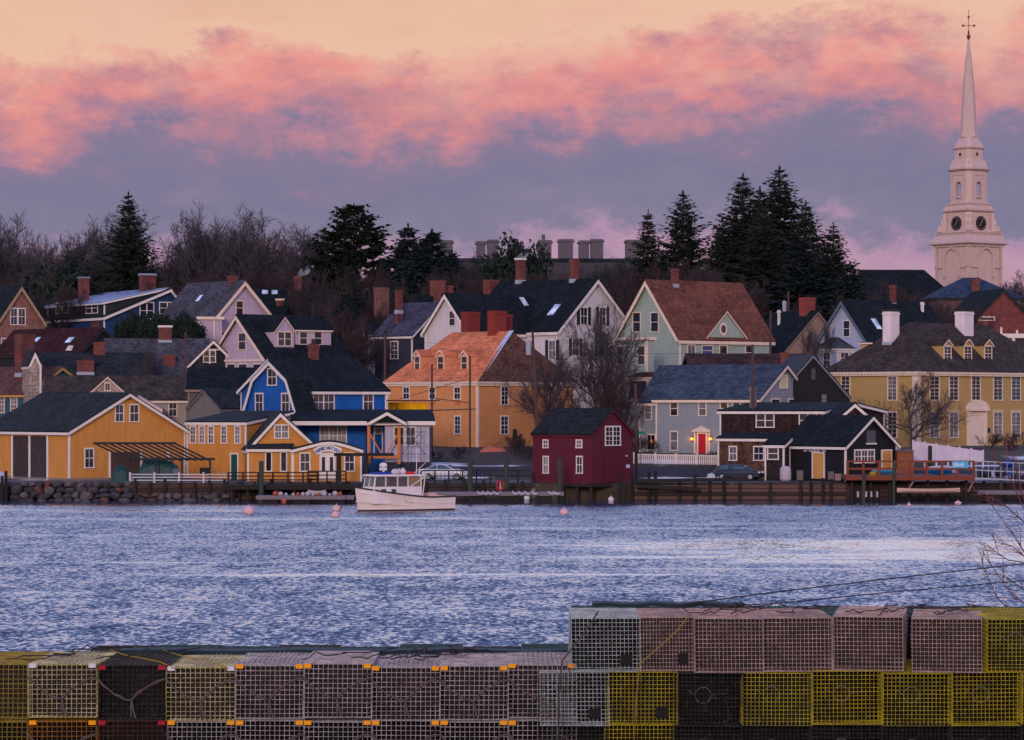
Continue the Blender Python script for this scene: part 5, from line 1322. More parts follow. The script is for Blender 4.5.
    mb = MB(); mb.tube([(1.7, 0, zt+.08), (1.7, 0, zt+.7)], .1, 8); mb.lathe([(.05, zt+.7), (.3, zt+.72), (.32, zt+.9), (.2, zt+1.02), (.02, zt+1.06)], 14, (1.7, 0)); mb.box(1.5, 1.95, -.22, .22, zt+.42, zt+.66); mb.build('radar_dome', WHT, rt, smooth=False)
    mb = MB(); rg = random.Random(6)
    for k in range(5): cx_, r_ = -.1+.22*k, rg.uniform(.16, .28); mb.lathe([(.02, zt+.08), (r_, zt+.16), (r_*1.05, zt+.16+r_*.8), (r_*.5, zt+.2+r_*1.4), (.02, zt+.24+r_*1.5)], 9, (cx_, rg.uniform(-.2, .2)))
    mb.build('life_raft_bundle', M('flat', (200, 186, 196)), rt, smooth=True)
    mb = MB(); mb.box(-.9, -.35, .1, .6, zt+.06, zt+.28); mb.build('red_canister', M('flat', (210, 40, 34)), rt)
    mb = MB(); mb.tube([(-.9, .9, zt), (-.95, .9, zt+2.2)], [.035, .02], 5); mb.tube([(-1.7, -.9, zt), (-3.0, -.9, zt+1.0)], [.035, .02], 5); mb.build('antenna', WHT, rt)
    mb = MB(); mb.box(-3.1, -2.4, -.5, .6, .5, 1.36); mb.build('engine_box', M('flat', (206, 170, 164)), rt)
    mb = MB(); mb.tube([(Lh/2-.2, 0, 1.95), (Lh/2+.9, .1, 1.2), (Lh/2+1.6, .3, .1)], .03, 5); mb.build('mooring_line', DKG, rt)
lobster_boat()

# ------------------------------------------------------------------ cars
def car(label, px, yb, D, heading, col, prof, roof_i, L_=4.4):
    base = Vector((wx(px, D), D, wz(yb, D))); rt = empty('parked_car', base, label, 'car', 'cars parked near the waterfront', rz=R(heading))
    def wdt(z): return .86-(max(0, z-.9))*.42
    mb = MB(); n = len(prof)
    for sg in (1, -1): mb.poly([(x, sg*wdt(z), z) for x, z in prof])
    for i in range(n):
        (x0, z0), (x1, z1) = prof[i], prof[(i+1) % n]; mb.poly([(x0, -wdt(z0), z0), (x1, -wdt(z1), z1), (x1, wdt(z1), z1), (x0, wdt(z0), z0)])
    mb.build('body', col, rt)
    g = MB()
    for sg in (1, -1):
        for q in roof_i['side']: g.poly([(x, sg*(wdt(z)+.012), z) for x, z in q])
    for (x0, z0, x1, z1) in roof_i['ends']:
        dx, dz = (z1-z0), -(x1-x0); l = math.hypot(dx, dz); dx, dz = dx/l*.014, dz/l*.014
        if dz < 0: dx, dz = -dx, -dz
        g.poly([(x0+dx, -wdt(z0)*.9, z0+dz), (x1+dx, -wdt(z1)*.88, z1+dz), (x1+dx, wdt(z1)*.88, z1+dz), (x0+dx, wdt(z0)*.9, z0+dz)])
    g.build('window', glass_mat((60, 84, 100), .08), rt)
    for x in (-1.35, 1.35):
        for sg in (1, -1):
            w = MB(); n_ = 16; pts = [(x+.32*math.cos(2*math.pi*i/n_), .32+.32*math.sin(2*math.pi*i/n_)) for i in range(n_)]
            w.prism([(p, sg*.68, q) for p, q in pts], [(p, sg*.88, q) for p, q in pts]); wh = w.build('wheel', M('flat', (18, 18, 20)), rt)
            w = MB(); pts = [(x+.2*math.cos(2*math.pi*i/n_), .32+.2*math.sin(2*math.pi*i/n_)) for i in range(n_)]; w.prism([(p, sg*.881, q) for p, q in pts], [(p, sg*.9, q) for p, q in pts]); w.build('rim', M('metal', (170, 172, 184), metal=.5), wh)
    for sg in (1, -1):
        w = MB(); w.box(2.06, 2.2, sg*.55-.18, sg*.55+.18, .66, .8); w.build('headlight', M('flat', (220, 220, 230)), rt)
        w = MB(); w.box(-2.24, -2.1, sg*.62-.14, sg*.62+.14, .78, .95); w.build('tail_light', M('flat', (150, 14, 20)), rt)
HB = [(-2.1, .3), (-2.2, .6), (-2.15, .95), (-1.75, 1.32), (-1.1, 1.46), (-.2, 1.48), (.45, 1.38), (1.2, 1.0), (1.9, .86), (2.15, .66), (2.15, .3)]
HBG = dict(side=[[(-1.7, 1.0), (-1.55, 1.3), (-1.05, 1.4), (-.75, 1.4), (-.75, 1.0)], [(-.66, 1.0), (-.66, 1.4), (.0, 1.4), (.4, 1.32), (.95, 1.02)]], ends=[(.5, 1.34, 1.14, 1.03), (-2.1, 1.0, -1.78, 1.28)])
car('dark blue hatchback parked before the shingled house', 739, 480, 276.5, -22, M('metal', (14, 40, 70), metal=.3, rough=.3, spec=.6), HB, HBG)
SD = [(-2.25, .3), (-2.3, .7), (-2.2, .98), (-1.6, 1.06), (-1.0, 1.38), (-.3, 1.45), (.3, 1.4), (1.1, 1.0), (2.0, .84), (2.3, .62), (2.3, .3)]
SDG = dict(side=[[(-1.5, 1.05), (-.95, 1.33), (-.6, 1.37), (-.6, 1.04)], [(-.5, 1.04), (-.5, 1.38), (-.1, 1.38), (.25, 1.33), (.85, 1.02)]], ends=[(.35, 1.36, 1.04, 1.03), (-1.55, 1.09, -1.04, 1.35)])
car('silver sedan parked behind the black picket railing', 445, 480, 275.5, -14, M('metal', (176, 182, 200), metal=.4, rough=.35, spec=.6), SD, SDG)
single(lumpy(706, 717, 276, 1.2, T(276), T(276)+.75, 3), 'snow_heap', M('flat', (176, 176, 190)), 'small heap of dirty snow beside the blue hatchback', 'snow heap', (wx(711, 276), 276, T(276)), smooth=True)
hull(-8, 4, 272.5, 1.55, 1.0, M('flat', (170, 184, 206)), 'skiff', 'pale grey skiff on the wharf at the left edge', 'skiff', w=1.6, flip=True)
# ------------------------------------------------------------------ church
def church():
    D = 500; cx = wx(968.6, D); k = D/F
    rt = empty('church_steeple', (cx, D, T(D)), 'tall white church steeple with clocks, arched belfry and spire', 'steeple', rz=R(36.6)); z0 = T(D)
    CH = M('paint', (190, 166, 164), age=.88)
    zz = lambda y: wz(y, D)-z0
    def ring(r_, z, ch=0.0):
        """square ring (corner radius r_) with chamfered corners"""
        s = r_/math.sqrt(2); c = s*ch
        if ch == 0: return [(-s, -s, z), (s, -s, z), (s, s, z), (-s, s, z)]
        return [(-s+c, -s, z), (s-c, -s, z), (s, -s+c, z), (s, s-c, z), (s-c, s, z), (-s+c, s, z), (-s, s-c, z), (-s, -s+c, z)]
    def tier(name, rows, ch=0.0, parent=rt, mat=CH):
        mb = MB(); pr = None
        for y, hw in rows:
            cur = ring(hw*k*(1 if ch == 0 else 1/(1-ch*.5)), zz(y), ch)
            if pr:
                n = len(cur)
                for i in range(n): mb.poly([pr[i], pr[(i+1) % n], cur[(i+1) % n], cur[i]])
            else: mb.poly(cur[::-1])
            pr = cur
        mb.poly(pr); return mb.build(name, mat, parent)
    tier('tower', [(330, 32), (247.5, 32)])
    def arches(parent, hw, y0, ysp, w, pr=.12, n=10, dirs=(0, 1, 2, 3), off=0, ch=0.0):
        s = hw*k/math.sqrt(2)*(1 if ch == 0 else 1/(1-ch*.5)); mb = MB()
        for d in dirs:
            Mx = Matrix.Rotation(d*math.pi/2, 4, 'Z')
            for sg in (-1, 1): mb.box(sg*w-.16, sg*w+.16, -s-pr, -s+.02, zz(y0), zz(ysp), 0, Mx)
            pts = [(w*math.cos(t), zz(ysp)+w*math.sin(t)) for t in [math.pi*i/n for i in range(n+1)]]
            for (x0, a0), (x1, a1) in zip(pts, pts[1:]): mb.bar(Mx @ Vector((x0, -s-pr/2, a0)), Mx @ Vector((x1, -s-pr/2, a1)), .34, .34)
        return mb.build('arch_moulding', CH, parent)
    arches(rt, 32, 278, 259, 1.7, pr=.42)
    mb = MB(); s = 32*k/math.sqrt(2)
    for d in range(4):
        Mx = Matrix.Rotation(d*math.pi/2, 4, 'Z')
        for x0, x1 in ((-s, -1.86), (1.86, s)): mb.box(x0, x1, -s-.3, -s+.02, zz(268.6), zz(266.6), 0, Mx)
        for sg in (-1, 1): mb.box(sg*s-.3, sg*s+.3, -s-.08, -s+.3, zz(300), zz(248), 0, Mx)
    mb.build('string_course', CH, rt)
    tier('cornice', [(248, 32.6), (246, 34), (244.6, 39.4), (243.2, 39.6), (242.6, 38.6), (239.5, 35), (236, 33.4), (235.6, 31.5), (233.5, 31), (233.2, 29.5), (231.5, 29.5)])
    mb = MB(); s = 36*k/math.sqrt(2)
    for d in range(4):
        Mx = Matrix.Rotation(d*math.pi/2, 4, 'Z')
        for i in range(13): x = -s+.3+i*(2*s-.6)/12; mb.box(x-.12, x+.12, -s+.05, -s+.5, zz(247.6), zz(245.4), 0, Mx)
    mb.build('dentil', CH, rt)
    st = tier('clock_stage', [(232, 23.4), (212.6, 22.8)])
    # scroll buttresses at the corners
    mb = MB()
    for d in range(4):
        Mx = Matrix.Rotation(d*math.pi/2+math.pi/4, 4, 'Z')
        prf = [(22.5, 232), (30.5, 232), (31, 229), (29, 226.5), (26.5, 226), (27.5, 223), (26.4, 220), (24.6, 218.5), (25.6, 216), (24.4, 213.6), (22.2, 213.4)]
        mb.prism([Mx @ Vector((x*k, -.55, zz(y))) for x, y in prf], [Mx @ Vector((x*k, .55, zz(y))) for x, y in prf])
    mb.build('scroll_buttress', CH, st)
    s = 23.1*k/math.sqrt(2)
    for d in (0, 3, 1, 2):
        Mx = Matrix.Rotation(d*math.pi/2, 4, 'Z'); c = []
        def disc(r_, y0, y1, n=24): 
            mb = MB(); z = zz(224); q = [(r_*math.cos(2*math.pi*i/n), z+r_*math.sin(2*math.pi*i/n)) for i in range(n)]
            mb.prism([Mx @ Vector((x, y0, a)) for x, a in q], [Mx @ Vector((x, y1, a)) for x, a in q]); return mb
        cl = disc(1.42, -s-.12, -s+.05).build('clock', CH, rt); disc(1.2, -s-.16, -s-.1).build('clock_dial', M('flat', (26, 28, 36)), cl)
        mb = MB(); z = zz(224)
        for i in range(12):
            t = 2*math.pi*i/12; mb.bar(Mx @ Vector((.85*math.sin(t), -s-.18, z+.85*math.cos(t))), Mx @ Vector((1.1*math.sin(t), -s-.18, z+1.1*math.cos(t))), .07, .03)
        for t, l in ((R(215), .6), (R(30), .9)): mb.bar(Mx @ Vector((0, -s-.2, z)), Mx @ Vector((l*math.sin(t), -s-.2, z+l*math.cos(t))), .09, .03)
        mb.build('clock_hands', M('flat', (190, 160, 120)), cl)
    mb = MB()
    for d in range(4):
        Mx = Matrix.Rotation(d*math.pi/2, 4, 'Z')
        for x in (-s+.22, s-.22, ): mb.box(x-.2, x+.2, -s-.14, -s+.02, zz(232), zz(213), 0, Mx)
    mb.build('pilaster', CH, st)
    mb = MB()
    for hw_, y0, y1, n_ in ((33.2, 236, 233.6, 17), (22.6, 207, 204.6, 13), (17.8, 166, 164, 11)):
        s2 = hw_*k/math.sqrt(2)
        for d in range(4):
            Mx = Matrix.Rotation(d*math.pi/2, 4, 'Z')
            for i in range(n_): x = -s2+2*s2*(i+.5)/n_; mb.box(x-.09, x+.09, -s2-.05, -s2+.12, zz(y0)-.3, zz(y1), 0, Mx)
            mb.box(-s2, s2, -s2-.08, -s2+.15, zz(y1), zz(y1)+.14, 0, Mx)
    mb.build('baluster', CH, rt)
    tier('cornice', [(213, 23.2), (211.6, 26.6), (210.2, 26.8), (209.6, 24.5), (206.5, 23), (206.2, 21.3), (204.5, 20.6), (204.2, 19), (201, 18.4)])
    # belfry: eight piers with open arches on the four faces
    ch = .3; bel = tier('belfry_base', [(204, 17.6), (200, 17.6)], ch); 
    s = 17.3*k/math.sqrt(2)/(1-ch*.5); c = s*ch; mb = MB(); w = .62; hw = s-c
    zb, zs, zt = zz(200), zz(186), zz(172)
    for d in range(4):
        Mx = Matrix.Rotation(d*math.pi/2, 4, 'Z')
        for x0, x1 in ((-hw, -w), (w, hw)): mb.box(x0, x1, -s, -s+.55, zb, zt, 0, Mx)
        n = 8
        for i in range(n):
            t0, t1 = math.pi*i/n, math.pi*(i+1)/n; q = [(w*math.cos(t0), zs+w*math.sin(t0)), (w*math.cos(t1), zs+w*math.sin(t1)), (w*math.cos(t1), zt), (w*math.cos(t0), zt)]
            mb.prism([Mx @ Vector((x, -s, a)) for x, a in q], [Mx @ Vector((x, -s+.55, a)) for x, a in q])
        q = [(hw, -s), (s, -hw), (s-.55, -hw+.1), (hw-.1, -s+.55)]; mb.prism([Mx @ Vector((x, y, zb)) for x, y in q], [Mx @ Vector((x, y, zt)) for x, y in q])
        mb.box(-w-.25, w+.25, -s-.1, -s+.05, zz(198.5), zz(196.8), 0, Mx)
        for sg in (-1, 1): mb.box(sg*(hw-.15)-.13, sg*(hw-.15)+.13, -s-.12, -s, zb, zz(176), 0, Mx)
        mb.box(-hw, hw, -s-.1, -s, zz(176), zz(174.6), 0, Mx)
    mb.build('belfry', CH, rt)
    tier('cornice', [(172, 17.6), (170.4, 21), (169, 21.3), (168.6, 19.4), (165.5, 18), (162.5, 16.4), (160.5, 15.8)], ch)
    ln = tier('lantern', [(161, 13.8), (149.4, 13.6)], ch)
    s = 13.7*k/math.sqrt(2)/(1-ch*.5)
    for d in range(4):
        Mx = Matrix.Rotation(d*math.pi/2, 4, 'Z'); mb = MB(); z = zz(155)
        for r_, y0, mi in ((.52, -s-.08, 0), (.3, -s-.1, 1)):
            q = [(r_*math.cos(2*math.pi*i/16), z+r_*math.sin(2*math.pi*i/16)) for i in range(16)]; mb.prism([Mx @ Vector((x, y0, a)) for x, a in q], [Mx @ Vector((x, -s+.04, a)) for x, a in q], mi)
        mb.build('oculus', [CH, G_BLACK], ln)
    tier('cornice', [(150, 13.8), (148.8, 15.8), (147.6, 15.9), (147.2, 14.2), (144, 13.2), (141.6, 11), (140.8, 10.6), (139.4, 9.6), (137, 8.8)], ch)
    mb = MB(); mb.lathe([(9.4*k, zz(137.5)), (8.3*k, zz(131)), (5.5*k, zz(82)), (.8*k, zz(39))], 8); mb.build('spire', CH, rt)
    GO = M('metal', (150, 84, 50), metal=.7, rough=.4)
    mb = MB(); mb.lathe([(.5*k, zz(41)), (1.5*k, zz(38)), (2.1*k, zz(36.5)), (1.2*k, zz(34.5)), (.5*k, zz(33.5)), (1.2*k, zz(32)), (.4*k, zz(30.5)), (.3*k, zz(10)), (.02, zz(9.5))], 10)
    a = R(-36.6); u = Vector((math.cos(a), math.sin(a), 0)); mb.bar(u*-6*k+Vector((0, 0, zz(25.6))), u*6*k+Vector((0, 0, zz(25.6))), .12)
    for sx in (-5.6, 5.6, 0):
        c = u*sx*k+Vector((0, 0, zz(25.6) if sx else zz(17))); mb.lathe([(.02, c.z-.24), (.2, c.z-.1), (.2, c.z+.1), (.02, c.z+.24)], 8, (c.x, c.y))
    mb.build('weather_vane', GO, rt)
church()
r = house('church_nave', 'long dark roof of the church hall left of the steeple base', 'building', 910, 484)
b = Blk(r, 864, 484, 3, Rr=964, V=16); b.hip('u', 306, 269.6, .5, 5, M('brick', (96, 50, 52)), [ROOFN, ROOFN], DKG)
b.U_ = 0
r = house('hipped_hall', 'blue-grey hipped roof with a brick chimney below the steeple', 'building', 980, 462)
b = Blk(r, 936, 462, 4, Rr=1022, V=12); b.hip('u', 297.5, 277.6, 5.5, 5.5, M('brick', (90, 60, 66)), [M('roof', (50, 66, 90)), M('roof', (50, 66, 90))], DKG); b.chimney(971, 979.4, 279, 293, v=2.2)
# institutional building with a row of tall chimneys
r = house('institution', 'long stone institution with a row of massive chimneys above the treetops', 'building', 540, 530)
b = Blk(r, 428, 530, 2, Rr=664, V=14)
mb = MB(); mb.box(0, b.U, 0, 14, b.z0-1, b.z(261)); b.wall = b.put(mb, 'wall', M('stone', (62, 62, 76)))
mb = MB(); mb.prism([(-.6, -.6, b.z(261)), (b.U+.6, -.6, b.z(261)), (b.U+.6, 14.6, b.z(261)), (-.6, 14.6, b.z(261))], [(3, 4, b.z(257)), (b.U-3, 4, b.z(257)), (b.U-3, 10, b.z(257)), (3, 10, b.z(257))]); b.roof = b.put(mb, 'roof', ROOFN)
SM = M('stone', (88, 84, 96))
for x0, x1, yt in ((439, 453.5, 240.5), (475.6, 486, 241.5), (486.4, 499, 240), (537.6, 552, 240.5), (557.6, 573.5, 239.5), (578, 589.6, 240.8), (589.8, 603.6, 239.4), (624.6, 641, 240)):
    p = b.hit((x0+x1)/2, 258, (0, 7, 0), (0, 1, 0)); D = b.dep(p.x, 7); w = (x1-x0)/F*D/2; zt = wz(yt, D); ch = MB(); ch.box(p.x-w+.15, p.x+w-.15, 5.6, 8.4, b.z(258)-1, zt-.5); ch.box(p.x-w-.1, p.x+w+.1, 5.4, 8.6, zt-.5, zt-.28); ch.box(p.x-w+.1, p.x+w-.1, 5.6, 8.4, zt-.28, zt); c_ = b.put(ch, 'chimney', SM, b.roof)
mb = MB(); p = b.hit(543.4, 240, (0, 7, 0), (0, 1, 0)); mb.box(p.x-.3, p.x+.3, 6.7, 7.3, b.z(241), b.z(232)); b.put(mb, 'flue', SM, b.roof)
# smoke
def smoke(px, py, D, label, s=1.0):
    rg = random.Random(int(px)); import bmesh
    m = bpy.data.materials.new('smoke'); m.use_nodes = True; nt = m.node_tree; nt.nodes.remove(nt.nodes['Principled BSDF'])
    v = nt.nodes.new('ShaderNodeVolumePrincipled'); v.inputs['Density'].default_value = 1.5; v.inputs['Color'].default_value = (.9, .9, .95, 1)
    nz = noise(nt, objco(nt), 1.4, 3); nt.links.new(math_(nt, 'MULTIPLY', ramp(nt, nz, [(.45, 0.0), (.6, 1.0)]), 1.3), v.inputs['Density']); nt.links.new(v.outputs[0], nt.nodes['Material Output'].inputs['Volume'])
    mb = MB(); base = W(px, py, D); P = [base+Vector((i*.42*s, 0, (.25*i+.0)*s)) for i in range(6)]; mb.tube(P, [.15*s, .4*s, .55*s, .5*s, .35*s, .1*s], 10)
    single(mb, 'smoke', m, label, 'smoke', base, kind='stuff')
smoke(516, 260, 356, 'small puff of white smoke above the left red chimney of the white house', .8)
smoke(297, 276, 404, 'small puff of white smoke drifting from the far red chimney', 1.1)

# ------------------------------------------------------------------ trees
def bare_tree(seed, H=14, spread=.55, lean=0, dens=1.0, upr=.5, trunk_h=.22, twigs=True):
    rg = random.Random(seed); tr = MB(); cr = MB()
    def br(p, d, L_, r_, lv):
        r_ = max(r_, H*.0010)
        n = 5 if lv < 2 else 3; P = [p]; dd = d.copy(); rs = [r_]
        for i in range(n):
            dd = (dd+Vector((rg.gauss(0, 1), rg.gauss(0, 1), rg.gauss(0, .6)))*(.16 if lv < 2 else .22)+Vector((0, 0, .07*upr))).normalized(); P.append(P[-1]+dd*L_/n); rs.append(r_*(1-.62*(i+1)/n))
        mb = tr if lv <= 1 else cr
        mb.tube(P, rs, 6 if lv == 0 else (4 if lv < 3 else 3), caps=False)
        if lv >= 4: return
        k = [9, 9, 7, 6][lv]; k = int(k*dens+.5)
        for j in range(k):
            t = (.28 if lv == 0 else .2)+(.75*(j+rg.random())/k) if lv else trunk_h+(1-trunk_h)*(j+rg.random()*.5)/k
            t = min(.99, t); f = t*n; i = min(n-1, int(f)); q = P[i].lerp(P[i+1], f-i); ax = (P[i+1]-P[i]).normalized()
            o = ax.orthogonal().normalized(); o.rotate(Matrix.Rotation(rg.uniform(0, 2*math.pi), 3, ax)); ang = rg.uniform(.55, 1.05)*(1.0 if lv else spread*1.75)
            nd_ = (ax*math.cos(ang)+o*math.sin(ang)+Vector((0, 0, .25*upr))).normalized()
            br(q, nd_, L_*(rg.uniform(.42, .68)*(1.1-.45*t) if lv else rg.uniform(.75, 1.05)*(1.25-.55*t)), rs[i]*(.5 if lv else .55), lv+1)
        if lv == 0 or lv == 1:
            for _ in range(2): br(P[-1], (dd+Vector((rg.gauss(0, .4), rg.gauss(0, .4), .3))).normalized(), L_*.45, rs[-1], lv+1)
    br(Vector((0, 0, -.3)), Vector((lean, 0, 1)).normalized(), H*.42, H*.018, 0)
    zmax = max(v[2] for v in cr.v+tr.v); s = H/zmax
    for mb in (tr, cr): mb.v = [(x*s, y*s, z*s) for x, y, z in mb.v]
    return tr, cr
def conifer(seed, H=27, Rr_=7.5, droop=.12, gap=.85, flake=.62, pine=False, low=.05):
    rg = random.Random(seed); tr = MB(); cr = MB(); V, Fc = cr.v, cr.f
    tr.tube([(0, 0, -.5), (0, 0, H*.5), (0, 0, H*.99)], [H*.014, H*.009, .03], 7)
    z = H*low; G = rg.gauss; U_ = rg.uniform
    def quad(c, dr, w, rel=.3):
        nn = Vector((G(0, 1), G(0, 1), G(0, 1))).cross(dr).normalized()*w*rel; i0 = len(V)
        V.extend([tuple(c), tuple(c+dr*w*.45+nn), tuple(c+dr*w*1.2), tuple(c+dr*w*.45-nn)]); Fc.append((i0, i0+1, i0+2, i0+3)); cr.m.append(0)
    while z < H*.985:
        t = z/H
        if pine: prof = min(1, ((1-t)*1.75)**.7) if t > .3 else .6
        else: prof = (1-t)**.92 if t > .12 else .86
        n = (4 if pine else 8)+rg.randrange(3); a0 = U_(0, 6.28)
        if t > .93: n = 4
        for i in range(n):
            az = a0+2*math.pi*i/n+U_(-.3, .3); zj = min(z+U_(-.6, .6)*gap, H*.97); L_ = Rr_*prof*U_(.66, 1.1)+.05
            if rg.random() < .1: L_ *= .5
            if rg.random() < .08: L_ *= 1.18
            up = U_(.1, .6) if pine else U_(-.02, .16)+.3*max(0, t-.35)
            d = Vector((math.cos(az), math.sin(az), 0)); sd = Vector((-d.y, d.x, 0)); m = max(2, int(L_/.45)); P = []
            for j in range(m+1):
                s = j/m; P.append(d*L_*s+Vector((0, 0, zj+L_*s*up-L_*droop*math.sin(s*2.6)+.12*L_*s*s)))
            tr.tube([P[0], P[m//2], P[-1]], [.05+.012*L_, .03, .012], 3, caps=False)
            fs = flake*(.5+.5*min(1, L_/3.0))
            for j in range(1, m+1):
                s = j/m
                if pine and s < .5: continue
                side_w = fs*(1.5-1.0*s)*(1.0 if not pine else 1.1)
                for side in (-1, 1):
                    for _ in range(2 if not pine else 4):
                        dr = (sd*side*U_(.5, 1.0)+d*U_(.35, .9)+Vector((0, 0, U_(-.55, .1) if not pine else U_(-.1, .8)))).normalized()
                        quad(P[j], dr, side_w*U_(.7, 1.25), .24 if not pine else .34)
                quad(P[j], (d+Vector((0, 0, U_(-.5, .35)))).normalized(), fs*U_(.7, 1.1), .22)
                if s < .7: quad(P[j], (d*U_(0, .5)+sd*U_(-.3, .3)+Vector((0, 0, -1))).normalized(), fs*U_(.6, 1.0), .3)
        z += gap*U_(.75, 1.25)*(1-.5*t)*(.8 if pine else 1)
    for _ in range(14): quad(Vector((0, 0, H*U_(.955, .985))), (Vector((U_(-.25, .25), U_(-.25, .25), 1))).normalized(), .45, .2)
    return tr, cr
def leafy(seed, Rx, Rz, n=22000, fl=.6):
    rg = random.Random(seed); tr = MB(); cr = MB()
    tr.tube([(0, 0, -.5), (0, 0, Rz*1.1)], [.3, .1], 6)
    cl = []
    for _ in range(95):
        u = Vector((rg.gauss(0, 1), rg.gauss(0, 1), rg.gauss(0, 1))).normalized()*rg.uniform(.3, .78); cl.append((Vector((u.x*Rx, u.y*Rx, Rz+u.z*Rz*.92)), rg.uniform(.2, .34)*Rx))
    for _ in range(n):
        c, r_ = rg.choice(cl); p = c+Vector((rg.gauss(0, 1), rg.gauss(0, 1), rg.gauss(0, .8))).normalized()*r_*rg.uniform(.5, 1.05)
        a = Vector((rg.gauss(0, 1), rg.gauss(0, 1), rg.gauss(0, 1))).normalized()*fl*rg.uniform(.6, 1.2); b_ = a.cross(Vector((rg.gauss(0, 1), rg.gauss(0, 1), rg.gauss(0, 1)))).normalized()*fl*.4
        cr.poly([p-a*.5, p+b_*.5, p+a*.6, p-b_*.5])
    return tr, cr
BARK = M('wood', (74, 58, 66)); TWIG = M('flat', (66, 60, 68)); TWIGR = M('flat', (58, 46, 52)); BARKP = M('wood', (150, 130, 130))
NEED = M('leaf', (26, 40, 34), rough=.9); NEEDB = M('leaf', (22, 38, 44), rough=.9); NEEDW = M('leaf', (26, 38, 32), rough=.9)
def mkproto(name, gen, mats, *a, **k):
    t, c = gen(*a, **k); return (t.data('trunk', mats[0]), c.data('crown', mats[1]))
PB = [mkproto('b', bare_tree, (BARK, TWIG), s, 15, spread=sp, upr=u, dens=dn) for s, sp, u, dn in ((1, .6, .9, 1), (2, .5, 1.1, 1), (3, .7, .7, 1), (4, .55, 1.0, 1.05), (7, .65, .8, .95))]
PR = [mkproto('r', bare_tree, (BARK, TWIGR), s, 8, spread=.8, upr=1.2, dens=1.05, trunk_h=.08) for s in (11, 12, 13)]
PS = [mkproto('s', conifer, (BARK, NEED), s, 27, r_, gap=.72) for s, r_ in ((21, 8.0), (22, 7.2), (23, 8.6))]
PD = [mkproto('d', conifer, (BARK, NEEDB), s, 18, r_, droop=.03, gap=.55, flake=.8) for s, r_ in ((31, 6.5), (32, 5.6))]
PP = [mkproto('p', conifer, (BARK, NEEDW), s, 24, 6.2, droop=-.02, gap=.95, flake=.85, pine=True) for s in (41,)]
PL = [mkproto('l', leafy, (BARK, M('leaf', (30, 44, 40), rough=.9)), s, 5.5, 4.6) for s in (51, 52)]
def tree(name, label, cat, proto, px, yt, D, H0, sxy=1.0, rz=0, group=None, zb=None, H=None):
    zb = T(D)-.2 if zb is None else zb; ztop = wz(yt, D); s = (ztop-zb)/H0 if H is None else H/H0
    if H is not None: zb = ztop-H
    rt = empty(name, (wx(px, D), D, zb), label, cat, group, rz=rz)
    rt.scale = (s*sxy, s*sxy, s)
    for nm, me in zip(('trunk', 'crown'), proto):
        o = bpy.data.objects.new(nm, me); COL.objects.link(o); o.parent = rt
    return rt
rg = random.Random(77)
# landmark conifers
tree('spruce_tree', 'lone dark spruce rising above the bare trees at the left', 'spruce tree', PS[0], 128.5, 191, 418, 27, 1.32, 1.0)
tree('pine_tree', 'broad dark pine with upswept limbs left of centre on the skyline', 'pine tree', PP[0], 354, 203, 425, 24, 1.3, .4)
tree('evergreen_tree', 'dense dark evergreen on the skyline just right of the broad pine', 'evergreen tree', PD[0], 408, 224, 420, 18, 1.32, .3)
tree('evergreen_tree', 'dense dark evergreen between the broad pine and the chimney row', 'evergreen tree', PD[1], 432, 229, 418, 18, 1.67, 2.3)
tree('evergreen_tree', 'rounded dark evergreen in front of the chimney row', 'evergreen tree', PL[0], 516, 231, 430, 9.2, .62, .3)
tree('evergreen_tree', 'low dark evergreen hiding the chimney row right end', 'evergreen tree', PL[1], 622, 262, 412, 9.2, .7, 1.3)
tree('spruce_tree', 'smallest pointed spruce, leftmost of the spruces above the green house', 'spruce tree', PS[1], 648, 209, 400, 27, 1.32, .5)
tree('spruce_tree', 'pointed spruce second from the left above the green house', 'spruce tree', PS[2], 683, 189.5, 402, 27, 1.38, 1.9)
tree('spruce_tree', 'broad spruce in the dark mass, left of its tallest tree', 'spruce tree', PS[0], 743, 172, 404, 27, 1.48, 3.0)
tree('spruce_tree', 'tallest spruce of the dark mass above the green house', 'spruce tree', PS[2], 779.5, 164.5, 408, 27, 1.55, .2)
tree('spruce_tree', 'spruce at the right shoulder of the dark mass with a drooping side', 'spruce tree', PS[1], 806, 200, 403, 27, 1.55, 4.0)
tree('spruce_tree', 'pointed spruce furthest right, before the church hall roof', 'spruce tree', PS[0], 833.5, 222, 398, 27, 1.43, 5.1)
tree('spruce_tree', 'low spruce filling the foot of the dark mass', 'spruce tree', PS[2], 762, 205, 396, 27, 1.55, 1.1)
tree('spruce_tree', 'low spruce behind the tan house chimney', 'spruce tree', PD[1], 800, 236, 392, 18, 1.74, 1.1)
tree('spruce_tree', 'low wide evergreen at the foot of the furthest right spruce', 'evergreen tree', PD[0], 850, 262, 392, 18, 1.4, 1.7)
tree('spruce_tree', 'small dark spruce behind the blue house chimney', 'spruce tree', PS[1], 351, 264, 384, 27, 1.24, .7)
tree('evergreen_tree', 'small dark evergreen right behind the lavender house roof', 'evergreen tree', PD[0], 346, 292, 372, 18, 1.26, .7)
tree('evergreen_tree', 'dark evergreen bush before the navy house gable', 'evergreen tree', PL[0], 134, 309, 372, 9.2, .75, .7, H=6.5)
tree('evergreen_tree', 'wide dark evergreen bush between the navy house and the grey roof', 'evergreen tree', PL[1], 158, 311, 370, 9.2, .8, 2.7, H=6.5)
tree('evergreen_tree', 'dark evergreen bush at the corner of the upper lavender house', 'evergreen tree', PL[0], 186, 309, 368, 9.2, .7, 4.7, H=6.0)
tree('evergreen_tree', 'rounded teal-green evergreen crown low among the bare trees at the left', 'evergreen tree', PL[1], 70, 253, 425, 9.2, .9, 1.7)
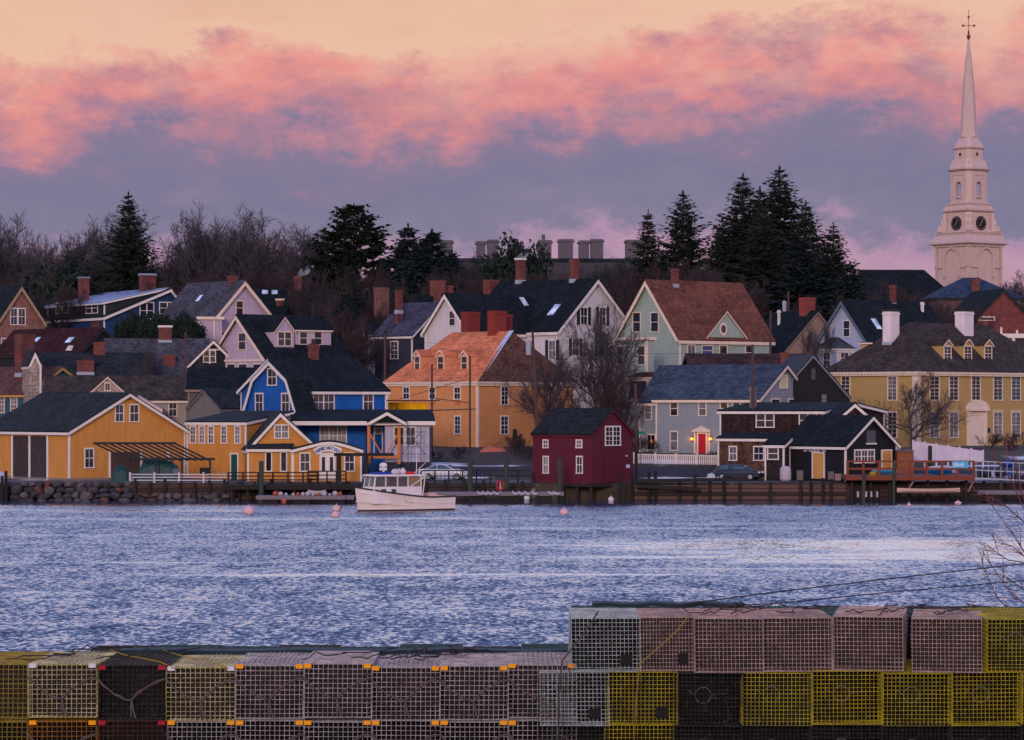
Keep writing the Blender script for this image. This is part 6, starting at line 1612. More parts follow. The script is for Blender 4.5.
tree('evergreen_tree', 'broad dark evergreen low between the broad pine and the chimney row', 'evergreen tree', PD[0], 420, 240, 414, 18, 1.5, 1.3)
tree('evergreen_tree', 'dark evergreen at the left foot of the chimney row', 'evergreen tree', PD[1], 452, 250, 414, 18, 1.3, 4.3)
tree('spruce_tree', 'spruce in the middle of the dark mass between its two tall peaks', 'spruce tree', PS[1], 760, 186, 410, 27, 1.5, 2.0)
tree('spruce_tree', 'low spruce closing the left side of the dark mass', 'spruce tree', PS[2], 722, 216, 400, 27, 1.3, 2.9)
tree('spruce_tree', 'low spruce closing the right side of the dark mass', 'spruce tree', PS[0], 822, 236, 396, 27, 1.4, 2.4)
# bare trees of the skyline
SK = [(8, 210), (26, 224), (64, 206), (44, 232), (92, 226), (108, 205), (168, 206), (186, 214), (205, 198), (222, 216), (238, 204), (256, 202), (276, 224), (292, 218), (306, 220), (320, 232), (150, 232), (-14, 206), (450, 250), (468, 252), (500, 258), (550, 262), (586, 262), (606, 258), (870, 285), (1008, 268), (1024, 276), (992, 282), (690, 262), (664, 262), (722, 250)]
lab = 'tall bare deciduous tree in the winter skyline'
for i, (px, yt) in enumerate(SK):
    D = 432+rg.uniform(-8, 26)
    if px > 860: D = 474
    tree('bare_tree', lab, 'bare tree', PB[i % 5], px, yt, D, 15, rg.uniform(.85, 1.1), rg.uniform(0, 6.28), 'bare trees along the winter skyline')
for i in range(60):
    px = -20+rg.uniform(0, 1)*900; D = rg.uniform(436, 500)
    yt = 240 if px < 335 else (262 if px < 650 else 255); yt += rg.uniform(-4, 26)
    if 610 < px: yt += 12
    if px > 790: yt += 20
    tree('bare_tree', 'bare deciduous tree in the hazy wood behind the town', 'bare tree', PB[i % 5], px, yt, D, 15, rg.uniform(1.0, 1.4), rg.uniform(0, 6.28), 'bare trees of the wood behind the town')
# brown brush among the houses
BR = [(318, 268, 392), (300, 286, 398), (338, 284, 380), (366, 262, 392), (384, 276, 390), (330, 300, 366), (368, 300, 368), (352, 318, 360), (404, 282, 388), (640, 252, 388), (660, 258, 386), (690, 256, 384), (712, 262, 384), (744, 274, 378), (768, 276, 380), (780, 298, 374), (624, 282, 380), (600, 272, 396), (20, 282, 402), (60, 280, 404), (220, 262, 404), (180, 268, 404), (280, 262, 410), (250, 262, 410), (440, 266, 398), (470, 262, 398), (540, 262, 398), (560, 270, 392), (865, 288, 384), (890, 276, 420), (925, 292, 390), (950, 300, 386), (940, 292, 410), (968, 300, 380), (820, 294, 380), (845, 290, 384)]
for i, (px, yt, D) in enumerate(BR):
    tree('bare_tree', 'reddish brown bare bushy tree standing between roofs', 'bare tree', PR[i % 3], px, yt, D, 8, rg.uniform(.8, 1.15), rg.uniform(0, 6.28), 'brown bare trees between the roofs', H=rg.uniform(8, 11))
for i, (px, D, h) in enumerate(((424, 294, 1.6), (437, 296, 1.2), (458, 298, 1.5), (515, 300, 2.2), (528, 296, 1.8), (524, 303, 2.6), (716, 296, 1.2), (990, 312, 2.0), (1004, 308, 1.6), (1019, 312, 2.2), (843, 300, 1.8), (640, 300, 2.4), (648, 303, 1.8))):
    o = tree('bare_shrub', 'low brown leafless shrub on the bank between the wharf and the houses', 'shrub', PR[i % 3], px, 400, D, 8, 1.5, i*1.3, 'low leafless shrubs behind the wharf', H=h); o.location.z = T(D)-.1
# individual bare trees
tree('bare_tree', 'big bare tree between the white house and the green house', 'bare tree', PB[0], 606, 298, 318, 15, .9, .5)
tree('bare_tree', 'bare tree before the right wall of the orange house', 'bare tree', PB[3], 560, 336, 305, 15, .95, 2.5)
tree('bare_tree', 'dark bare bushy tree behind the red boathouse roof', 'bare tree', PR[0], 590, 346, 312, 8, .8, 2.5)
tree('bare_tree', 'small bare tree at the brown corner of the orange house', 'bare tree', PR[2], 548, 384, 300, 8, .6, 2.5)
tree('bare_tree', 'bushy bare tree below the green house bay', 'bare tree', PR[1], 622, 362, 308, 8, .6, 1.5)
tree('bare_tree', 'spreading bare tree in front of the mustard mansion', 'bare tree', PB[2], 914, 366, 304, 15, 1.0, 1.15)
tree('bare_tree', 'small bare tree against the tan house gable', 'bare tree', PB[1], 812, 318, 345, 15, .6, 3.1, H=7)
tree('bare_tree', 'bare sapling with pale stems above the beige house roof', 'bare tree', (PB[4][0], PB[4][1]), 148, 346, 335, 15, .5, 3.1, H=6.5)
tree('bare_tree', 'thin bare tree between the beige house and the lavender house', 'bare tree', PB[1], 196, 352, 322, 15, .5, 1.1, H=7)
tree('bare_tree', 'bare tree at the left of the pale blue gable', 'bare tree', PB[4], 826, 322, 340, 15, .5, 3.1, H=6)
# ------------------------------------------------------------------ lobster traps
def wirecage(w=.52, d=1.2, h=.40, p=.0365, t=.0038, front=None, var=0):
    """coated wire cage; front panel optionally in material 1"""
    mb = MB(); nx = round(w/p); nz = round(h/p); ny = round(d/p); fm = 1 if front else 0
    X = [-w/2+w*i/nx for i in range(nx+1)]; Z = [h*i/nz for i in range(nz+1)]; Y = [d*i/ny for i in range(ny+1)]
    r_ = t/2
    def b(x0, x1, y0, y1, z0, z1, mi=0): mb.box(x0-r_, x1+r_, y0-r_, y1+r_, z0-r_, z1+r_, mi)
    for y, o, mi in ((0, -.0012, fm), (d, .0012, 0)):
        for i, x in enumerate(X): b(x, x, y, y, 0, h, 0 if 0 < i < nx else fm)
        for q, z in enumerate(Z): mb.box(-w/2, w/2, y-r_*.9+o, y+r_*.9+o, z-r_, z+r_, 0 if 0 < q < nz else fm)
    for x, o in ((-w/2, -.0012), (w/2, .0012)):
        for y in Y[1:-1]: b(x, x, y, y, 0, h)
        for q, z in enumerate(Z): mb.box(x-r_*(.9 if 0 < q < nz else 2.2)+o, x+r_*(.9 if 0 < q < nz else 2.2)+o, 0, d, z-r_, z+r_, 0 if 0 < q < nz else fm)
    for z, o in ((0, -.0012), (h, .0012)):
        for y in Y[1:-1]: mb.box(-w/2, w/2, y-r_, y+r_, z-r_*.9+o, z+r_*.9+o)
        for x in X[1:-1]: b(x, x, 0, d, z, z)
    return mb
def bend(mb, k, amt=.006):
    rg = random.Random(k*7+3); a, b_, c, d_ = [rg.uniform(0, 6.28) for _ in range(4)]; da = [(rg.uniform(-.2, .2), rg.uniform(.05, .35), rg.uniform(.04, .09), rg.uniform(.01, .03)*rg.choice((-1, 1))) for _ in range(3)]
    out = []
    for x, y, z in mb.v:
        dy = amt*1.6*math.sin(x*9+a+z*5)+sum(q[3]*math.exp(-((x-q[0])**2+(z-q[1])**2)/q[2]**2) for q in da)*max(0, 1-y*4)
        out.append((x+amt*math.sin(z*13+b_+y*3)*.9, y+dy, z+amt*(math.sin(x*11+c)+.6*math.sin(y*8+d_))*(1 if z > .05 else .25)))
    mb.v = out; return mb
def netting(seed, w=.5, h=.38):
    rg = random.Random(seed); mb = MB()
    # funnel heads: slanted twine sheets, knotted mesh with small gaps
    def sheet(a, b, c, d, n, m, t=.0055):
        for i in range(n+1):
            s = i/n; p, q = a.lerp(b, s), d.lerp(c, s); e = (b-a).normalized()*t; mb.poly([p-e, p+e, q+e, q-e])
        for j in range(m+1):
            s = j/m; p, q = a.lerp(d, s), b.lerp(c, s); e = (d-a).normalized()*t; mb.poly([p-e, q-e, q+e, p+e])
    V_ = Vector
    for y in (.16, .42, .78, 1.08):
        s = rg.uniform(.05, .14)*rg.choice((-1, 1))
        sheet(V_((-w/2, y, .01)), V_((w/2, y+s, .01)), V_((w/2, y+s*.5, h)), V_((-w/2, y-.03, h)), 24, 18)
    sheet(V_((-w/2, .2, .02)), V_((-w/2+.12, .7, .14)), V_((-w/2+.12, .7, .3)), V_((-w/2, .2, h)), 18, 16)
    sheet(V_((w/2, .2, .02)), V_((w/2-.12, .7, .14)), V_((w/2-.12, .7, .3)), V_((w/2, .2, h)), 18, 16)
    return mb
CW = {'white': (200, 194, 204), 'grey': (176, 168, 178), 'yellow': (176, 160, 22), 'gold': (160, 104, 14), 'black': (20, 22, 28), 'maroon': (70, 22, 30), 'green': (14, 62, 66), 'pink': (176, 150, 150), 'teal': (166, 178, 186), 'straw': (196, 188, 148), 'dim': (150, 130, 40)}
def wire_mat(c):
    m, nt, b = newmat('coated_wire'); c = lin(c); co = objco(nt); b.inputs['Roughness'].default_value = .55; b.inputs['Specular IOR Level'].default_value = .2
    f = noise(nt, co, 5, 5, .7); g = noise(nt, co, 26, 3, .6)
    q = mixc(nt, ramp(nt, f, [(.4, 0.0), (.62, 1.0)]), tuple(x*.5 for x in c), c); q = mixc(nt, ramp(nt, g, [(.52, 0.0), (.68, .8)]), q, (.06, .05, .04))
    nt.links.new(q, b.inputs['Base Color']); return m
WM = {k: wire_mat(v) for k, v in CW.items()}
NETM = M('flat', (13, 12, 13)); NETR = M('flat', (20, 14, 14)); ROPE = M('flat', (96, 84, 88)); NETG = M('flat', (8, 18, 20))
TAGO = M('flat', (230, 152, 8)); TAGR = M('flat', (150, 20, 40)); TAGW = M('flat', (200, 200, 214))
CG = {}
CN = [0]
FINE = [False]
def cage_data(body, front=None):
    CN[0] += 1; k = (body, front, CN[0] % 4, FINE[0])
    if k not in CG: CG[k] = bend(wirecage(front=front, p=.0305, t=.0036) if FINE[0] else wirecage(front=front), CN[0]).data('wire_cage', [WM[body], WM[front or body]])
    return CG[k]
NT = [netting(i).data('netting', m) for i, m in enumerate((NETM, NETR, NETG, M('flat', (46, 38, 33)), M('flat', (56, 46, 44))))]
def corner_mb(): mb = MB(); mb.box(-.027, .027, -.008, .02, -.024, .008); return mb
TG = {k: corner_mb().data('corner_tag', m) for k, m in (('o', TAGO), ('r', TAGR), ('w', TAGW))}
mb = MB(); mb.tube([(.06*math.cos(2*math.pi*i/20), 0, .06*math.sin(2*math.pi*i/20)) for i in range(21)], .0034, 5, caps=False); mb.tube([(-.06, 0, .0), (-.11, .02, .03)], .003, 4); mb.tube([(.06, 0, .0), (.18, .03, .01)], .0025, 4)
RING = mb.data('entrance_ring', M('flat', (96, 104, 108)))
mb = MB(); mb.box(-.045, .045, -.006, .004, -.04, .04); VENT = mb.data('escape_vent', M('flat', (14, 14, 18)))
mb = MB(); mb.box(-.2, .2, .03, .2, .01, .075); mb.box(-.25, -.21, .02, .15, .01, .09); BRK = mb.data('weight_brick', M('flat', (22, 22, 26)))
mb = MB(); mb.lathe([(.02, .05), (.07, .08), (.09, .18), (.05, .27), (.015, .32)], 9, (.03, .38)); BAIT = mb.data('bait_bag', M('flat', (110, 52, 46)), smooth=True)
mb = MB(); mb.box(-.262, .262, 0, 1.2, .395, .399)
def bridle(seed):
    rg = random.Random(seed); mb = MB(); P = []
    for i in range(13):
        t = i/12; x = -.26+.52*t; z = .30-.155*math.sin(math.pi*min(1, t/.5)/2) if t < .5 else .145+.155*math.sin(math.pi*(t-.5))
        P.append(Vector((x, -.02+rg.uniform(-.006, .006), z+rg.uniform(-.008, .008))))
    mb.tube(P, .0045, 5, caps=False); mb.tube([p+Vector((0, -.01, .009+.006*math.sin(i*2))) for i, p in enumerate(P)], .004, 5, caps=False)
    mb.tube([P[6], P[6]+Vector((.01, -.01, -.06)), P[6]+Vector((.03, -.01, -.13))], .006, 5); mb.tube([P[6], P[6]+Vector((-.005, -.012, -.05)), P[6]+Vector((.0, -.012, -.12))], .005, 5)
    return mb.data('rope_bridle', ROPE)
def weed(seed):
    rg = random.Random(seed); mb = MB()
    for _ in range(9):
        x, y, z = rg.uniform(-.22, .22), rg.uniform(.02, .3), rg.uniform(.05, .38); P = [Vector((x, y, z))]
        for i in range(6): P.append(P[-1]+Vector((rg.uniform(-.035, .035), rg.uniform(-.01, .02), rg.uniform(-.05, .02))))
        for p in P: p.z = max(.02, p.z)
        mb.tube(P, rg.uniform(.002, .006), 4)
    return mb.data('tangled_line', M('flat', ((74, 60, 48), (90, 50, 46), (40, 60, 54), (96, 92, 96))[seed % 4]))
WEED = [weed(i) for i in range(4)]
BRD = [bridle(i) for i in range(3)]
def trap(label, pos, body, front=None, net=0, tags=None, ring=False, rope=False, vent=False, brick=False, bait=False, rz=0, group=None):
    rt = empty('lobster_trap', pos, label, 'lobster trap', group, rz=rz)
    def add(name, me, loc=(0, 0, 0)): o = bpy.data.objects.new(name, me); COL.objects.link(o); o.parent = rt; o.location = loc; return o
    add('wire_cage', cage_data(body, front))
    if net is not None: add('netting', NT[net])
    if tags:
        for k, x in zip(tags, (-.225, .225)):
            if k != '-': add('corner_tag', TG[k], (x, -.004, .4))
    if ring: add('entrance_ring', RING, (-.04, .03, .23))
    if rope: add('rope_bridle', BRD[rope % 3])
    if vent: add('escape_vent', VENT, (.15, -.004, .09))
    CN[0] += 1; add('tangled_line', WEED[CN[0] % 4]); add('tangled_line', WEED[(CN[0]*3+1) % 4], (.03, .35, .0))
    if brick: add('weight_brick', BRK)
    if bait: add('bait_bag', BAIT)
    return rt
Y0 = 22.7
def X_(px): return wx(px, Y0)
Z1, Z2 = 6.175, 5.755
COLN = {'white': 'white-meshed', 'grey': 'grey-meshed', 'yellow': 'yellow', 'gold': 'orange-yellow', 'black': 'black', 'maroon': 'dark maroon', 'green': 'dark green', 'pink': 'pinkish', 'teal': 'pale white', 'straw': 'straw-coloured', 'dim': 'dull yellow'}
def w2c(i, c1, c2): return X_((c1+c2)/2)
row1 = [(-42, 26, 'dim', None, None, 0), (28, 97, 'straw', 'yellow', 'ww', 1), (99, 165, 'black', None, 'rr', 2), (167, 235, 'straw', 'yellow', 'ww', 3), (236, 303, 'grey', None, 'oo', 1), (304, 371, 'grey', None, 'oo', 2), (372, 439, 'grey', None, 'oo', 3), (440, 508, 'grey', None, 'oo', 1), (509, 575, 'grey', None, 'oo', 2)]
nm1 = ['dull yellow trap at the left end of the upper row in the low stack', 'straw-coloured trap with yellow edges, upper row, left neighbour of the black trap', 'black trap with two red corner tags in the upper row of the low stack', 'straw-coloured trap with yellow edges, upper row, right neighbour of the black trap', 'grey trap with orange tags, upper row, next to the right straw-coloured one', 'grey trap with orange tags, upper row, second of the five grey ones from the left', 'grey trap with orange tags, upper row, middle of the five grey ones', 'grey trap with orange tags, upper row, fourth of the five grey ones', 'grey trap with orange tag, upper row, half hidden by the tall stack']
for i, (a, c, bd, fr, tg, rp) in enumerate(row1):
    trap(nm1[i], (X_((a+c)/2), Y0+(.0 if i else .05), Z1+.012*math.sin(i*1.7)), bd, fr, net=(1 if bd == 'black' else 3), tags=tg, rope=rp, brick=i > 3, bait=i in (2, 4, 6), vent=False, rz=R(.3*math.sin(i*2.1)))
row2 = [(-42, 26, 'dim', None, None, 0), (28, 97, 'gold', None, 'oo', 2), (99, 165, 'maroon', None, 'rr', 0), (167, 235, 'grey', None, 'oo', 1), (236, 303, 'grey', None, 'oo', 2), (304, 371, 'grey', None, 'oo', 3), (372, 439, 'grey', None, 'oo', 1), (440, 508, 'grey', None, 'oo', 2), (509, 575, 'grey', None, 'o-', 3)]
nm2 = ['dull yellow trap at the left end of the bottom row', 'orange-yellow trap with orange tags in the bottom row', 'dark maroon trap with red tags in the bottom row under the black one', 'grey trap of the bottom row beside the maroon one', 'grey trap of the bottom row, second right of the maroon one', 'grey trap of the bottom row, third right of the maroon one', 'grey trap of the bottom row, fourth right of the maroon one', 'grey trap of the bottom row, fifth right of the maroon one', 'grey trap of the bottom row, last before the tall stack']
for i, (a, c, bd, fr, tg, rp) in enumerate(row2):
    trap(nm2[i], (X_((a+c)/2), Y0, Z2), bd, fr, net=(1 if bd == 'maroon' else 0), tags=tg, rope=rp, brick=i > 3)
# second rank behind, dark green and black traps lying crosswise
k = 0
for j, (z, n0) in enumerate(((6.06, 0), (5.66, 0))):
    for i in range(8):
        px = 120+i*62
        trap('dark green trap lying lengthwise behind the grey rows' if j == 0 else 'dark trap under the rear dark green ones', (wx(px, 24.7), 24.2, z+.05+.012*math.sin(i*3)), 'green' if i % 3 else 'black', net=2, rz=0, group='dark green rear traps' if j == 0 else 'dark lower rear traps')
    for i in range(3):
        trap('dark trap low behind the left end of the stack' , (wx(-40+i*62, 24.7), 24.2, z+.0), 'dim' if i == 1 else 'black', net=0, group='dark rear traps at the left end')
# tall stack on the right: three rows
Yr = 22.62
def Xr(px): return wx(px, Yr)
t1 = [(572, 641, 'teal', 'whitish trap at the left end of the top row of the tall stack', 0, {}), (642, 693, 'pink', 'pinkish trap with a slack yellow rope over it in the top row', 1, {}), (695, 763, 'pink', 'pinkish trap third from the left in the top row of the tall stack', 0, {}), (764, 832, 'pink', 'pinkish trap fourth from the left in the top row of the tall stack', 0, {}), (833, 903, 'pink', 'pinkish trap just left of the skewed one in the top row', 0, {}), (908, 984, 'pink', 'skewed battered pinkish trap in the top row', 1, {}), (988, 1056, 'yellow', 'yellow trap at the right end of the top row', 2, {'ring': True})]
t2 = [(541, 609, 'teal', 'whitish trap at the left end of the middle row, tall stack', 0, {'vent': True}), (611, 674, 'yellow', 'yellow trap with a square vent in the middle row', 1, {'vent': True}), (676, 741, 'black', 'black trap with a pale ring in the middle row', 0, {'ring': True}), (743, 811, 'yellow', 'yellow trap right of the black one in the middle row', 2, {'ring': True}), (813, 881, 'yellow', 'yellow trap second right of the black one in the middle row', 0, {'ring': True}), (883, 951, 'yellow', 'yellow trap third right of the black one in the middle row', 0, {'ring': True}), (953, 1021, 'yellow', 'yellow trap fourth right of the black one in the middle row', 0, {'ring': True}), (1023, 1090, 'yellow', 'yellow trap cut by the right edge in the middle row', 0, {'ring': True})]
t3 = [(541, 605, 'black', 'black trap at the left end of the bottom row, tall stack', 0, {}), (607, 671, 'yellow', 'yellow trap in the bottom row under the square-vented one', 0, {}), (673, 741, 'black', 'black trap with ring in the bottom row, tall stack', 0, {'ring': True}), (743, 811, 'black', 'black trap with ring, second in the bottom row, tall stack', 0, {'ring': True}), (813, 881, 'black', 'black trap with ring, third in the bottom row, tall stack', 0, {'ring': True}), (883, 951, 'black', 'black trap with ring, fourth in the bottom row, tall stack', 0, {'ring': True}), (953, 1021, 'black', 'black trap with ring, fifth in the bottom row, tall stack', 0, {'ring': True}), (1023, 1090, 'black', 'black trap with ring at the right end of the bottom row', 0, {'ring': True})]
FINE[0] = True
for rows, z in ((t1, 6.54), (t2, 6.135), (t3, 5.735)):
    for i, (a, c, bd, lab_, nt_, kw_) in enumerate(rows):
        rz = R(-9) if 'skewed' in lab_ else R(.4*math.sin(i*1.3+z)); 
        if bd == 'teal' or 'slack' in lab_: kw_ = dict(kw_, vent=True)
        if bd == 'pink': nt_ = 4
        o = trap(lab_, (Xr((a+c)/2), Yr+(.02*math.sin(i*2.3)), z+.006*math.sin(i*2+z)), bd, None, net=nt_, rz=rz, bait=(i % 2 == 0), **kw_)
        if c-a < 60: o.scale.x = .8
for i in range(8):
    for j in range(3): trap('dark trap behind the tall stack', (wx(606+i*67, 24.5), 24.0, (6.46, 6.05, 5.65)[j]+.008*math.sin(i*3)), 'green' if (i+j) % 3 == 0 else 'black', net=(i+j) % 3, group='dark traps behind the tall stack')
# lumber and flat dark covers lying across the tops
def board(label, x0, x1, y, z, w, h, mat, dz=0, name='plank', cat='plank'):
    mb = MB(); P = [(x0+(x1-x0)*i/10, z+.008*math.sin(i*1.9)+dz*i/10) for i in range(11)]
    for (a, za), (b_, zb_) in zip(P, P[1:]): mb.hexa([(a, y, za), (b_, y, zb_), (b_, y+w, zb_), (a, y+w, za), (a, y, za+h), (b_, y, zb_+h), (b_, y+w, zb_+h), (a, y+w, za+h)])
    return single(mb, name, mat, label, cat, ((x0+x1)/2, y, z))
DG = M('flat', (16, 44, 52))
board('long dark green netting roll along the back of the low stack', wx(120, 24), wx(568, 24), 23.9, 6.56, .25, .035, DG, name='netting_roll', cat='netting')
board('dark netting roll along the back edge of the tall stack', wx(592, 24), wx(742, 24), 23.75, 6.95, .25, .03, DG, dz=-.0, name='netting_roll', cat='netting')
TPm = M('flat', (176, 166, 186)); 
# ropes: bridles across the tops and the lines that run off to the right
def rope(label, pts, r_=.008, mat=ROPE, name='rope', group=None):
    mb = MB(); mb.tube(pts, r_, 5); return single(mb, name, mat, label, 'rope', pts[0], group, smooth=True)
rg = random.Random(5)
for i in range(9):
    px = rg.uniform(10, 560); P = []; z = 6.59
    for j in range(12): t = j/11; P.append(Vector((wx(px+t*rg.uniform(60, 95), 23), 22.8+t*1.0+rg.uniform(-.04, .04), z+.012+rg.uniform(0, .03)*(1 if rg.random() < .8 else 2.2))))
    rope('loose twine trailing over the tops of the low stack', P, .005, M('flat', (60, 48, 52)), 'twine', 'loose twine on the low stack')
for i in range(8):
    px = rg.uniform(600, 960); P = []; z = 6.945
    for j in range(12): t = j/11; P.append(Vector((wx(px+t*rg.uniform(50, 80), 23), 22.75+t*.9+rg.uniform(-.04, .04), z+.012+rg.uniform(0, .03)*(1 if rg.random() < .8 else 2.2))))
    rope('loose twine trailing over the tops of the tall stack', P, .005, M('flat', (70, 50, 50)), 'twine', 'loose twine on the tall stack')
for px in (115, 168):
    rope('yellow bungee strap over the top of the low stack' , [Vector((wx(px+60, 22.7), 22.66, 6.56)), Vector((wx(px+45, 22.8), 22.8, 6.598)), Vector((wx(px+10, 23.4), 23.4, 6.6)), Vector((wx(px-5, 23.9), 23.9, 6.6))], .004, M('flat', (170, 136, 30)), 'strap', 'yellow straps on the low stack')
rope('dark slanting rope hanging down over the left corner of the tall stack', [W(598, 612, 22.5), W(585, 632, 22.45), W(562, 661, 22.4), W(559, 700, 22.4), W(558, 745, 22.4)], .007, M('flat', (70, 60, 58)))
rope('yellowish rope hanging down across the pinkish and yellow traps', [W(692, 612, 22.5), W(676, 632, 22.44), W(640, 664, 22.4), W(636, 700, 22.4), W(634, 745, 22.4)], .0055, M('flat', (126, 108, 48)))
rope('thin dark line rising from the tall stack to the right, the upper of two', [W(664, 607, 23.5), W(760, 594, 24), W(860, 582, 24.5), W(1030, 563, 25.2), W(1200, 545, 26)], .0052, M('flat', (50, 40, 52)))
rope('thin dark line rising from the tall stack to the right, the lower of two', [W(700, 608, 23.5), W(780, 603, 24), W(880, 593, 24.5), W(1030, 580, 25.2), W(1200, 562, 26)], .0045, M('flat', (50, 46, 60)))
# bare shrub whose shoots lean in at the right edge
rt = empty('bare_shrub', (wx(1075, 25.5), 25.5, 5.74), 'bare leafless shrub whose thin reddish shoots lean in at the right edge', 'shrub'); o_ = tuple(rt.location)
SHR = M('flat', (92, 52, 58)); tr = MB(); cr = MB()
root = Vector((wx(1075, 25.5), 25.5, 5.74))
mains = [[(1060, 560), (1024, 522), (1001, 502), (982, 493), (972, 488)], [(1062, 600), (1024, 552), (1014, 536), (994, 508), (988, 498)], [(1060, 610), (1024, 556), (1012, 546), (996, 542), (988, 530)], [(1060, 620), (1022, 602), (1012, 595), (996, 572), (984, 553)], [(1060, 640), (1002, 603), (996, 596), (985, 570), (981, 558)], [(1050, 590), (1022, 562), (1008, 560), (996, 552), (984, 542)], [(1050, 545), (1024, 500), (1017, 476), (1014, 456), (1012, 446)], [(1050, 550), (1022, 505), (1012, 482), (1004, 470), (998, 462)], [(1055, 640), (1024, 590), (1010, 580), (1000, 575), (990, 574)]]
rg = random.Random(9)
for mi_, pl in enumerate(mains):
    D = 25.5+rg.uniform(-.4, .4); P = [root]+[W(x, y, D) for x, y in pl]; n = len(P)
    tr.tube(P, [.012]+[.0068*(1-.7*i/(n-2)) for i in range(n-1)], 5)
    for _ in range(7):
        i = rg.randrange(2, n-1); t = rg.random(); q = P[i].lerp(P[i+1], t); d = (P[i+1]-P[i]).normalized(); o2 = Vector((rg.uniform(-1, .6), rg.uniform(-.3, .3), rg.uniform(-.7, .9))); e = q+(d+o2).normalized()*rg.uniform(.08, .24); cr.tube([q, q.lerp(e, .5)+Vector((0, 0, rg.uniform(-.01, .02))), e], [.004, .003, .0012], 3)
tr.build('stem', SHR, rt, o_); cr.build('twig', SHR, rt, o_)

# ------------------------------------------------------------------ haze, sky, sun, camera
HAZE = 0
if HAZE:
    m = bpy.data.materials.new('haze'); m.use_nodes = True; nt = m.node_tree; nt.nodes.remove(nt.nodes['Principled BSDF'])
    v = nt.nodes.new('ShaderNodeVolumePrincipled'); v.inputs['Color'].default_value = (.78, .72, .9, 1); v.inputs['Density'].default_value = HAZE; v.inputs['Anisotropy'].default_value = 0.0
    nt.links.new(v.outputs[0], nt.nodes['Material Output'].inputs['Volume'])
    mb = MB(); mb.box(-4100, 4100, -410, 6100, -4, 120); single(mb, 'haze', m, 'thin lilac evening haze over the river and town', 'haze', (0, 2000, -4), kind='stuff')

w = bpy.data.worlds.new('World'); SC.world = w; w.use_nodes = True; nt = w.node_tree; L = nt.links.new
bg = nt.nodes['Background']
tc = nt.nodes.new('ShaderNodeTexCoord'); sp = nt.nodes.new('ShaderNodeSeparateXYZ'); L(tc.outputs['Generated'], sp.inputs[0])
X, Yv, Z = sp.outputs
hl = math_(nt, 'SQRT', math_(nt, 'ADD', math_(nt, 'MULTIPLY', X, X), math_(nt, 'MULTIPLY', Yv, Yv)))
e = math_(nt, 'DIVIDE', Z, math_(nt, 'MAXIMUM', hl, .001))
def vmap(sc, loc=(0, 0, 0)):
    mp = nt.nodes.new('ShaderNodeMapping'); mp.inputs['Scale'].default_value = sc; mp.inputs['Location'].default_value = loc; L(tc.outputs['Generated'], mp.inputs[0]); return mp.outputs[0]
n1 = noise(nt, vmap((11, 11, 24)), 1.0, 9, .55); n2 = noise(nt, vmap((40, 40, 70), (3.1, 0, 1.7)), 1.0, 8, .68); n3 = noise(nt, vmap((5, 5, 16), (7.3, 2, 4.1)), 1.0, 5, .5)
warp = math_(nt, 'ADD', math_(nt, 'MULTIPLY', math_(nt, 'SUBTRACT', n1, .5), .06), math_(nt, 'ADD', math_(nt, 'MULTIPLY', math_(nt, 'SUBTRACT', n2, .5), .052), math_(nt, 'MULTIPLY', math_(nt, 'SUBTRACT', n3, .5), .03)))
tilt = math_(nt, 'MULTIPLY', X, -.03)
ew = math_(nt, 'ADD', math_(nt, 'ADD', e, warp), tilt)
S = lambda *c: tuple(x*1.0 for x in lin(c))
rl = ramp(nt, math_(nt, 'MULTIPLY', ew, 6.25), [(0, S(170, 130, 152)), (.26, S(186, 146, 172)), (.31, S(172, 136, 168)), (.36, S(126, 118, 150)), (.47, S(116, 112, 146)), (.535, S(128, 114, 147)), (.575, S(172, 122, 146)), (.62, S(210, 132, 138)), (.68, S(228, 142, 138)), (.73, S(230, 158, 146)), (.79, S(232, 186, 160)), (1, S(222, 176, 146))])
# mauve shadows and pink glints inside the clouds
n4 = noise(nt, vmap((36, 36, 62), (9, 0, 3)), 1.0, 8, .66); n5 = noise(nt, vmap((14, 14, 60), (1, 5, 8)), 1.0, 7, .6)
band = ramp(nt, math_(nt, 'MULTIPLY', ew, 6.25), [(.5, 0.0), (.6, 1.0), (.7, 1.0), (.78, 0.0)])
c1 = mixc(nt, math_(nt, 'MULTIPLY', math_(nt, 'MULTIPLY', ramp(nt, n4, [(.45, 0.0), (.66, 1.0)]), band), .7), rl, S(146, 114, 142))
hb = ramp(nt, math_(nt, 'MULTIPLY', e, 6.25), [(.55, 0.0), (.66, 1.0), (.95, 1.0), (1.0, .8)])
wisp = math_(nt, 'MULTIPLY', math_(nt, 'MULTIPLY', ramp(nt, n5, [(.52, 0.0), (.66, 1.0)]), hb), .6)
wisp = math_(nt, 'MULTIPLY', wisp, ramp(nt, X, [(0, .3), (1, 1.0)]))
c1 = mixc(nt, wisp, c1, S(222, 142, 144))
n6 = noise(nt, vmap((18, 18, 40), (4, 7, 2)), 1.0, 8, .62)
gp = math_(nt, 'MULTIPLY', ramp(nt, n6, [(.5, 0.0), (.64, 1.0)]), ramp(nt, math_(nt, 'MULTIPLY', e, 6.25), [(.58, 0.0), (.74, 1.0)]))
c1 = mixc(nt, math_(nt, 'MULTIPLY', gp, .72), c1, S(228, 180, 162))
gl = math_(nt, 'MULTIPLY', ramp(nt, n6, [(.3, 1.0), (.44, 0.0)]), ramp(nt, math_(nt, 'MULTIPLY', e, 6.25), [(.3, 0.0), (.36, .55), (.5, .35), (.6, 0.0)]))
c1 = mixc(nt, gl, c1, S(150, 128, 158))
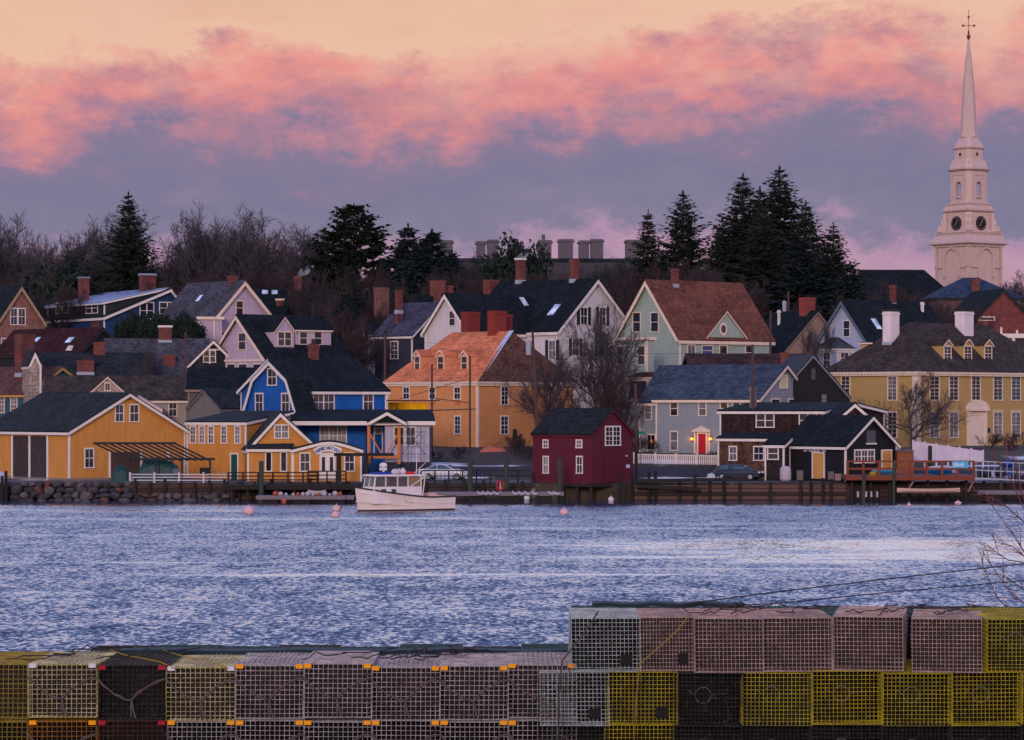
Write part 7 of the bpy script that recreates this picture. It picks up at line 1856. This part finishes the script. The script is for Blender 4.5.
# upper sky, seen mostly in the water, cooler and paler
rh = ramp(nt, math_(nt, 'MULTIPLY', e, .5), [(.05, S(226, 200, 204)), (.09, S(226, 218, 236)), (.125, S(214, 214, 242)), (.17, S(166, 176, 226)), (.3, S(142, 158, 218)), (1, S(108, 124, 190))])
k = nt.nodes.new('ShaderNodeMapRange'); k.inputs[1].default_value = .135; k.inputs[2].default_value = .17; L(e, k.inputs[0])
front = mixc(nt, k.outputs[0], c1, rh)
hi = nt.nodes.new('ShaderNodeMapRange'); hi.inputs[1].default_value = .135; hi.inputs[2].default_value = .2; hi.inputs[3].default_value = 1.0; hi.inputs[4].default_value = 1.9; L(e, hi.inputs[0])
lo_ = nt.nodes.new('ShaderNodeMapRange'); lo_.inputs[1].default_value = .45; lo_.inputs[2].default_value = 1.0; lo_.inputs[3].default_value = 1.0; lo_.inputs[4].default_value = .6; L(e, lo_.inputs[0])
vm = nt.nodes.new('ShaderNodeVectorMath'); vm.operation = 'SCALE'; L(front, vm.inputs[0]); L(math_(nt, 'MULTIPLY', hi.outputs[0], lo_.outputs[0]), vm.inputs['Scale'])
# the bright side of the sky behind the viewer
rb = ramp(nt, math_(nt, 'MULTIPLY', e, .5), [(0, S(250, 200, 176)), (.08, S(250, 212, 200)), (.22, S(206, 196, 224)), (.5, S(140, 152, 208)), (1, S(108, 124, 190))])
bk = nt.nodes.new('ShaderNodeMapRange'); bk.inputs[1].default_value = .35; bk.inputs[2].default_value = -.6; L(Yv, bk.inputs[0])
vb = nt.nodes.new('ShaderNodeVectorMath'); vb.operation = 'SCALE'; L(rb, vb.inputs[0]); vb.inputs['Scale'].default_value = 1.25
allc = mixc(nt, bk.outputs[0], vm.outputs[0], vb.outputs[0])
sk = nt.nodes.new('ShaderNodeTexSky'); sk.sky_type = 'NISHITA'; sk.sun_disc = False; sk.sun_elevation = R(5); sk.sun_rotation = R(200)
skv = nt.nodes.new('ShaderNodeVectorMath'); skv.operation = 'SCALE'; L(sk.outputs[0], skv.inputs[0]); skv.inputs['Scale'].default_value = .008
ad = nt.nodes.new('ShaderNodeVectorMath'); ad.operation = 'ADD'; L(allc, ad.inputs[0]); L(skv.outputs[0], ad.inputs[1])
L(ad.outputs[0], bg.inputs[0]); bg.inputs[1].default_value = 1.0

sn = bpy.data.lights.new('sun', 'SUN'); sn.energy = 1.5; sn.angle = R(10); sn.color = (1, .80, .70)
so = bpy.data.objects.new('sun', sn); COL.objects.link(so)
sd = Vector((.16, .96, -.22)); so.rotation_euler = sd.to_track_quat('-Z', 'Y').to_euler(); so.location = (-40, -60, 60)

cam = bpy.data.cameras.new('camera'); co_ = bpy.data.objects.new('camera', cam); COL.objects.link(co_)
co_.location = (0, 0, CZ); co_.rotation_euler = (R(90), 0, 0); cam.sensor_width = 36; cam.lens = F/1024*36; cam.shift_y = (HZ-370)/1024; cam.clip_end = 12000; cam.clip_start = .5
SC.camera = co_
SC.view_settings.view_transform = 'Standard'; SC.view_settings.look = 'None'; SC.view_settings.gamma = 1; SC.view_settings.exposure = 0; SC.view_settings.use_curve_mapping = False
SC.cycles.use_denoising = True
SC.cycles.max_bounces = 6; SC.cycles.volume_bounces = 0
